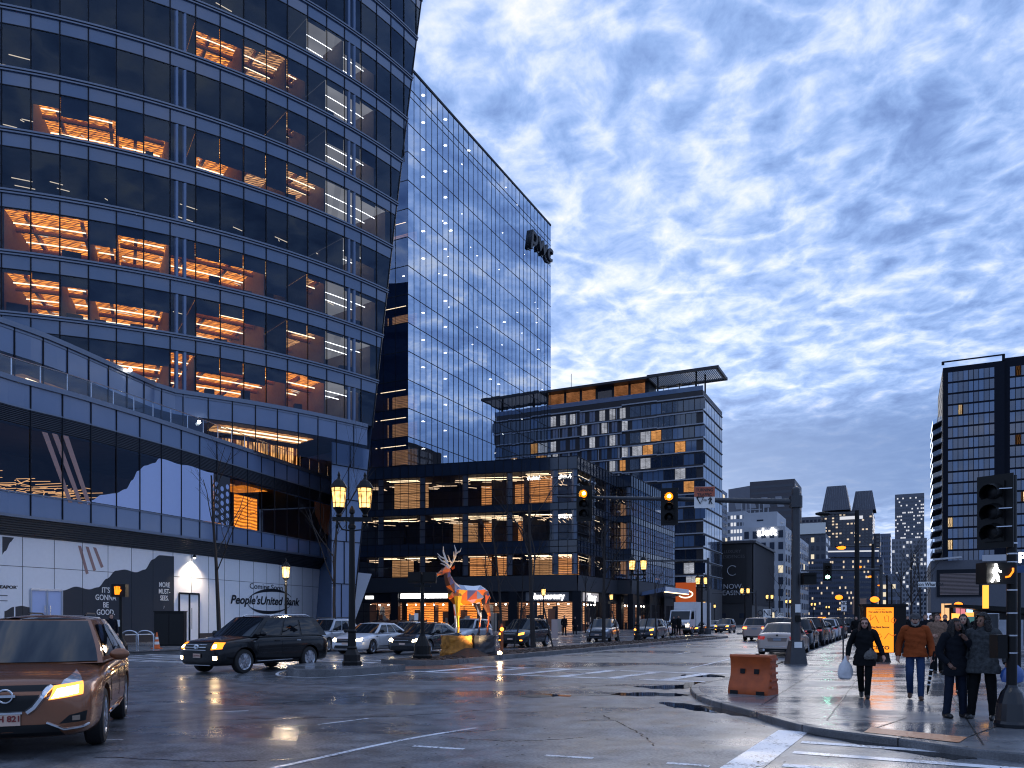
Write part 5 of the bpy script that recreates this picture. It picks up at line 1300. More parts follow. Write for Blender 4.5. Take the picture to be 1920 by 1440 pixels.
car('pale_compact','pale compact car beyond the SUV with the yellow headlamp','car',SED,WHT,at(1238,76),H0-.1,mov)
car('approaching_sedan','dark sedan with amber headlamps in front of the white truck','car',SED,DKB,at(1303,84),H0-.12,mov,lamp='amber')
car('far_silver_sedan','silver sedan just left of the far mast pole','car',SED,SIL,at(1338,98),H0-.12,mov)
car('far_amber_car','far car with glaring amber headlamps at the end of the median','car',COM,GRY,at(1360,92),H0-.15,mov,lamp='amber')
# white truck
def truck(loc,rz):
    T=thing('white_box_truck','white box truck parked beyond the median below the orange ring sign','truck',loc,rz)
    m=MB(); m.box((-1.4,0,2.15),(5.6,2.4,2.5)); 
    o=m.build('cargo_box',mat('truck_white',(.66,.66,.67),.5,noise=.12,nscale=1.5),T,local=True)
    m=MB(); prof=[(1.55,.55),(3.2,.55),(3.45,.75),(3.45,1.35),(3.2,1.55),(2.85,2.5),(1.55,2.6)]
    m.add([(x,s*1.1,z) for s in (-1,1) for x,z in prof],[tuple(range(7))[::-1],tuple(range(7,14))]+[(i,(i+1)%7,7+(i+1)%7,7+i) for i in range(7)]); m.build('cab',WHT,T,local=True,fix=True)
    m=MB(); m.quad((3.23,-1.0,1.57),(3.23,1.0,1.57),(2.9,.98,2.42),(2.9,-.98,2.42)); m.build('windscreen',M_CARGL,T,local=True)
    for s in (1,-1):
        m=MB(); m.quad((1.9,s*1.11,1.6),(3.0,s*1.11,1.6),(2.75,s*1.11,2.4),(1.9,s*1.11,2.4)); m.build('side_window',M_CARGL,T,local=True)
        m=MB(); m.box((3.46,s*.85,.95),(.05,.3,.2)); m.build('headlight',M_HEAD,T,local=True)
    m=MB(); m.box((-.4,0,.75),(7,1.0,.3)); m.build('chassis',M_BLACK,T,local=True)
    m=MB(); m.box((3.47,0,.8),(.04,1.3,.35)); m.build('grille',M_DARK,T,local=True)
    for x in (2.5,-2.4):
        for s in (1,-1): wheel(T,x,s*1.0,.45,6,.26)
truck(at(1292,84),H0-.2)
# vehicles on the near carriageway, seen from behind
HA=UA
def ex_bmw(T,patch,ribbon,hit,g):
    W=1.85; B=(1,0,0)
    for s in (1,-1):
        patch('tail_light',[(s*.54,.74),(s*.86,.76),(s*.87,.90),(s*.50,.88)],(1,-s*.35,0),M_TAIL,6,3)
        m=MB(); h=hit((-4,s*.55,.30),B,.0) or Vector((-2.4,s*.55,.3)); m.lathe([(.05,-.05),(.05,.08)],n=12,M=Matrix.Translation(h)@Matrix.Rotation(-pi/2,4,'Y')); m.build('exhaust_pipe',M_CHROME,T,local=True)
    patch('number_plate',[(-.16,.70),(.16,.70),(.16,.80),(-.16,.80)],B,mat('plate_grey',(.22,.25,.30),.5),2,2,.015)
    patch('plate_recess',[(-.38,.66),(.38,.66),(.42,.82),(-.42,.82)],B,mat('recess_tan',(.20,.16,.14),.35,.3),6,2,.006)
    ribbon('boot_chrome',[(-.42,.835),(.42,.835)],.022,B,M_CHROME)
    ribbon('bumper_line',[(-.80,.46),(.80,.46)],.03,B,M_CHROME,.006)
    patch('rear_bumper',[(-.72,.24),(.72,.24),(.74,.36),(-.74,.36)],B,M_DARK,8,2)
    c=hit((-4,0,.93),B,.012); m=MB(); m.lathe([(.045,0),(.04,.012)],n=14,M=Matrix.Translation(c)@Matrix.Rotation(-pi/2,4,'Y')); m.build('badge',M_DARK,T,local=True)
pk='cars parked along the right kerb'
car('champagne_sedan','champagne sedan seen from behind at the right kerb beside the traffic mast','car',BMW,carpaint('champagne_paint',(.46,.38,.33),.5,.3),at(1471,36.2),HA,pk,extra=ex_bmw)
lbs=['black parked car just beyond the traffic mast','second black parked car in the kerb row past the mast','third black parked car in the kerb row past the mast','fourth parked car in the dark kerb row, with a silver roof','fifth and farthest black parked car in the kerb row']
def kerbcar(u,v): p=S(u,v); return (p.x,p.y,0)
for i,u in enumerate((46.5,52.6,58.6,65,72)):
    car('parked_car',lbs[i],'car',(COM,SUV,SED,COM,SUV)[i],(DKB,BLK,DKB,SIL,BLK)[i],kerbcar(u,-5.1),HA+pi*(0),pk,front=False)
car('tan_suv','tan SUV seen from behind in the middle lane left of the traffic mast','car',SUV,TAN,at(1424,60),HA,None,lamp='brake')
car('blue_black_suv','blue black SUV seen from behind between the tan SUV and the mast','car',SUV,carpaint('blueblack',(.012,.02,.035),.3),at(1466,53),HA,None)
car('dark_van','dark van with a pale rear window right of the parked row, beyond the ad kiosk','car',SUV,DKB,at(1592,77),HA,None,front=False)
# distant traffic: amber taxis and brake lights at the end of the avenue
tx='distant cars with amber lights down the avenue'
for i,(px,d) in enumerate(((1505,108),(1522,124),(1541,118),(1558,134),(1572,112),(1549,96),(1412,112),(1450,135))):
    o=car('distant_car',('small distant car with %s, %s'%(('amber tail lamps','amber tail lamps','a lit roof sign','amber tail lamps','amber tail lamps','amber tail lamps','white headlamps','white headlamps')[i],('just right of the mast pole','above the second parked car','above the parked row','left of the slim sign post','at the slim sign post','nearest of the amber cluster','left of the mast near the median end','farthest behind the tan SUV')[i])),'car',SED if i%2 else COM,(DKB,TAN,carpaint('taxi_amber',(.5,.24,.03),.1),GRY)[i%4],at(px,d),HA if i<6 else H0-.1,tx,detail=0,lamp='brake' if i<6 else 'head')
    if i<6:
        m=MB(); m.sphere((-2.3,.62,.95),.17,8,5); m.build('amber_lamp',M_SODIUM,o,local=True)
        m=MB(); m.sphere((-2.3,-.62,.95),.17,8,5); m.build('amber_lamp',M_SODIUM,o,local=True)
        if i==2: m=MB(); m.box((0,0,1.78),(.3,1.1,.22)); m.build('roof_sign',M_AMBER,o,local=True)
car('white_roofed_suv','white roofed vehicle half hidden behind the copper crossover','car',SUV,WHT,(-10.6,18.4,0),heading(.36,-.93),None,detail=0,rails=True)
# ---------------------------------------------------------------- people
M_EYE=mat('eye_dark',(.01,.008,.008),.2); M_LIP=mat('lip',(.28,.09,.08),.5); M_HAIRB=mat('hair_brown',(.035,.018,.012),.6,noise=.5,nscale=30,bump=1,bscale=60); M_HAIRK=mat('hair_black',(.008,.007,.007),.55,bump=1,bscale=60); M_HAIRG=mat('hair_grey',(.20,.19,.18),.7,noise=.4,nscale=40,bump=1,bscale=60)
def cloth(n,c,ns=.35,sc=9,b=.5,bs=25,r=.85): return mat(n,c,r,noise=ns,nscale=sc,bump=b,bscale=bs,spec=.15)
M_COATK=cloth('black_coat',(.006,.007,.009)); M_ORJ=cloth('rust_jacket',(.26,.055,.014),.35,7,.8,14); M_JEAN=cloth('blue_denim',(.024,.048,.115),.5,10); M_DJEAN=cloth('dark_denim',(.010,.015,.03)); M_TROUK=cloth('black_trousers',(.005,.006,.007)); M_SHOEK=mat('black_shoe',(.01,.01,.011),.4); M_SHOEB=mat('brown_shoe',(.10,.05,.03),.5,noise=.3); M_PAT=cloth('patterned_coat',(.045,.05,.054),1.0,22,.6,30); M_FUR=cloth('tan_fur',(.22,.14,.10),.6,25,1,40); M_NAVY=cloth('navy_jacket',(.007,.009,.014))
def bend(pts,n=5):
    return smooth_poly([Vector(p) for p in pts],n)
def rads(rs,n,k):
    out=[]
    for i in range(len(rs)-1): out+=[rs[i]+(rs[i+1]-rs[i])*j/n for j in range(n)]
    return out+[rs[-1]]
def hand(m,w,d,curl=.5,s=1,left=1,mi=0):
    """palm, four curled fingers and a thumb; w wrist, d pointing direction"""
    d=Vector(d).normalized(); side=d.cross(Vector((0,1,0))); 
    if side.length<.2: side=Vector((1,0,0))
    side.normalize(); nrm=side.cross(d).normalized()*left
    pc=Vector(w)+d*.05*s; m.tube([Vector(w)-d*.01,pc,Vector(w)+d*.095*s],[.026*s,.036*s,.034*s],8,mi)
    for i,(o,L) in enumerate(((-.03,.062),(-.010,.074),(.010,.070),(.029,.055))):
        a=Vector(w)+d*.088*s+side*o*s; b=a+(d*(1-curl*.5)+nrm*-curl*.6).normalized()*L*.5*s; c=b+(d*(1-curl*1.3)+nrm*-curl*1.3).normalized()*L*.5*s
        m.tube([a,b,c],[.0105*s,.0095*s,.007*s],5,mi)
    a=Vector(w)+d*.03*s-side*.028*s; b=a+(d*.7-side*.7-nrm*.2).normalized()*.035*s; c=b+(d*.95-side*.2-nrm*.4).normalized()*.03*s; m.tube([a,b,c],[.013*s,.011*s,.008*s],5,mi)
def person(label,px,d,rz,h,J={},top=M_COATK,hem=.80,legs=M_TROUK,shoes=M_SHOEK,hair=('short',M_HAIRB),skin=None,headturn=0,group=None,flare=.0,z0=SW,glasses=False,beard=None,cap=None,scarf=None,bulk=1.0,pitch=0,tilt=0):
    skin=skin or M_SKIN; s=h/1.70
    D=dict(hipL=(0,.088,.92),kneeL=(.03,.095,.50),ankL=(0,.10,.085),hipR=(0,-.088,.92),kneeR=(.03,-.095,.50),ankR=(0,-.10,.085),
           shL=(0,.185,1.395),elL=(-.03,.245,1.13),wrL=(.05,.25,.89),shR=(0,-.185,1.395),elR=(-.03,-.245,1.13),wrR=(.05,-.25,.89),curl=.5,handL=None,handR=None)
    D.update(J); V={k:(Vector(v)*s if isinstance(v,tuple) else v) for k,v in D.items()}
    loc=G(px,d,z0)
    pel,spi,che,nec=[Vector(q)*s for q in ((0,0,.95),(0,0,1.12),(0,0,1.30),(0,0,1.47))]
    hc=Vector((.015,0,1.595))*s
    # one continuous skinned body
    pts=[pel,spi,che,nec,hc-Vector((0,0,.05))*s]; ed=[(0,1),(1,2),(2,3),(3,4)]; rd=[.11,.105,.11,.052,.06]
    for sd in 'LR':
        b=len(pts); pts+=[V['hip'+sd],V['knee'+sd],V['ank'+sd]]; ed+=[(0,b),(b,b+1),(b+1,b+2)]; rd+=[.075,.05,.035]
        b=len(pts); pts+=[V['sh'+sd],V['el'+sd],V['wr'+sd]]; ed+=[(2,b),(b,b+1),(b+1,b+2)]; rd+=[.05,.037,.026]
    me=bpy.data.meshes.new('b'); me.from_pydata(pts,ed,[]); o=bpy.data.objects.new('b',me); COL.objects.link(o)
    md=o.modifiers.new('s','SKIN'); o.modifiers.new('u','SUBSURF').levels=1
    for i,r in enumerate(rd): me.skin_vertices[0].data[i].radius=(r*s,r*s)
    me.skin_vertices[0].data[0].use_root=True
    em=evaluated(o); bpy.data.objects.remove(o)
    m=MB(); m.add([v.co.copy() for v in em.vertices],[tuple(p.vertices) for p in em.polygons])
    # head with a face, hands
    Hr=Matrix.Translation(hc) @ Matrix.Rotation(headturn,4,'Z') @ Matrix.Rotation(pitch,4,'Y') @ Matrix.Rotation(tilt,4,'X')
    b0=len(m.v); m.sphere((0,0,0),(1,1,1),14,10)
    for i in range(b0,len(m.v)):
        x,y,z=m.v[i]; fx=.098 if x<0 else .092; jaw=1-.28*max(0,-z)**1.5
        p=Vector((x*fx*(1-.10*max(0,-z)*(x<0)),y*.076*jaw,z*.118)); 
        if x>.5 and z<-.3: p.x+=.006
        m.v[i]=tuple(Hr@(p*s))
    hp=lambda x,y,z: Hr@(Vector((x,y,z))*s)
    m.tube([hp(.088,0,.018),hp(.108,0,-.022),hp(.092,0,-.034)],[.009*s,.015*s,.012*s],6)
    for q in (1,-1):
        m.sphere(hp(.083,q*.031,.012),.012*s,6,4,1); m.sphere(hp(-.005,q*.076,-.005),(.018*s,.010*s,.030*s),6,4)
        m.tube([hp(.087,q*.016,.032),hp(.081,q*.048,.034)],.005*s,4,1)
    m.tube([hp(.086,.026,-.058),hp(.094,0,-.056),hp(.086,-.026,-.058)],[.004*s,.008*s,.004*s],5,2)
    for sd,lf in (('L',1),('R',-1)):
        hd=V['hand'+sd]; hd=Vector(hd) if hd is not None else (V['wr'+sd]-V['el'+sd]); hand(m,V['wr'+sd],hd,V['curl'],s,lf)
    T=m.build('person',[skin,M_EYE,M_LIP],None,True); T.location=loc; T.rotation_euler=(0,0,rz); tag(T,label,'person',group); WM[T.name]=Matrix.Translation(loc)@Matrix.Rotation(rz,4,'Z')
    # coat or jacket: torso loft and sleeves
    m=MB(); n=16
    wid_=[(hem,.205+flare,.155+flare*.8),(hem+.03,.21+flare,.158+flare*.8),(max(hem+.06,.93),.195+flare*.4,.15+flare*.3),(1.06,.172,.128),(1.20,.18,.132),(1.31,.195,.135),(1.38,.200,.120),(1.435,.150,.10),(1.47,.085,.080),(1.50,.068,.07),(1.53,.070,.072)]
    rows=[]
    for z,ry,rx in wid_:
        rows.append([Vector((rx*bulk*cos(2*pi*k/n)*(1.0)+(.012 if z<1.3 else 0),ry*bulk*sin(2*pi*k/n),z))*s for k in range(n)])
    for rw in rows[:2]:
        for k in range(n): rw[k].x+=.010*sin(k*2.1)*s; rw[k].z+=.008*sin(k*1.7)*s
    # folds: finer rings, pushed in and out
    rf=random.Random(int(px)*7+1); fine=[]
    for a_,b_ in zip(rows,rows[1:]):
        st_=4 if (a_[0].z<1.36*s and abs(a_[0].z-b_[0].z)>.05*s) else 1
        for q in range(st_): fine.append([a_[k].lerp(b_[k],q/st_) for k in range(n)])
    rows=fine+[rows[-1]]; ph=[rf.uniform(0,6) for _ in range(6)]
    for rw in rows:
        z=rw[0].z/s
        if z<1.40:
            for k in range(n):
                a=2*pi*k/n; e=(sin(3*a+z*17+ph[0])+sin(5*a-z*26+ph[1])+1.2*sin(z*52+2*a+ph[2]))*.0065*s
                c2=Vector((rw[k].x,rw[k].y,0)).normalized(); rw[k].x+=c2.x*e; rw[k].y+=c2.y*e
    vs=[p for r in rows for p in r]; fs=[(i*n+k,i*n+(k+1)%n,(i+1)*n+(k+1)%n,(i+1)*n+k) for i in range(len(rows)-1) for k in range(n)]+[tuple(range(n-1,-1,-1))]
    m.add(vs,fs)
    for sd in 'LR':
        pp=bend([V['sh'+sd]+Vector((0,(-.04 if sd=='L' else .04),.005))*s,V['sh'+sd],V['el'+sd],V['wr'+sd]],5); rq=random.Random(int(px)+3); m.tube(pp,[x*s*bulk*rq.uniform(.93,1.07) for x in rads([.075,.078,.062,.048],5,0)],10)
    m.build('jacket',top,T,True,local=True,ang=60)
    m=MB(); rows=[[Vector((rx*cos(2*pi*k/n),ry*sin(2*pi*k/n),z))*s for k in range(n)] for z,ry,rx in ((.82,.165,.12),(.90,.18,.135),(1.0,.172,.13),(1.05,.16,.12))]
    m.add([p for r in rows for p in r],[(i*n+k,i*n+(k+1)%n,(i+1)*n+(k+1)%n,(i+1)*n+k) for i in range(3) for k in range(n)]+[tuple(range(n-1,-1,-1))])
    for sd in 'LR':
        pp=bend([V['hip'+sd],V['knee'+sd],V['ank'+sd]+Vector((0,0,-.02))],6); rq=random.Random(int(px)+7); m.tube(pp,[x*s*rq.uniform(.93,1.07) for x in rads([.100,.072,.060],6,0)],10)
    m.build('trousers',legs,T,True,local=True,ang=60)
    for sd in 'LR':
        a=V['ank'+sd]; f=(Vector((.20,.02 if sd=='L' else -.02,-.06))*s) if D.get('toe'+sd) is None else Vector(D['toe'+sd])*s
        m=MB(); m.tube([a+Vector((-.05,0,.02))*s,a+Vector((-.045,0,-.045))*s,a+f*.45+Vector((0,0,-.015))*s,a+f*.8,a+f],[.045*s,.046*s,.048*s,.042*s,.022*s],10); m.build('shoe',shoes,T,True,local=True)
    # hair
    kind,hm=hair; m=MB(); k0,k1=16,11; vs=[];fs=[]; rh=random.Random(int(px))
    R0=1.16 if kind!='curly' else 1.30
    for j in range(k1+1):
        for i in range(k0):
            a=2*pi*i/k0; b_=pi*j/k1; x,y,z=sin(b_)*cos(a),sin(b_)*sin(a),cos(b_); rr_=R0+rh.uniform(-.03,.05)*(2 if kind=='curly' else 1)
            vs.append(Hr@(Vector((x*.100*rr_-.006,y*.080*rr_,z*.118*rr_+.004))*s))
    lim=-.25 if kind=='short' else -.75
    for j in range(k1):
        for i in range(k0):
            a=2*pi*(i+.5)/k0; b_=pi*(j+.5)/k1; x,z=sin(b_)*cos(a),cos(b_)
            if (x>.30 and z<.62) or z<lim: continue
            fs.append((j*k0+i,(j+1)*k0+i,(j+1)*k0+(i+1)%k0,j*k0+(i+1)%k0))
    m.add(vs,fs)
    if kind in ('long','curly'):
        for q in range(22):
            a=radians(70+220*q/21); L_=.26 if kind=='long' else .20
            x,y=.095*cos(a),.088*sin(a); st=.02*rh.uniform(-1,1)
            m.tube([hp(x,y,.03),hp(x*1.15+st,y*1.22,-.08),hp(x*1.1+st-.01,y*1.30+st,-L_*.75),hp(x*1.0,y*1.15,-L_-.03*rh.random())],[.026*s,.034*s,.03*s,.010*s],6)
    if kind=='curly':
        for q in range(90):
            a=rh.uniform(radians(60),radians(300)); b_=rh.uniform(.1,2.5); m.sphere(hp(.118*sin(b_)*cos(a),.105*sin(b_)*sin(a),.135*cos(b_)-(.05 if b_>1.8 else 0)),.026*s,5,4)
    m.build('hair',hm,T,True,local=True)
    if beard: m=MB(); m.tube([hp(.045,.066,-.03),hp(.075,.045,-.085),hp(.085,0,-.105),hp(.075,-.045,-.085),hp(.045,-.066,-.03)],[.016*s,.024*s,.030*s,.024*s,.016*s],7); m.build('beard',beard,T,True,local=True)
    if cap:
        m=MB(); m.lathe([(.112,.03),(.114,.07),(.10,.115),(.06,.145),(.005,.152)],n=14,M=Hr@Matrix.Scale(s,4)@Matrix.Diagonal((1,.84,1,1))); m.add([hp(.10,.06,.045),hp(.17,.035,.025),hp(.17,-.035,.025),hp(.10,-.06,.045),hp(.10,.06,.055),hp(.17,.035,.034),hp(.17,-.035,.034),hp(.10,-.06,.055)],[(0,1,2,3),(7,6,5,4),(0,4,5,1),(1,5,6,2),(2,6,7,3)]); m.build('cap',cap,T,True,local=True)
    if scarf: m=MB(); m.lathe([(.085,-.06),(.10,-.03),(.098,.02),(.08,.05)],Vector((.01,0,1.49))*s,14); m.build('scarf',scarf,T,True,local=True)
    if glasses:
        m=MB()
        for q in (1,-1): m.tube([hp(.098,q*.034+.024*cos(a*pi/5),.012+.018*sin(a*pi/5)) for a in range(11)],.0035*s,4); m.tube([hp(.096,q*.057,.016),hp(.0,q*.083,.014)],.003*s,4)
        m.build('glasses',M_BLACK,T,local=True)
    return T
def face(px,d,extra=0): p=G(px,d); return atan2(-p.y,-p.x)+extra
P1=person('woman in a black coat and glasses walking with a white plastic bag',1621,15.4,face(1621,15.4),1.545,dict(kneeL=(.10,.075,.50),ankL=(.10,.05,.085),kneeR=(.0,-.08,.49),ankR=(-.20,-.06,.16),toeR=(.14,0,-.14),elR=(-.05,-.30,1.13),wrR=(.03,-.33,.90),elL=(-.04,.29,1.14),wrL=(.05,.36,.92)),M_COATK,.70,M_TROUK,M_SHOEK,('long',M_HAIRB),glasses=True,flare=.02)
m=MB(); W1=WM[P1.name]; w_=W1@Vector((.06,-.315,.80)); 
def sack(c,w,h,dp,seed):
    rr=random.Random(seed); m=MB(); n=14; rows=[]
    for j,(f,k) in enumerate(((0,.55),(.06,.9),(.3,1.0),(.55,.85),(.75,.5),(.88,.18),(1.0,.12))):
        rows.append([Vector((c.x+w*k*cos(2*pi*i/n)*(1+rr.uniform(-.10,.10)),c.y+dp*k*sin(2*pi*i/n)*(1+rr.uniform(-.10,.10)),c.z-h+h*f+rr.uniform(-.01,.01))) for i in range(n)])
    m.add([p for r in rows for p in r],[(i*n+k,i*n+(k+1)%n,(i+1)*n+(k+1)%n,(i+1)*n+k) for i in range(6) for k in range(n)]+[tuple(range(n-1,-1,-1)),tuple(range(6*n,7*n))]); return m
solo(sack(w_+Vector((-.03,0,.02)),.145,.46,.09,2),'plastic_bag',mat('plastic_white',(.60,.60,.62),.35,noise=.35,nscale=9,bump=.8,bscale=14),'white plastic bag hanging from the hand of the woman in black','bag',None,True)
m=MB(); L1=lambda x,y,z: W1@Vector((x,y,z)); b=sack(L1(.13,.11,.98),.13,.22,.06,5); solo(b,'shoulder_bag',mat('sequin_dark',(.10,.095,.09),.3,.3,noise=1,nscale=40,bump=1,bscale=60),'small dark glittering shoulder bag across the coat of the woman in glasses','bag',None,True)
P2=person('bearded man in a rust orange jacket and blue jeans walking with a folded umbrella',1716,15.15,face(1716,15.15),1.62,dict(kneeL=(.09,.10,.50),ankL=(.12,.10,.085),kneeR=(.08,-.10,.50),ankR=(-.16,-.09,.14),toeR=(.16,-.01,-.11),elR=(-.06,-.29,1.12),wrR=(.02,-.31,.87),elL=(-.04,.28,1.12),wrL=(.08,.30,.87)),M_ORJ,.86,M_JEAN,M_SHOEB,('short',M_HAIRG),beard=M_HAIRG,cap=mat('grey_cap',(.06,.06,.065),.8,bump=.6),scarf=M_COATK,bulk=1.12)
W2=WM[P2.name]; m=MB(); a,b=W2@Vector((.12,.31,.86)),W2@Vector((.10,.20,.10)); m.tube([a.lerp(b,-.10),a,a.lerp(b,.3),a.lerp(b,.85),b],[.016,.018,.034,.022,.006],8); u=m; 
for f in (.35,.5,.62,.72): q=a.lerp(b,f); u.tube([q,a.lerp(b,f+.03)],.034,8,1)
solo(u,'folded_umbrella',[M_COATK,M_SIGNW],'folded dark umbrella with pale bands held by the man in orange','umbrella',None,True)
P3=person('woman in a dark jacket and jeans standing with her hand at her chin',1791,12.35,face(1791,12.35,.55),1.53,dict(elL=(.12,.25,1.16),wrL=(.20,.08,1.36),handL=(-.3,-.5,.7),elR=(-.02,-.27,1.13),wrR=(.10,-.18,.95),kneeL=(.01,.12,.49),ankL=(-.01,.15,.085),kneeR=(.01,-.12,.49),ankR=(-.01,-.15,.085)),M_NAVY,.74,M_DJEAN,M_SHOEK,('long',M_HAIRK),skin=M_SKIND,headturn=.25,bulk=1.06)
P4=person('woman with curly hair in a patterned grey coat looking towards the woman beside her',1843,12.15,face(1843,12.15,-.25),1.60,dict(elL=(-.06,.30,1.13),wrL=(.04,.35,.93),kneeL=(.02,.13,.49),ankL=(0,.15,.085),kneeR=(.03,-.13,.49),ankR=(.02,-.17,.085)),M_PAT,.76,M_TROUK,M_SHOEK,('curly',M_HAIRK),skin=mat('skin_mid',(.27,.14,.09),.5),headturn=-.45,flare=.03,bulk=1.14)
W4=WM[P4.name]; b=sack(W4@Vector((.02,.40,.92)),.17,.34,.11,9); solo(b,'blue_handbag',mat('bag_blue',(.03,.09,.30),.35,noise=.3,nscale=6,coat=.4),'blue handbag held by the woman in the patterned coat','bag',None,True)
person('woman in dark clothes with long black hair half hidden behind the two standing women',1806,16.4,face(1806,16.4),1.62,dict(kneeR=(.10,-.09,.5),ankR=(.10,-.08,.085)),M_COATK,.72,M_TROUK,M_SHOEK,('long',M_HAIRK),skin=mat('skin_fair',(.45,.27,.20),.5))
person('woman in a tan fur trimmed coat and dark boots behind the man in orange',1757,22.5,face(1757,22.5,.2),1.66,dict(kneeR=(.10,-.09,.5),ankR=(.10,-.08,.085),elL=(.05,.25,1.12),wrL=(.20,.15,1.10),elR=(.05,-.25,1.12),wrR=(.20,-.15,1.10)),M_FUR,.80,M_TROUK,M_SHOEK,('short',M_HAIRB),bulk=1.15)
far='people walking far down the right pavement'
for i,(px,d,hh,lb,hr) in enumerate(((1690,36,1.68,'dark figure just right of the ad kiosk',M_HAIRK),(1735,31,1.70,'dark figure directly behind the shoulder of the man in orange',M_HAIRB),(1745,40,1.72,'small dark figure between the man in orange and the woman in fur',M_HAIRK),(1702,48,1.7,'tiny dark figure farther right of the ad kiosk',M_HAIRK),(1772,34,1.7,'dark figure left of the coloured stall',M_HAIRB),(1605,46,1.66,'dark figure behind the shoulder of the woman in black',M_HAIRK),(1835,27,1.68,'dark figure before the shelter, over the head of the curly haired woman',M_HAIRK))):
    person(lb,px,d,face(px,d,.2*(i%3-1)),hh,dict(kneeL=(.08,.09,.5),ankL=(.12,.09,.085),kneeR=(.0,-.09,.5),ankR=(-.12,-.09,.10)),(M_COATK,M_NAVY,M_TROUK)[i%3],.78,M_TROUK,M_SHOEK,('short',hr),group=far)
for px,d,hh,lb,tp_ in ((1058,72,1.78,'dark pedestrian crossing the far pavement under the white shop name',M_COATK),(1078,76,1.7,'second dark pedestrian right of the white shop name',M_NAVY),(1263,72,1.72,'left of two people standing before the white truck',M_COATK),(1272,73,1.78,'right of two people standing before the white truck',M_TROUK),(208,34,1.72,'person in a dark coat waiting beside the amber pedestrian post',M_NAVY)):
    person(lb,px,d,face(px,d,.4),hh,dict(kneeL=(.08,.09,.5),ankL=(.12,.09,.085),kneeR=(.0,-.09,.5),ankR=(-.12,-.09,.10)),tp_,.72,M_TROUK,M_SHOEK,('short',M_HAIRK),group='pedestrians across the avenue',z0=.12)
# ---------------------------------------------------------------- lamps, signals, signs
def lantern(par,c,s=.92,real=False):
    """eight-sided lantern standing on c: base cup, glowing panes, cage, roof with finial"""
    c=Vector(c); m=MB(); m.lathe([(.03*s,0),(.11*s,.05*s),(.07*s,.12*s),(.16*s,.26*s),(.20*s,.30*s),(.20*s,.33*s)],c,8,ph=pi/8)
    m.lathe([(.27*s,.98*s),(.30*s,1.0*s),(.27*s,1.06*s),(.16*s,1.22*s),(.06*s,1.30*s),(.04*s,1.38*s),(.055*s,1.43*s),(.01*s,1.55*s)],c,8,ph=pi/8)
    for k in range(8):
        a=2*pi*k/8+pi/8; p=c+Vector((.195*s*cos(a),.195*s*sin(a),.33*s)); q=c+Vector((.255*s*cos(a),.255*s*sin(a),.98*s)); m.bar(p,q,.022*s,.022*s)
    for z,r in ((.48,.215),(.86,.248)): m.tube([c+Vector((r*s*cos(2*pi*k/8+pi/8),r*s*sin(2*pi*k/8+pi/8),z*s)) for k in range(9)],.010*s,4)
    h=m.build('lantern_head',M_BLACK,par)
    m=MB(); m.lathe([(.185*s,.33*s),(.243*s,.98*s)],c,8,ph=pi/8); m.build('lantern_glass',M_LANT,h)
    m=MB(); m.sphere(c+Vector((0,0,.80*s)),(.15*s,.15*s,.10*s),8,5); 
    return h
M_LANT.node_tree.nodes['Principled BSDF'].inputs['Emission Strength'].default_value=0
def lantern_light():
    nt=M_LANT.node_tree; b=nt.nodes['Principled BSDF']; tc=nt.nodes.new('ShaderNodeTexCoord'); sp=nt.nodes.new('ShaderNodeTexGradient')
    nz=nt.nodes.new('ShaderNodeTexNoise'); nz.inputs['Scale'].default_value=5; nt.links.new(tc.outputs['Object'],nz.inputs['Vector'])
    mr=nt.nodes.new('ShaderNodeMapRange'); mr.inputs[1].default_value=.3; mr.inputs[2].default_value=.7; mr.inputs[3].default_value=.5; mr.inputs[4].default_value=2.8; nt.links.new(nz.outputs['Fac'],mr.inputs[0]); nt.links.new(mr.outputs[0],b.inputs['Emission Strength'])
lantern_light()
def double_lamp(loc,label,top=6.15,rz=0,base=.2):
    T=thing('double_lantern_lamp',label,'street lamp',loc,rz,'double lantern lamps along the median')
    L=lambda *a: WM[T.name]@Vector(a)
    z=top-1.55
    m=MB(); m.lathe([(.30,0),(.31,.10),(.27,.14),(.26,.32),(.20,.42),(.15,.5)],L(0,0,0),8); m.lathe([(.15,.5),(.17,.54),(.13,.6),(.12,1.0),(.155,1.06),(.11,1.12)],L(0,0,0),14); m.build('lamp_base',M_BLACK,T)
    m=MB(); m.lathe([(.11,1.1),(.085,z-.3),(.12,z-.28),(.12,z-.2),(.085,z-.16),(.085,z)],L(0,0,0),14); m.build('pole',M_BLACK,T)
    m=MB(); m.bar(L(-.60,0,z),L(.60,0,z),.10,.13); m.lathe([(.06,0),(.05,.1),(.09,.14),(.08,.24),(.02,.36)],L(0,0,z+.06),8)
    for s in (-1,1):
        m.tube([L(s*.08,0,z-.35),L(s*.30,0,z-.32),L(s*.46,0,z-.05)],.025,6); m.sphere(L(s*.46,0,z-.22),(.05,.05,.09),6,5)
    m.build('cross_arm',M_BLACK,T)
    for s in (-1,1): lantern(T,L(s*.40,0,z+.06))
    return T
def mpos(px,d,z=.17): p=G(px,d,z); return tuple(p)
dl=double_lamp(mpos(660,24.6,.2),'double lantern lamp on the small kerbed island in the foreground',6.1,heading(1,.12))
for px,d,lb in ((1196,55,'double lantern lamp above the dark SUV with the yellow headlamp'),(1316,78,'double lantern lamp next to the far mast pole, right of the truck'),
    (1397,106,'double lantern lamp in front of the banner of the dark finned building'),(1443,135,'double lantern lamp at the far corner of the dark finned building'),(1478,172,'small double lantern lamp just left of the near mast pole'),
    (1525,205,'small double lantern lamp just right of the near mast pole'),(1552,255,'tiny double lantern lamp farther right of the mast pole'),(1573,320,'tiniest double lantern lamp before the blue glass block')):
    copy_tree(dl,mpos(px,d),UA+pi/2+(.2 if d<60 else 0),lb)
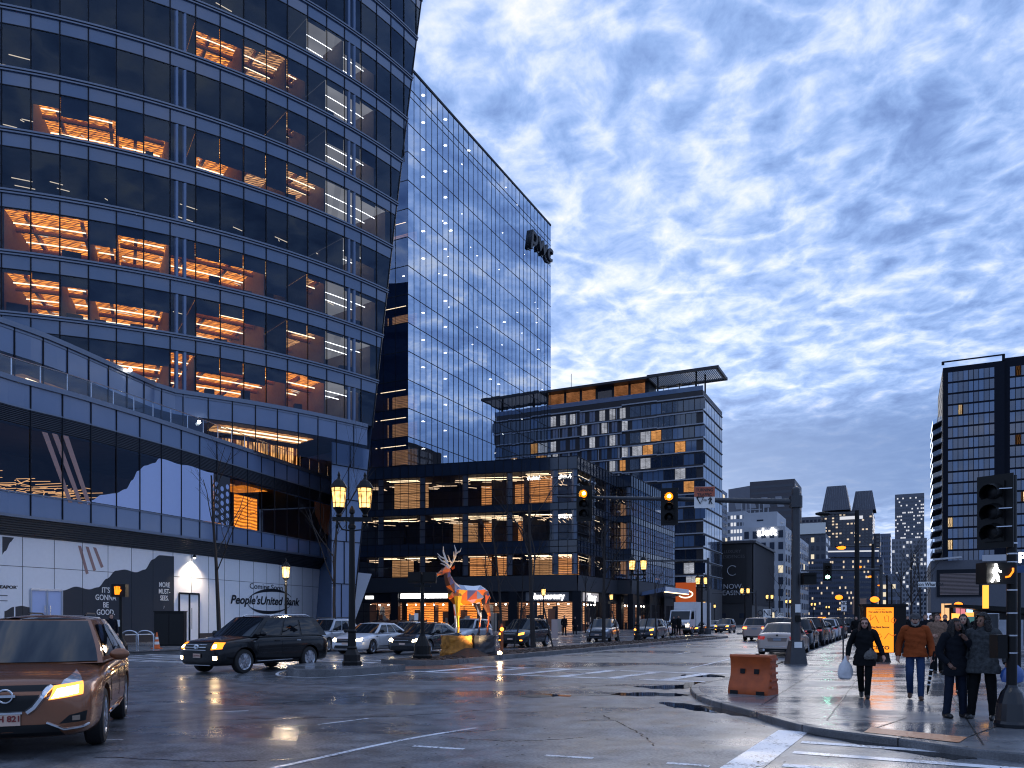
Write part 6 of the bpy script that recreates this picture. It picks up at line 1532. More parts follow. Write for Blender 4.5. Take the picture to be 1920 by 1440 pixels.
def single_lamp(loc,label,h=5.15):
    T=thing('single_lantern_lamp',label,'street lamp',loc,0,'single lantern lamps on the far pavement'); L=lambda *a: WM[T.name]@Vector(a); z=h-1.55
    m=MB(); m.lathe([(.24,0),(.24,.12),(.17,.3),(.10,.5),(.085,.55),(.065,z-.2),(.09,z-.15),(.06,z)],L(0,0,0),12); m.build('pole',M_BLACK,T)
    lantern(T,L(0,0,z)); return T
sl_=single_lamp(mpos(536,45.5,.12),'single lantern lamp in front of the hoarding with the bank name')
li=bpy.data.lights.new('lantern_light','POINT'); li.energy=260; li.color=(1,.78,.55); li.shadow_soft_size=.25
lo=bpy.data.objects.new('lantern_light',li); COL.objects.link(lo); lo.location=G(536,45.1,4.2)
for px,d,lb in ((1019,80,'single lantern lamp before the white shop name on the podium'),(1146,98,'single lantern lamp before the second shop sign of the podium'),(1340,170,'small single lantern lamp left of the dark finned building'),(1320,140,'small single lantern lamp behind the far mast pole')): copy_tree(sl_,mpos(px,d,.12),0,lb)
def signal_head(par,c,face,ncol=('off','off','off'),s=1.0,backplate=True,nm='signal_head'):
    """three-lamp head centred on c; face = unit vector the lenses look along"""
    f=Vector(face).normalized(); r=Vector((-f.y,f.x,0)); c=Vector(c); u=Vector((0,0,1))
    M_=Matrix((r,f,u)).transposed().to_4x4(); M_.translation=c; n=len(ncol); h=.36*s*n
    m=MB(); m.box(None,(.34*s,.22*s,h),M=M_); 
    if backplate: m.box(None,(.60*s,.02,h+.24*s),M=M_@Matrix.Translation((0,.06*s,0)))
    o=m.build(nm,M_BLACK,par)
    for i,cl in enumerate(ncol):
        z=h/2-.18*s-.36*s*i; m=MB(); Mx=M_@Matrix.Translation((0,.115*s,z))@Matrix.Rotation(-pi/2,4,'X')
        m.lathe([(.145*s,0),(.12*s,.03*s),(.06*s,.05*s),(.005,.055*s)],n=18,M=Mx); lens=m.build('signal_lens',{'off':M_DARK,'amber':M_AMBER,'green':M_GREEN}[cl],o,True)
        if cl=='amber': m=MB(); m.lathe([(.06*s,.052*s),(.03*s,.07*s),(.003,.075*s)],n=12,M=Mx); m.build('lit_core',M_AMBERC,o,True)
        m=MB(); k=10; vs=[];fs=[]
        for j in range(k+1):
            a=-.25*pi+1.5*pi*j/k; 
            for L_,dz in ((.0,0),(.24*s,.0)): vs.append(M_@Vector((.155*s*cos(a),.11*s+L_,z+.155*s*sin(a)-(.05*s if L_ else 0))))
        for j in range(k): fs.append((2*j,2*j+1,2*j+3,2*j+2))
        m.add(vs,fs); m.build('visor',M_BLACK,o)
    return o
# near mast pole with its long arm
MP=G(1492,27,SW); T=thing('traffic_signal_mast','steel traffic mast with a long arm carrying two amber signals and a small sign','traffic signal',MP)
m=MB(); b=MP; m.add([(b.x+sx*.30*k,b.y+sy*.30*k,b.z+z) for z,k in ((0,1),(.45,.80),(.62,.70),(.80,.62)) for sx,sy in ((-1,-1),(1,-1),(1,1),(-1,1))],[(i*4+k,i*4+(k+1)%4,i*4+4+(k+1)%4,i*4+4+k) for i in range(3) for k in range(4)]+[(12,13,14,15)]); m.build('mast_base',M_GREYMETAL,T)
m=MB(); m.lathe([(.165,.7),(.14,4.2),(.132,5.95),(.128,6.0),(.05,6.06)],b,14); m.build('mast_pole',M_GREYMETAL,T)
arm0=b+Vector((-.1,0,5.55)); arm1=G(1045,30.6); arm1.z=CH+(HZ-931)/F*30.6
pts=[arm0.lerp(arm1,i/6) for i in range(7)]
m=MB(); m.tube(pts,[.105-.06*i/6 for i in range(7)],12); m.lathe([(.22,-.2),(.22,.2)],b+Vector((0,0,5.55)),12); m.build('mast_arm',M_GREYMETAL,T)
def onarm(px):
    best=min(((i/200) for i in range(201)),key=lambda f:abs(960+F*(arm0.lerp(arm1,f)).x/(arm0.lerp(arm1,f)).y-px)); return arm0.lerp(arm1,best)
fc=Vector((-.28,-.96,0))
def offset_top(c,py_top): c=c.copy(); c.z=CH+(HZ-py_top)/F*c.y; return c
for px,py,sc in ((1099,946,.96),(1256,952,1.0)):
    c=onarm(px); c=offset_top(c,py)+fc*.22; signal_head(T,c,fc,('amber','off','off'),1.02)
c=onarm(1321); z0,z1=CH+(HZ-954)/F*c.y,CH+(HZ-914)/F*c.y; rgt=Vector((1,-.1,0)).normalized(); c=c+fc*.2; hw=.36
m=MB(); zc=(z0+z1)/2; m.bar((c.x-hw*rgt.x,c.y-hw*rgt.y,zc),(c.x+hw*rgt.x,c.y+hw*rgt.y,zc),.02,z1-z0); so_=m.build('yield_sign',M_SIGNW,T)
m=MB(); k=c+fc*.02; zt=z1-(z1-z0)*.24; m.bar((k.x-hw*rgt.x,k.y-hw*rgt.y,zt),(k.x+hw*rgt.x,k.y+hw*rgt.y,zt),.014,(z1-z0)*.46); m.build('sign_panel',mat('sign_red',(.42,.10,.05),.5,noise=.2),so_)
k=c+fc*.03
for i,s_ in enumerate(('TURNING','TRAFFIC')): text('sign_text',s_,so_,(k.x,k.y,z1-.13-.17*i),rgt,(0,0,1),.15,M_INK,bold=.003,width=.9)
m=MB(); zt=z0+.27
tri=[k+rgt*-.27+Vector((0,0,zt-k.z+.12)),k+rgt*-.03+Vector((0,0,zt-k.z+.12)),k+rgt*-.15+Vector((0,0,zt-k.z-.12))]; m.tube(tri+[tri[0]],.022,4); m.build('yield_triangle',M_INK,so_)
text('sign_text','TO',so_,(k.x+rgt.x*.02,k.y+rgt.y*.02,zt),rgt,(0,0,1),.08,M_INK,bold=.003)
def walker(par,c,r,u,h,mt,nm,off=Vector((0,0,0)),flip=1):
    """walking figure symbol, h tall"""
    q=lambda x,y: Vector(c)+Vector(r)*x*h*flip+Vector(u)*y*h+off
    m=MB(); m.tube([q(-.02,.40),q(.02,.44)],.07*h,10); m.tube([q(.0,.30),q(-.02,0)],.085*h,8); m.tube([q(-.02,.02),q(.10,-.20),q(.12,-.46)],.06*h,6); m.tube([q(-.03,.02),q(-.08,-.22),q(-.22,-.46)],.06*h,6)
    m.tube([q(.02,.28),q(.16,.10),q(.26,.06)],.045*h,6); m.tube([q(-.03,.28),q(-.15,.14),q(-.16,-.02)],.045*h,6); return m.build(nm,mt,par)
walker(so_,(k.x+rgt.x*.2,k.y+rgt.y*.2,zt+.01),rgt,(0,0,1),.30,M_INK,'walker_symbol',flip=-1)
m=MB(); q=b+Vector((.20,-.2,3.0-.1)); m.box(q+Vector((.12,-.1,-.0)),(.42,.36,.40)); m.box(q+Vector((.10,-.30,.14)),(.40,.16,.03)); m.build('pedestrian_head',M_BLACK,T)
for z,s_,mt in ((1.9,(.18,.03,.28),M_SIGNW),(1.55,(.16,.10,.22),M_BLACK)): m=MB(); m.box(b+Vector((0,-.2,z)),s_); m.build('push_button',mt,T)
m=MB(); m.box(b+Vector((0,-.235,.66)),(.26,.02,.20)); m.build('base_plate',M_SIGNW,T)
# far masts
def mast(px,d,pytop,pxa,pya,label,heads=(),th=.12,base=.17,z0=None):
    p=G(px,d,base); T=thing('traffic_signal_mast',label,'traffic signal',p); zt=CH+(HZ-pytop)/F*d
    m=MB(); m.lathe([(.28,0),(.26,.5),(.15,.6),(th,zt-base)],p,10); m.build('mast_pole',M_GREYMETAL,T)
    a=G(px,d); a.z=zt-.25; e=G(pxa,d*1.0); e.y=d+ (a.x-e.x)*.3; e.x=(pxa-960)/F*e.y; e.z=CH+(HZ-pya)/F*e.y
    m=MB(); m.tube([a,e],[.10,.06],8); m.build('mast_arm',M_GREYMETAL,T)
    for px2,cols in heads:
        f=(px2-px)/(pxa-px); c=a.lerp(e,f)+Vector((-.05,-.25,-.15)); signal_head(T,c,fc,cols,1.1)
    return T
mast(1328,74,1046,1135,1052,'far traffic mast with a bare arm in front of the podium corner')
mast(1652,63,1062,1502,1070,'far traffic mast with a green signal over the right lane',((1551,('off','off','green')),),base=SW)
mast(1418,112,1108,1335,1112,'distant traffic mast with a bare arm before the leasing banner')
# pedestrian post at the left, lit amber
def bell(m,c,s=1,n=14): m.lathe([(.34*s,0),(.35*s,.10*s),(.30*s,.16*s),(.29*s,.45*s),(.20*s,.66*s),(.11*s,.80*s),(.10*s,.86*s)],c,n)
def ped_post(px,d,pytop,label,z0,s=1):
    p=G(px,d,z0); T=thing('pedestrian_signal_post',label,'pedestrian signal',p); zt=CH+(HZ-pytop)/F*d
    m=MB(); bell(m,p,s); m.build('post_base',M_BLACK,T); m=MB(); m.lathe([(.075,.8*s),(.065,zt-z0)],p,10); m.build('post',M_BLACK,T); return T,p,zt
T,p,zt=ped_post(226,35,1118,'black post with an amber pedestrian signal in front of the dark mural',0.0)
m=MB(); c=Vector((p.x,p.y-.05,zt+.25)); m.box(c,(.62,.30,.56)); hd=m.build('signal_box',M_BLACK,T)
m=MB(); hx=c+Vector((-.04,-.17,0)); m.tube([hx+Vector((0,0,-.18)),hx+Vector((0,0,.02))],[.10,.12],8)
for i in range(4): m.tube([hx+Vector((-.09+.06*i,0,0)),hx+Vector((-.11+.073*i,0,.20-.02*abs(i-1.5)))],.026,5)
m.tube([hx+Vector((.08,0,-.10)),hx+Vector((.17,0,.03))],.028,5); m.build('hand_symbol',M_AMBER,hd)
m=MB(); m.box(p+Vector((-.05,-.12,1.45)),(.12,.1,.3)); m.build('push_button',M_SIGNW,T)
# black signal post left of the statue, its heads seen from behind
T,p,zt=ped_post(792,29.3,1078,'black signal post with two dark heads seen from behind left of the elk statue',.17,1.05)
for dx in (-.27,.27):
    m=MB(); m.box((p.x+dx,p.y,zt-.1),(.5,.3,.40)); m.box((p.x+dx,p.y-.17,zt-.1),(.40,.04,.30)); m.build('signal_head',M_BLACK,T)
m=MB(); m.bar((p.x-.3,p.y,zt-.42),(p.x+.3,p.y,zt-.42),.06,.06); m.build('head_bracket',M_BLACK,T)
m=MB(); m.box(p+Vector((-.22,-.05,1.55)),(.14,.05,.26)); m.build('push_button',M_SIGNW,T)
# big post at the right edge
d=11.3; p=G(1897,d,SW); T=thing('corner_signal_post','large black post with a lit walking figure at the right edge','pedestrian signal',p)
m=MB(); m.lathe([(.225,0),(.23,.05),(.215,.09),(.19,.34),(.135,.50),(.085,.56),(.075,.60)],p,18); m.build('post_base',mat('black_gloss',(.004,.006,.010),.2,spec=.5),T)
m=MB(); m.lathe([(.068,.55),(.064,3.6)],p,14)
m.build('post',M_BLACK,T)
for z in (1.05,1.30,1.62,1.95,2.35,2.47,2.62): m=MB(); m.lathe([(.069,0),(.070,.02)],p+Vector((0,0,z)),14); m.build('post_strap',M_STEEL,T)
c=P(1874,958,d)+Vector((0,.1,0)); f2=Vector((-.80,-.60,0)); signal_head(T,c+Vector((.02,0,0)),f2,('off','off','off'),.80,True)
m=MB(); m.bar(c+Vector((.0,0,-.45)),Vector((p.x,p.y,c.z-.45)),.06,.06); m.bar(c+Vector((.0,0,.45)),Vector((p.x,p.y,c.z+.45)),.06,.06); m.build('head_bracket',M_BLACK,T)
for z in (.30,.02,-.24): m=MB(); m.bar(c+Vector((-.12,-.2,z)),c+Vector((.10,-.22,z+.01)),.02,.012); m.build('visor_edge',M_STEEL,T)
c=P(1858,1076,d)+Vector((0,-.1,0)); m=MB(); m.box(c,(.40,.26,.30)); hd=m.build('pedestrian_head',M_BLACK,T)
walker(hd,c+Vector((-.085,-.16,0)),(1,0,0),(0,0,1),.27,M_WALKW,'walking_figure')
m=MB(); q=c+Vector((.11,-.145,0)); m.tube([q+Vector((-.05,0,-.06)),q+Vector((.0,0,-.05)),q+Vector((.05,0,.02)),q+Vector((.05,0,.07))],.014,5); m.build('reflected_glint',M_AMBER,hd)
m=MB(); m.bar(c+Vector((.2,0,.08)),Vector((p.x,p.y,c.z+.08)),.05,.05); m.bar(c+Vector((.2,0,-.10)),Vector((p.x,p.y,c.z-.10)),.05,.05); m.build('bracket',M_BLACK,T)
m=MB(); c=P(1848,1119,d*2.4); m.box(c,(.17,.08,.80)); o=solo(m,'lit_amber_panel',emis('amber_panel',(1,.45,.05),1.1),'narrow upright amber lit panel below the walking figure','lit panel')
o2=MB(); q=c; o2.lathe([(.06,0),(.05,c.z-.5)],(q.x,q.y+.1,0),8); ob=o2.build('panel_post',M_BLACK,o)
m=MB(); m.box(p+Vector((-.16,.05,1.15)),(.14,.2,.34)); m.build('push_button_box',M_BLACK,T)
# black tapered cobra lamps with sodium heads on the right pavement
def cobra(px,d,pytop,label,lit=True,arm=2.2):
    p=G(px,d,SW); T=thing('cobra_street_lamp',label,'street lamp',p,0,'tall black sodium street lamps'); zt=CH+(HZ-pytop)/F*d
    m=MB(); m.lathe([(.26,0),(.25,.8),(.17,1.0),(.13,zt)],p,12); m.build('pole',M_BLACK,T)
    a=Vector((p.x,p.y,zt-.1)); e=a-dv*arm+Vector((0,0,.1)); m=MB(); m.tube([a,e],.06,6); m.build('lamp_arm',M_GREYMETAL,T)
    h=MB(); h.sphere(e-dv*.35,(.55,.22,.14) if 1 else 0,10,6); hh=h.build('lamp_head',M_BLACK,T)
    if lit: m=MB(); m.sphere(e-dv*.35+Vector((0,-.03,-.10)),(.42,.22,.20),10,6); m.build('lit_bowl',M_SODIUM,hh)
cobra(1607,49,960,'nearest tall black street lamp, its box head unlit, left of the ad kiosk top',False,1.6)
cobra(1637,68,1022,'second tall black street lamp with an orange glowing head near the first pole')
cobra(1652,96,1060,'third black street lamp, orange head half way down the receding row')
cobra(1663,130,1079,'fourth black street lamp with a small orange head in the receding row')
cobra(1672,178,1096,'fifth and smallest black street lamp with an orange head in the row')
for px,py,d,lb in ((1573,1120,70,'orange signal glow above the slim sign post on a thin arm'),(1640,1124,58,'orange signal lamp hanging just above the ad kiosk'),(1797,1134,60,'flat orange lamp under the shop canopy right of the kiosk')):
    c=P(px,py,d); m=MB(); m.sphere((0,0,0),(.35,.2,.22),10,6); m.v=[tuple(Vector(v)+c) for v in m.v]
    T=thing('orange_lamp',lb,'lamp',(c.x,c.y,SW)); m.build('lit_bowl',M_SODIUM,T); m=MB(); m.lathe([(.09,0),(.07,c.z-SW+.1)],(c.x+.5,c.y+.3,SW),8); m.bar(c+Vector((0,0,.15)),c+Vector((.5,.3,.15)),.06,.06); m.build('lamp_post',M_BLACK,T)
# ad kiosk
d=28; a=G(1623,d,SW); T=thing('advertising_kiosk','black advertising kiosk with an orange poster behind the woman in black','kiosk',G(1656,d,SW)); rg=Vector((1,-.12,0)).normalized(); fn=Vector((-.12,-1,0)).normalized()
X=lambda px:(px-960)/F*d
zt,zb_=CH+(HZ-1136)/F*d,CH+(HZ-1224)/F*d; cx_=X(1660); wd=X(1697)-X(1621)
m=MB(); M_=Matrix((rg,-fn,Vector((0,0,1)))).transposed().to_4x4(); M_.translation=Vector((cx_,d+.2,(zt+zb_)/2)); m.box(None,(wd,.42,zt-zb_),M=M_); m.box(None,(wd+.1,.5,.09),M=M_@Matrix.Translation((0,0,(zt-zb_)/2+.02))); m.build('kiosk_frame',M_BLACK,T)
m=MB(); m.lathe([(.30,0),(.26,.1),(.22,zb_-SW)],(cx_,d+.2,SW),8); m.build('kiosk_foot',M_BLACK,T)
pc=Vector((X(1648),d-.06,CH+(HZ-1181)/F*d)); pw,ph=X(1672)-X(1624),84/F*d
m=MB(); M2=Matrix((rg,-fn,Vector((0,0,1)))).transposed().to_4x4(); M2.translation=pc+fn*.03; m.box(None,(pw,.02,ph),M=M2); po=m.build('poster',emis('poster_orange',(1,.30,.012),.95),T)
M_PINK2=mat('poster_ink',(.02,.01,.02),.6)
def pt_(s_,y,h,w=1,b=.0): text('poster_text',s_,po,pc+fn*.05+Vector((0,0,ph*y)),rg,(0,0,1),h,M_PINK2,bold=b,width=w,ext=.001)
pt_('From the',.455,.07,1.2); pt_('The Leader of the Bandits',.40,.085,.9,.003); pt_('Cisco Brew Rules Sorority'[:0]+'King Bank Escrow',.06,.085,1,.004); pt_('CISCO',-.40,.17,1.25,.006)
M_PSK=emis('poster_line',(.75,.14,.02),.4)
for x0,y0,pts in ((-.28,.22,((0,.1),(.06,.14),(.04,0),(.1,.06),(.16,.12),(.24,-.05))),(.10,.24,((0,.08),(.02,-.04),(.1,-.05),(.1,.08),(.05,.1))),(.26,.22,((0,0),(.06,.07),(.12,.02),(.08,-.06),(.0,-.02))),(-.1,-.14,((0,0),(.1,.05),(.14,-.02),(.04,-.05))),(.10,-.16,((0,-.05),(.1,.08),(.2,.02),(.28,.05)))):
    m=MB(); m.tube([pc+fn*.05+rg*(x0+a_)*1.4+Vector((0,0,(y0+b_)*1.5)) for a_,b_ in pts],.012,4); m.build('poster_drawing',M_PSK,po)
# sign posts
def signpost(px,d,pyt,label,boards,z0=SW,nm='sign_post'):
    p=G(px,d,z0); T=thing(nm,label,'sign',p); zt=CH+(HZ-pyt)/F*d; m=MB(); m.lathe([(.05,0),(.03,.1),(.03,zt-z0)],p,8); m.build('post',M_GREYMETAL,T)
    for (py0,py1,w,mt,tx,tm) in boards:
        za,zb2=CH+(HZ-py1)/F*d,CH+(HZ-py0)/F*d; m=MB(); m.box((p.x,p.y-.05,(za+zb2)/2),(w,.02,zb2-za)); o=m.build('sign_board',mt,T)
        for i,s_ in enumerate(tx): text('sign_text',s_,o,(p.x,p.y-.065,zb2-(i+.5)*(zb2-za)/len(tx)),(1,0,0),(0,0,1),(zb2-za)/len(tx)*.95,tm,bold=.004,width=.9)
    return T
signpost(1581,28.6,1127,'slim grey post with a small parking sign left of the ad kiosk',((1127,1146,.20,M_SIGNW,('NO','P'),M_INK),))
signpost(1611,52,1120,'brown information board on a post left of the ad kiosk',((1122,1152,.9,mat('board_brown',(.28,.17,.12),.6,noise=.3),(),M_INK),))
signpost(1438,104,1140,'white tilted regulatory sign beyond the tan SUV',((1142,1158,1.0,M_SIGNW,('ONLY',),M_INK),),.17)
signpost(1463,118,1148,'white square sign beyond the blue black SUV',((1149,1163,1.0,M_SIGNW,('ONE','WAY'),M_INK),),.17)
T=signpost(1737,45,1086,'pale street name sign before the low grey building',((1091,1101,1.0,M_SIGNW,('Boston Wharf Rd',),M_INK),))
p=G(1911,24,SW); T=thing('parking_sign','dark sign with a white letter P at the right edge','sign',p); z=CH+(HZ-1047)/F*24
m=MB(); m.lathe([(.05,0),(.05,z-SW)],p,8); m.build('post',M_BLACK,T); m=MB(); m.box((p.x+.02,p.y-.06,z),(.42,.06,.40)); o=m.build('sign_board',mat('sign_navy',(.015,.03,.06),.4),T); text('sign_text','P',o,(p.x+.02,p.y-.10,z),(1,0,0),(0,0,1),.44,M_LETW,bold=.01)
m=MB(); m.box((p.x+.02,p.y-.05,z-.33),(.42,.06,.22)); m.build('lower_board',mat('sign_blue',(.02,.06,.16),.4),T)
# orange water-filled barrier
d=16.0; p=Vector((G(1412,16.3).x,16.3,SW)); az=heading(1,.08); T=thing('orange_barrier','weathered orange plastic barrier on the kerb corner','barrier',p,az-.80)
W_=WM[T.name]; prof=[(.29,.0),(.30,.06),(.27,.18),(.17,.36),(.14,.54),(.17,.70),(.205,.77),(.18,.81)]
m=MB(); nx=12; vs=[]; Lb=.86
for i in range(nx+1):
    x=-Lb/2+Lb*i/nx; e=1-.12*(abs(2*i/nx-1)**6)
    for y,z in prof: vs.append((x,-y*e,z))
    for y,z in prof[::-1]: vs.append((x,y*e,z))
n=len(prof)*2; fs=[(i*n+k,i*n+(k+1)%n,(i+1)*n+(k+1)%n,(i+1)*n+k) for i in range(nx) for k in range(n)]; fs+=[tuple(range(n)),tuple(range(nx*n+n-1,nx*n-1,-1))]
m.add(vs,fs); M_OR=mat('barrier_orange',(.40,.075,.012),.55,noise=.5,nscale=5,bump=.3,bscale=12)
bo=m.build('barrier_body',M_OR,T,True,local=True,ang=30,fix=True)
for x in (-.15,.15): m=MB(); m.box((x,-.152,.47),(.10,.05,.10)); m.build('fork_slot',M_DARK,T,local=True)
for i in range(5): m=MB(); m.bar((Lb/2+.012,-.15,.16+i*.14),(Lb/2+.012,.15,.16+i*.14),.05,.045); m.build('end_rib',mat('barrier_rib',(.36,.07,.015),.5),T,local=True)
for x in (-.28,.28): m=MB(); m.box((x,-.262,.035),(.17,.09,.085)); m.build('foot_notch',M_DARK,T,local=True)
m=MB(); m.lathe([(.05,0),(.04,.03)],(.1,0,.80),10); m.build('filler_cap',M_DARK,T,local=True)
# bins, bike racks and cone by the hoarding
p=G(320,44.5,.12); T=thing('black_utility_cabinet','large black cabinet standing before the hoarding door','cabinet',p,.2)
m=MB(); m.box((0,0,.95),(1.55,.8,1.9)); m.box((0,0,1.93),(1.62,.86,.06)); m.build('cabinet_body',M_BLACK,T,local=True)
for x in (-.38,.38): m=MB(); m.box((x,-.41,.95),(.72,.03,1.7)); m.build('cabinet_door',M_DARK,T,local=True)
p=G(0,10); 
p=G(294,40.2,.12); T=thing('traffic_cone','orange traffic cone with pale bands left of the black cabinet','traffic cone',p)
m=MB(); m.box((0,0,.02),(.40,.40,.04)); m.lathe([(.16,.04),(.13,.22)],(0,0,0),14); m.lathe([(.105,.36),(.085,.48)],(0,0,0),14); m.lathe([(.065,.60),(.03,.82),(.02,.84)],(0,0,0),14); m.build('cone_body',mat('cone_orange',(.75,.14,.02),.5),T,local=True)
m=MB(); m.lathe([(.13,.22),(.105,.36)],(0,0,0),14); m.build('pale_band',M_SIGNW,T,local=True); m=MB(); m.lathe([(.085,.48),(.065,.60)],(0,0,0),14); m.build('pale_band',M_SIGNW,T,local=True)
for px,lb in ((243,'bent steel bicycle stand nearest the amber pedestrian post'),(272,'bent steel bicycle stand nearest the traffic cone')):
    p=G(px,38.6,.12); m=MB(); w=.42; m.tube([p+Vector((-w,0,0)),p+Vector((-w,.0,.65))]+[p+Vector((-w*cos(a*pi/8),0,.65+.30*sin(a*pi/8))) for a in range(1,8)]+[p+Vector((w,0,.65)),p+Vector((w,0,0))],.035,8)
    solo(m,'bicycle_stand',M_STEEL,lb,'bike rack','bike stands by the hoarding',True,p)
# small lit bollards and papers on the median
p=G(937,31.2,.17); T=thing('median_floodlight','small ground floodlight shining at the foot of the elk statue','floodlight',p); m=MB(); m.box((0,0,.12),(.2,.14,.14)); m.bar((0,0,0),(0,0,.1),.04,.04); m.build('housing',M_BLACK,T,local=True); m=MB(); m.sphere((0,-.09,.13),(.09,.03,.07),8,5); m.build('lit_lens',emis('flood',(1,.72,.4),40),T,local=True)
li=bpy.data.lights.new('floodlight_beam','SPOT'); li.energy=420; li.color=(1,.70,.38); li.spot_size=radians(75); li.spot_blend=.6; li.shadow_soft_size=.1
lo=bpy.data.objects.new('floodlight_beam',li); COL.objects.link(lo); lo.location=p+Vector((-.05,-.22,.2)); lo.rotation_euler=(G(868,31.8,2.2)-lo.location).to_track_quat('-Z','Y').to_euler()
p=G(941,36,.17); T=thing('orange_marker_post','slim orange marker post with two lamps behind the floodlight','marker post',p); m=MB(); m.lathe([(.07,0),(.06,1.25)],(0,0,0),8); m.build('post',mat('marker_orange',(.35,.10,.03),.6),T,local=True); m=MB(); m.sphere((0,-.08,1.0),.09,8,5); m.build('marker_lamp',M_HEADA,T,local=True)
# white slim sign board leaning near the second crossover
p=G(1040,62,.12); m=MB(); m.box((p.x,p.y,.85),(.5,.12,1.5)); solo(m,'pale_panel_sign',mat('panel_pink',(.45,.36,.34),.6),'pale upright panel on the far pavement right of the black crossover','panel')
# right edge: dark shelter with posters and screens
d=34; T=thing('street_shelter','dark street shelter with posters and a glowing coloured stall behind the standing women','shelter',G(1850,d,SW))
X=lambda px:(px-960)/F*d
a=Vector((X(1792),d,0)); b_=Vector((X(1960),d-2.5,0)); 
m=MB(); zt0,zt1=CH+(HZ-1133)/F*d,CH+(HZ-1146)/F*d
m.add([(a.x,a.y,zt0),(b_.x,b_.y,zt1),(b_.x,b_.y,zt1-.35),(a.x,a.y,zt0-.12),(a.x+.6,a.y+2,zt0),(b_.x+.6,b_.y+2,zt1),(b_.x+.6,b_.y+2,zt1-.35),(a.x+.6,a.y+2,zt0-.12)],[(0,3,2,1),(4,5,6,7),(0,1,5,4),(3,7,6,2),(0,4,7,3),(1,2,6,5)]); m.build('roof',M_BLACK,T)
m=MB(); m.bar((a.x+.7,a.y+1.6,SW),(a.x+.7,a.y+1.6,zt0),.12,.12); m.build('roof_post',M_BLACK,T)
m=MB(); m.quad((a.x+1.2,a.y+1.9,.5),(b_.x+.6,b_.y+1.9,.5),(b_.x+.6,b_.y+1.9,zt1-.1),(a.x+1.2,a.y+1.9,zt0-.1)); m.build('back_panel',mat('shelter_back',(.015,.018,.025),.3),T)
def pan(px0,px1,py0,py1,mt,nm,dd=d-1.5):
    m=MB(); f=lambda px,py:P(px,py,dd); p0,p1,p2,p3=f(px0,py1),f(px1,py1),f(px1,py0),f(px0,py0); m.add([p0,p1,p2,p3]+[q+Vector((0,.08,0)) for q in (p0,p1,p2,p3)],[(0,1,2,3),(7,6,5,4),(0,4,5,1),(1,5,6,2),(2,6,7,3),(3,7,4,0)]); return m.build(nm,mt,T)
pan(1873,1919,1162,1218,mat('poster_grey',(.30,.33,.38),.5,noise=.5,nscale=4),'wall_poster'); pan(1876,1893,1192,1204,mat('poster_rose',(.5,.10,.14),.5,noise=.4,nscale=6),'rose_patch',d-1.62)
pan(1858,1872,1186,1208,mat('poster_blue',(.08,.16,.45),.5,noise=.5,nscale=5),'blue_poster'); pan(1846,1872,1152,1180,mat('notice_dark',(.03,.035,.04),.4),'notice_frame')
m=MB(); fr=[P(q[0],q[1],d-1.6) for q in ((1845,1151),(1873,1151),(1873,1181),(1845,1181),(1845,1151))]; m.tube(fr,.02,4); m.build('frame_edge',M_STEEL,T)
for px0,px1,py0,py1,c,s,nm in ((1786,1800,1150,1166,(1,.33,.06),1.6,'orange_glow_sign'),(1794,1800,1136,1152,(1,.3,.35),.5,'pink_banner'),(1803,1810,1136,1152,(1,.4,.45),.5,'pink_banner'),(1812,1826,1148,1156,(1,.35,.08),1.2,'stall_awning'),(1814,1824,1138,1148,(.35,.65,1),1.4,'blue_screen'),(1815,1827,1156,1190,(.10,.28,.30),.35,'teal_panel')): pan(px0,px1,py0,py1,emis(nm,c,s),nm,d+1.0)
m=MB()
for i,px in enumerate((1768,1775,1781)): p=G(px,60,SW); m.bar(p,p+Vector((0,0,2.6)),.12,.12)
T=thing('lit_banner_posts','three slim warm lit posts left of the coloured stall','posts',G(1775,60,SW))
for px in (1768,1775,1781): m=MB(); p=G(px,60,SW); m.bar(p,p+Vector((0,0,2.7)),.16,.16); m.build('lit_post',emis('warm_post',(1,.55,.25),.7),T)
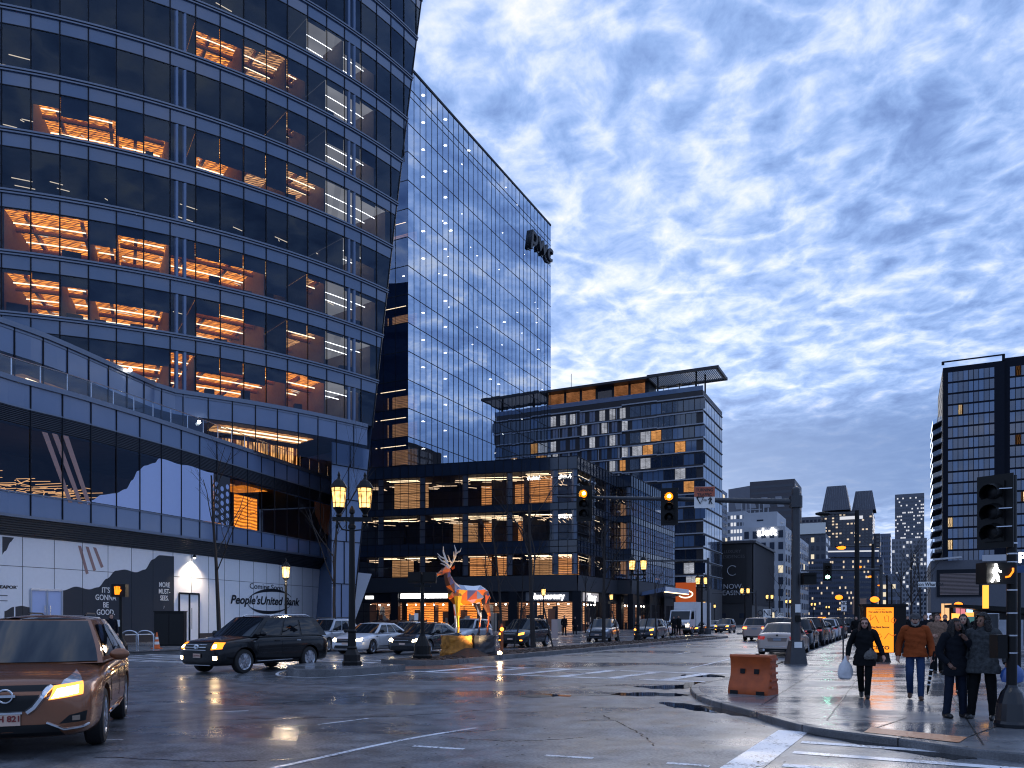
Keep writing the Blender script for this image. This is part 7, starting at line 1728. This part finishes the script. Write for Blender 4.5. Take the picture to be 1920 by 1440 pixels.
# ---------------------------------------------------------------- elk statue: faceted, painted in flat colours
def statue():
    p=G(880,32.0,.17); T=thing('elk_statue','faceted multicoloured elk statue with pale antlers standing on the median','statue',p,heading(-.80,-.60))
    cols=dict(w=(.80,.81,.86),o=(.80,.16,.012),y=(.95,.45,.015),b=(.13,.045,.02),p=(.09,.085,.20),u=(.16,.20,.36),k=(.015,.015,.02),s=(.36,.40,.50),r=(.50,.09,.03),i=(.5,.2,.28))
    ks=list(cols); ms=[mat('elk_'+k,cols[k],.35,coat=.5) for k in ks]; ix={k:i for i,k in enumerate(ks)}
    rr=random.Random(21)
    m=MB()
    def loft(secs,pal,cap=True):
        """secs: (centre, ry, rz, tilt) rings of 6; each triangle gets a colour from pal(pos)"""
        n=6; rings=[]
        for c,ry,rz_,ax in secs:
            c=Vector(c); ax=Vector(ax).normalized(); s=Vector((0,1,0)); u=ax.cross(s).normalized()
            rings.append([c+s*ry*cos(a*pi/3+.5)+u*rz_*sin(a*pi/3+.5) for a in range(n)])
        for i in range(len(rings)-1):
            for k in range(n):
                a,b,c,d=rings[i][k],rings[i][(k+1)%n],rings[i+1][(k+1)%n],rings[i+1][k]
                for t in ((a,b,c),(a,c,d)) if rr.random()<.5 else ((a,b,d),(b,c,d)):
                    g=sum(t,Vector())/3; m.add(t,[(0,1,2)],ix[pal(g)])
        if cap:
            for r,fl in ((rings[0],1),(rings[-1],0)): g=sum(r,Vector())/6; m.add(r,[tuple(range(n))[::-1] if fl else tuple(range(n))],ix[pal(g)])
    def trunk(g):
        if g.z>2.02: return rr.choice('wwws')
        if g.x>.45: return rr.choice('yoyor') if g.z<1.95 else rr.choice('bok')
        if g.x>-.1: return rr.choice('upsyr') if g.z>1.65 else rr.choice('siwo')
        if g.x>-.5: return rr.choice('puwio')
        return rr.choice('orrop')
    loft([((.98,0,1.86),.16,.26,(1,0,.5)),((.72,0,1.78),.29,.44,(1,0,.2)),((.30,0,1.75),.33,.43,(1,0,0)),((-.20,0,1.78),.34,.38,(1,0,0)),((-.62,0,1.84),.33,.36,(1,0,-.1)),((-.92,0,1.80),.22,.28,(1,0,-.3)),((-1.06,0,1.72),.07,.12,(1,0,-.6))],trunk)
    loft([((.72,0,1.92),.25,.36,(.6,0,1)),((.98,0,2.22),.19,.24,(.5,0,1)),((1.12,0,2.52),.15,.18,(.4,0,1)),((1.18,0,2.74),.13,.16,(.5,0,1))],lambda g:rr.choice('bbkrob') if g.y<.1 else rr.choice('bpou'))
    loft([((1.02,0,2.80),.10,.12,(1,0,-.2)),((1.18,0,2.80),.15,.17,(1,0,-.3)),((1.42,0,2.70),.10,.11,(1,0,-.4)),((1.62,0,2.60),.06,.07,(1,0,-.4)),((1.68,0,2.57),.04,.05,(1,0,-.4))],lambda g:rr.choice('orobr') if g.x<1.45 else rr.choice('wob'))
    def leg(x,y,pal,back):
        if back: s=[((x,y,1.75),.17,.26,(.1,0,-1)),((x-.02,y,1.38),.13,.20,(-.2,0,-1)),((x-.18,y*.9,1.00),.075,.10,(-.2,0,-1)),((x-.22,y*.9,.84),.06,.075,(.2,0,-1)),((x-.14,y*.9,.42),.05,.055,(.1,0,-1)),((x-.12,y*.9,.12),.055,.06,(.1,0,-1)),((x-.08,y*.9,.0),.07,.09,(0,0,-1))]
        else: s=[((x,y,1.70),.15,.22,(0,0,-1)),((x+.02,y,1.30),.11,.13,(0,0,-1)),((x+.02,y,.86),.075,.085,(0,0,-1)),((x+.02,y,.74),.06,.07,(0,0,-1)),((x,y,.36),.05,.055,(0,0,-1)),((x,y,.12),.055,.06,(0,0,-1)),((x+.04,y,.0),.07,.09,(0,0,-1))]
        loft(s,lambda g:'k' if g.z<.11 else rr.choice(pal))
    leg(.70,.19,'yyyyo',False); leg(.55,-.20,'wsuwr',False); leg(-.72,.20,'borbk',True); leg(-.50,-.20,'kskuo',True)
    body=m
    # everything stands on the plinth
    zp=.80; s_=.93
    body.v=[(v[0]*s_,v[1]*s_,v[2]*s_+zp) for v in body.v]
    body.build('elk_body',ms,T,local=True)
    for s in (1,-1):
        a=MB(); B=lambda *q: Vector((q[0]*s_,q[1]*s_*s,q[2]*s_+zp))
        main=[B(1.08,.08,2.92),B(1.0,.22,3.15),B(.98,.42,3.40),B(1.02,.50,3.62),B(1.06,.44,3.86)]
        a.tube(main,[.05,.045,.04,.032,.012],6)
        for q0,q1,q2 in (((1.07,.10,2.96),(1.22,.14,3.05),(1.36,.18,3.10)),((1.03,.18,3.10),(1.22,.32,3.22),(1.36,.40,3.42)),((.985,.34,3.30),(1.14,.52,3.40),(1.22,.66,3.56)),((.99,.46,3.50),(.92,.66,3.58),(.90,.74,3.72))): a.tube([B(*q0),B(*q1),B(*q2)],[.036,.028,.010],5)
        a.build('antler',mat('antler_pale',(.66,.56,.48),.5,noise=.2),T,local=True)
        a=MB(); a.add([B(1.02,.12,2.90),B(.98,.34,3.0),B(.94,.30,2.88),B(.96,.14,2.82)],[(0,1,2),(0,2,3),(2,1,0),(3,2,0)]); a.build('ear',ms[ix['o']],T,local=True)
    # mulch heaped at its foot, then the rough plinth with an orange near end
    a=MB(); a.lathe([(1.3,0),(1.0,.08),(.6,.22),(.3,.30),(.01,.33)],n=18,M=Matrix.Translation((.35,.35,0))@Matrix.Diagonal((.8,.65,1,1))); a.build('mulch_heap',M_SOIL,T,local=True)
    rp=random.Random(4)
    for x,mt,nm in ((.62,mat('plinth_amber',(.42,.17,.02),.7,noise=.9,nscale=5,bump=.6,bscale=8),'amber_block'),(-.55,mat('plinth_dark',(.035,.035,.04),.55,noise=.9,nscale=5,bump=1,bscale=6),'dark_block')):
        a=MB(); k=20; rows=[]
        for j in range(7):
            z=.80*j/6; row=[]
            for i in range(k):
                t=2*pi*i/k; c_,s_2=cos(t),sin(t); e=(abs(c_)**5+abs(s_2)**5)**(-.2); f=(1.06 if j<2 else 1.0)*(1+rp.uniform(-.05,.05))
                row.append((x+.545*e*c_*f,.48*e*s_2*f,z+(rp.uniform(-.02,.02) if 0<j<6 else 0)))
            rows.append(row)
        a.add([p for r in rows for p in r],[(j*k+i,j*k+(i+1)%k,(j+1)*k+(i+1)%k,(j+1)*k+i) for j in range(6) for i in range(k)]+[tuple(range(6*k,7*k))]); a.build(nm,mt,T,local=True)
statue()
# ---------------------------------------------------------------- bare winter trees
M_BARK=mat('bark',(.022,.018,.017),.8,noise=.4,nscale=12)
def tree(name,label,loc,h,r,seed,spread=.5,stakes=False,first=.35,group=None,lean=0):
    T=thing(name,label,'tree',loc,0,group); rt=random.Random(seed); tr=MB(); cr=MB()
    def branch(mb,p,d,L,r0,lv):
        pts=[p.copy()]; rad=[r0]; n=4; q=p.copy(); dd=d.copy(); r1=r0*(.5 if lv else .35)
        for i in range(n):
            sg=.12 if lv else .025; dd=(dd+Vector((rt.gauss(0,sg),rt.gauss(0,sg),.06 if lv else .0))).normalized(); q=q+dd*L/n; pts.append(q.copy()); rad.append(r0+(r1-r0)*(i+1)/n)
        mb.tube(pts,rad,6 if lv==0 else 4,cap=False)
        if lv>=3 or r0<.004: return
        k=rt.randint(5,7) if lv==0 else rt.randint(3,5)
        for j in range(k):
            f=(first+(1-first)*(j+rt.random())/k) if lv==0 else rt.uniform(.25,1); i=min(n-1,int(f*n)); b=pts[i].lerp(pts[i+1],f*n-i)
            a=rt.uniform(0,2*pi); side=Vector((cos(a),sin(a),0)); nd=(dd*(.62)+side*spread*rt.uniform(.7,1.4)+Vector((0,0,.25))).normalized()
            branch(cr,b,nd,L*(rt.uniform(.34,.52) if lv==0 else rt.uniform(.45,.65))*(1.1-.35*f),(r0+(r1-r0)*f)*.5,lv+1)
    branch(tr,Vector((0,0,-.05)),Vector((lean,0,1)).normalized(),h,r,0)
    tr.build('trunk',M_BARK,T,True,local=True); cr.build('crown',M_BARK,T,True,local=True)
    if stakes:
        for s in (-1,1): m=MB(); m.bar((s*1.0,-.3*s,-.05),(s*.55,0,2.0),.06,.06); m.build('support_stake',M_BARK,T,local=True)
    return T
gt='bare street trees on the far pavement'; gm_='bare staked trees on the median'
def tp3(px,d,z): return tuple(G(px,d,z))
tree('bare_tree','bare tree before the hoarding door, left of the bank name',tp3(412,42.5,.12),9.2,.13,5,.75,first=.36,group=gt)
tree('bare_tree','bare tree at the corner of the hoarding, behind the double lantern',tp3(628,50,.12),10.2,.12,9,.5,first=.25,group=gt)
tree('bare_tree','bare staked tree standing before the black crossover',tp3(1000,40.5,.17),7.4,.14,12,.5,True,.3,gm_)
tree('bare_tree','bare staked tree standing before the grey SUV on the median',tp3(1132,51.5,.17),7.6,.13,15,.5,True,.3,gm_)
tree('bare_tree','slim bare sapling before the SUV with the yellow headlamp',tp3(1231,59,.17),6.2,.07,17,.45,True,.3,gm_)
tree('bare_tree','bare staked tree behind the orange marker post',tp3(940,45,.17),6.6,.09,19,.45,False,.3,gm_)
tree('bare_tree','bare tree before the podium shops left of the white shop name',tp3(975,84,.12),7.5,.10,23,.5,False,.3,gt)
tree('bare_tree','bare tree before the corner of the podium right of the white shop name',tp3(1098,86,.12),7.0,.10,27,.5,False,.3,gt)
tree('bare_tree','bare tree before the white hotel, left of the mast pole',tp3(1462,150,.17),11,.14,31,.5,False,.3,gm_)
tree('bare_tree','dark bare tree right of the ad kiosk top',tp3(1710,62,SW),6.8,.12,33,.6,False,.3,'bare trees on the right pavement')
tree('bare_tree','dark bare tree before the low grey building',tp3(1727,78,SW),7.6,.12,35,.6,False,.3,'bare trees on the right pavement')
tree('bare_tree','bare tree in the gap between the ad kiosk and the grey office tower',tp3(1690,96,SW),8.6,.13,37,.6,False,.3,'bare trees on the right pavement')
# low hedge behind the queue
m=MB(); rh=random.Random(8)
for i in range(1500):
    px=rh.uniform(700,800); d=70+rh.uniform(-.6,.6); c=G(px,d,rh.uniform(.3,1.45)); s=.14
    n=Vector((rh.gauss(0,1),rh.gauss(0,1),rh.gauss(0,1))).normalized(); t=n.orthogonal().normalized()*s; b=n.cross(t)
    m.quad(c-t-b*.6,c+t-b*.6,c+t+b*.6,c-t+b*.6)
solo(m,'brown_hedge',mat('hedge_brown',(.09,.045,.03),.8,noise=.5),'low brown hedge behind the white and dark sedans','hedge')
# ---------------------------------------------------------------- camera, sky, light
cam=bpy.data.cameras.new('camera'); cam.sensor_width=36; cam.lens=36*F/1920; cam.shift_y=(HZ-720)/1920; cam.clip_end=5000; cam.clip_start=.1
co=bpy.data.objects.new('camera',cam); COL.objects.link(co); co.location=(0,0,CH); co.rotation_euler=(pi/2,0,0); SC.camera=co
w=bpy.data.worlds.new('World'); SC.world=w; w.use_nodes=True; nt=w.node_tree; nt.nodes.clear()
def N(t,**kw):
    n=nt.nodes.new('ShaderNode'+t)
    for k,v in kw.items(): setattr(n,k,v)
    return n
L=nt.links.new
SUN_EL,SUN_AZ=radians(9),radians(12)          # low, ahead and a little right
sky=N('TexSky',sky_type='NISHITA',sun_disc=False); sky.sun_elevation=SUN_EL; sky.sun_rotation=SUN_AZ; sky.air_density=1; sky.dust_density=1.5; sky.ozone_density=4
tc=N('TexCoord'); sep=N('SeparateXYZ'); L(tc.outputs['Generated'],sep.inputs[0])
def M(op,a,b=None,c=False):
    n=N('Math',operation=op,use_clamp=c)
    for i,q in enumerate((a,b)):
        if q is None: continue
        if isinstance(q,(int,float)): n.inputs[i].default_value=q
        else: L(q,n.inputs[i])
    return n.outputs[0]
z=M('MAXIMUM',sep.outputs[2],.0)
zd=M('ADD',z,.10)
cx=M('DIVIDE',sep.outputs[0],zd); cy=M('DIVIDE',sep.outputs[1],zd)
cv=N('CombineXYZ'); L(cx,cv.inputs[0]); L(cy,cv.inputs[1])
def noise(sc,det,rough,dist,off=(0,0,0),scl=(1,1,1),rot=0):
    mp=N('Mapping'); mp.inputs['Location'].default_value=off; mp.inputs['Scale'].default_value=scl; mp.inputs['Rotation'].default_value=(0,0,rot); L(cv.outputs[0],mp.inputs[0])
    n=N('TexNoise'); n.inputs['Scale'].default_value=sc; n.inputs['Detail'].default_value=det; n.inputs['Roughness'].default_value=rough; n.inputs['Distortion'].default_value=dist
    L(mp.outputs[0],n.inputs['Vector']); return n.outputs['Fac']
cells=noise(9.0,9,.62,.3,(3.1,1.7,0),(1.1,.9,1),.5)
mid=noise(2.3,5,.55,.15,(7.7,2.2,0),(1,.8,1),.3)
def ridge(sc,off):
    mp=N('Mapping'); mp.inputs['Location'].default_value=off; mp.inputs['Scale'].default_value=(1.0,1.0,1); L(cv.outputs[0],mp.inputs[0])
    n=N('TexNoise',noise_type='FBM',normalize=False); n.inputs['Scale'].default_value=sc; n.inputs['Detail'].default_value=5; n.inputs['Roughness'].default_value=.5; n.inputs['Distortion'].default_value=.3; L(mp.outputs[0],n.inputs['Vector'])
    return M('SUBTRACT',1,M('MULTIPLY',M('ABSOLUTE',n.outputs['Fac']),2.6),True)
vein=ridge(4.6,(4.2,9.1,0))
big=noise(.75,3,.5,.2,(1.3,5.1,0))
a=M('MULTIPLY',cells,.62); b=M('MULTIPLY',mid,.30); c=M('MULTIPLY',big,.20)
dens=M('ADD',M('ADD',M('ADD',a,b),c),M('MULTIPLY',M('SUBTRACT',vein,.4),.115))                   # ~ .35 - .75
def smooth(v,lo,hi,t0=0,t1=1):
    n=N('MapRange',interpolation_type='SMOOTHSTEP'); n.inputs[1].default_value=lo; n.inputs[2].default_value=hi; n.inputs[3].default_value=t0; n.inputs[4].default_value=t1; L(v,n.inputs[0]); return n.outputs[0]
# a flat dark deck low ahead on the right, brighter broken cloud above it
az=M('ARCTAN2',sep.outputs[0],sep.outputs[1])
deck=M('MULTIPLY',M('MULTIPLY',smooth(z,.09,.15),smooth(z,.27,.20)),smooth(az,.02,.30))
glow=M('MULTIPLY',M('MULTIPLY',smooth(z,.20,.30),smooth(z,.56,.38)),M('MULTIPLY',smooth(az,-.25,.05),smooth(az,.60,.18)))
leftg=M('MULTIPLY',smooth(z,.34,.6),M('MULTIPLY',smooth(az,-.2,-.03),smooth(az,.30,.08)))
dens=M('ADD',dens,M('MULTIPLY',glow,.06)); dens=M('ADD',dens,M('MULTIPLY',leftg,.075)); dens=M('SUBTRACT',dens,M('MULTIPLY',deck,.03))
r=N('ValToRGB'); cr=r.color_ramp
stops=[(.36,(.09,.145,.31)),(.45,(.13,.205,.40)),(.53,(.185,.28,.50)),(.60,(.265,.355,.57)),(.68,(.41,.47,.62)),(.78,(.58,.585,.62))]
while len(cr.elements)<len(stops): cr.elements.new(.5)
for e,(p_,c_) in zip(cr.elements,stops): e.position=p_; e.color=(*c_,1)
L(dens,r.inputs[0])
dk=N('Mix',data_type='RGBA'); L(M('MULTIPLY',deck,.9),dk.inputs[0]); L(r.outputs[0],dk.inputs[6]); dk.inputs[7].default_value=(.085,.145,.30,1)
hz=N('Mix',data_type='RGBA'); L(smooth(z,.13,.04),hz.inputs[0]); L(dk.outputs[2],hz.inputs[6]); hz.inputs[7].default_value=(.21,.285,.48,1)
sk=N('Mix',data_type='RGBA',blend_type='MIX'); sk.inputs[0].default_value=.12; L(hz.outputs[2],sk.inputs[6])
ss=N('Mix',data_type='RGBA',blend_type='MULTIPLY'); ss.inputs[0].default_value=1; L(sky.outputs[0],ss.inputs[6]); ss.inputs[7].default_value=(.035,.04,.05,1); L(ss.outputs[2],sk.inputs[7])
bg=N('Background'); bg.inputs[1].default_value=1.22; L(sk.outputs[2],bg.inputs[0]); out=N('OutputWorld'); L(bg.outputs[0],out.inputs[0])
sl=bpy.data.lights.new('sun','SUN'); sl.energy=.5; sl.angle=radians(35); sl.color=(1,.93,.86)
so=bpy.data.objects.new('sun',sl); COL.objects.link(so); so.location=(20,60,90)
sd=Vector((sin(SUN_AZ)*cos(SUN_EL),cos(SUN_AZ)*cos(SUN_EL),sin(SUN_EL))); so.rotation_euler=sd.to_track_quat('Z','Y').to_euler()
SC.view_settings.view_transform='Standard'; SC.view_settings.look='None'; SC.view_settings.exposure=.68; SC.view_settings.gamma=1
SC.render.engine='CYCLES'; cy_=SC.cycles; cy_.use_denoising=True; cy_.filter_width=1.15; cy_.max_bounces=8; cy_.transparent_max_bounces=12; cy_.glossy_bounces=4; cy_.diffuse_bounces=3; cy_.sample_clamp_indirect=6; cy_.caustics_reflective=False; cy_.caustics_refractive=False
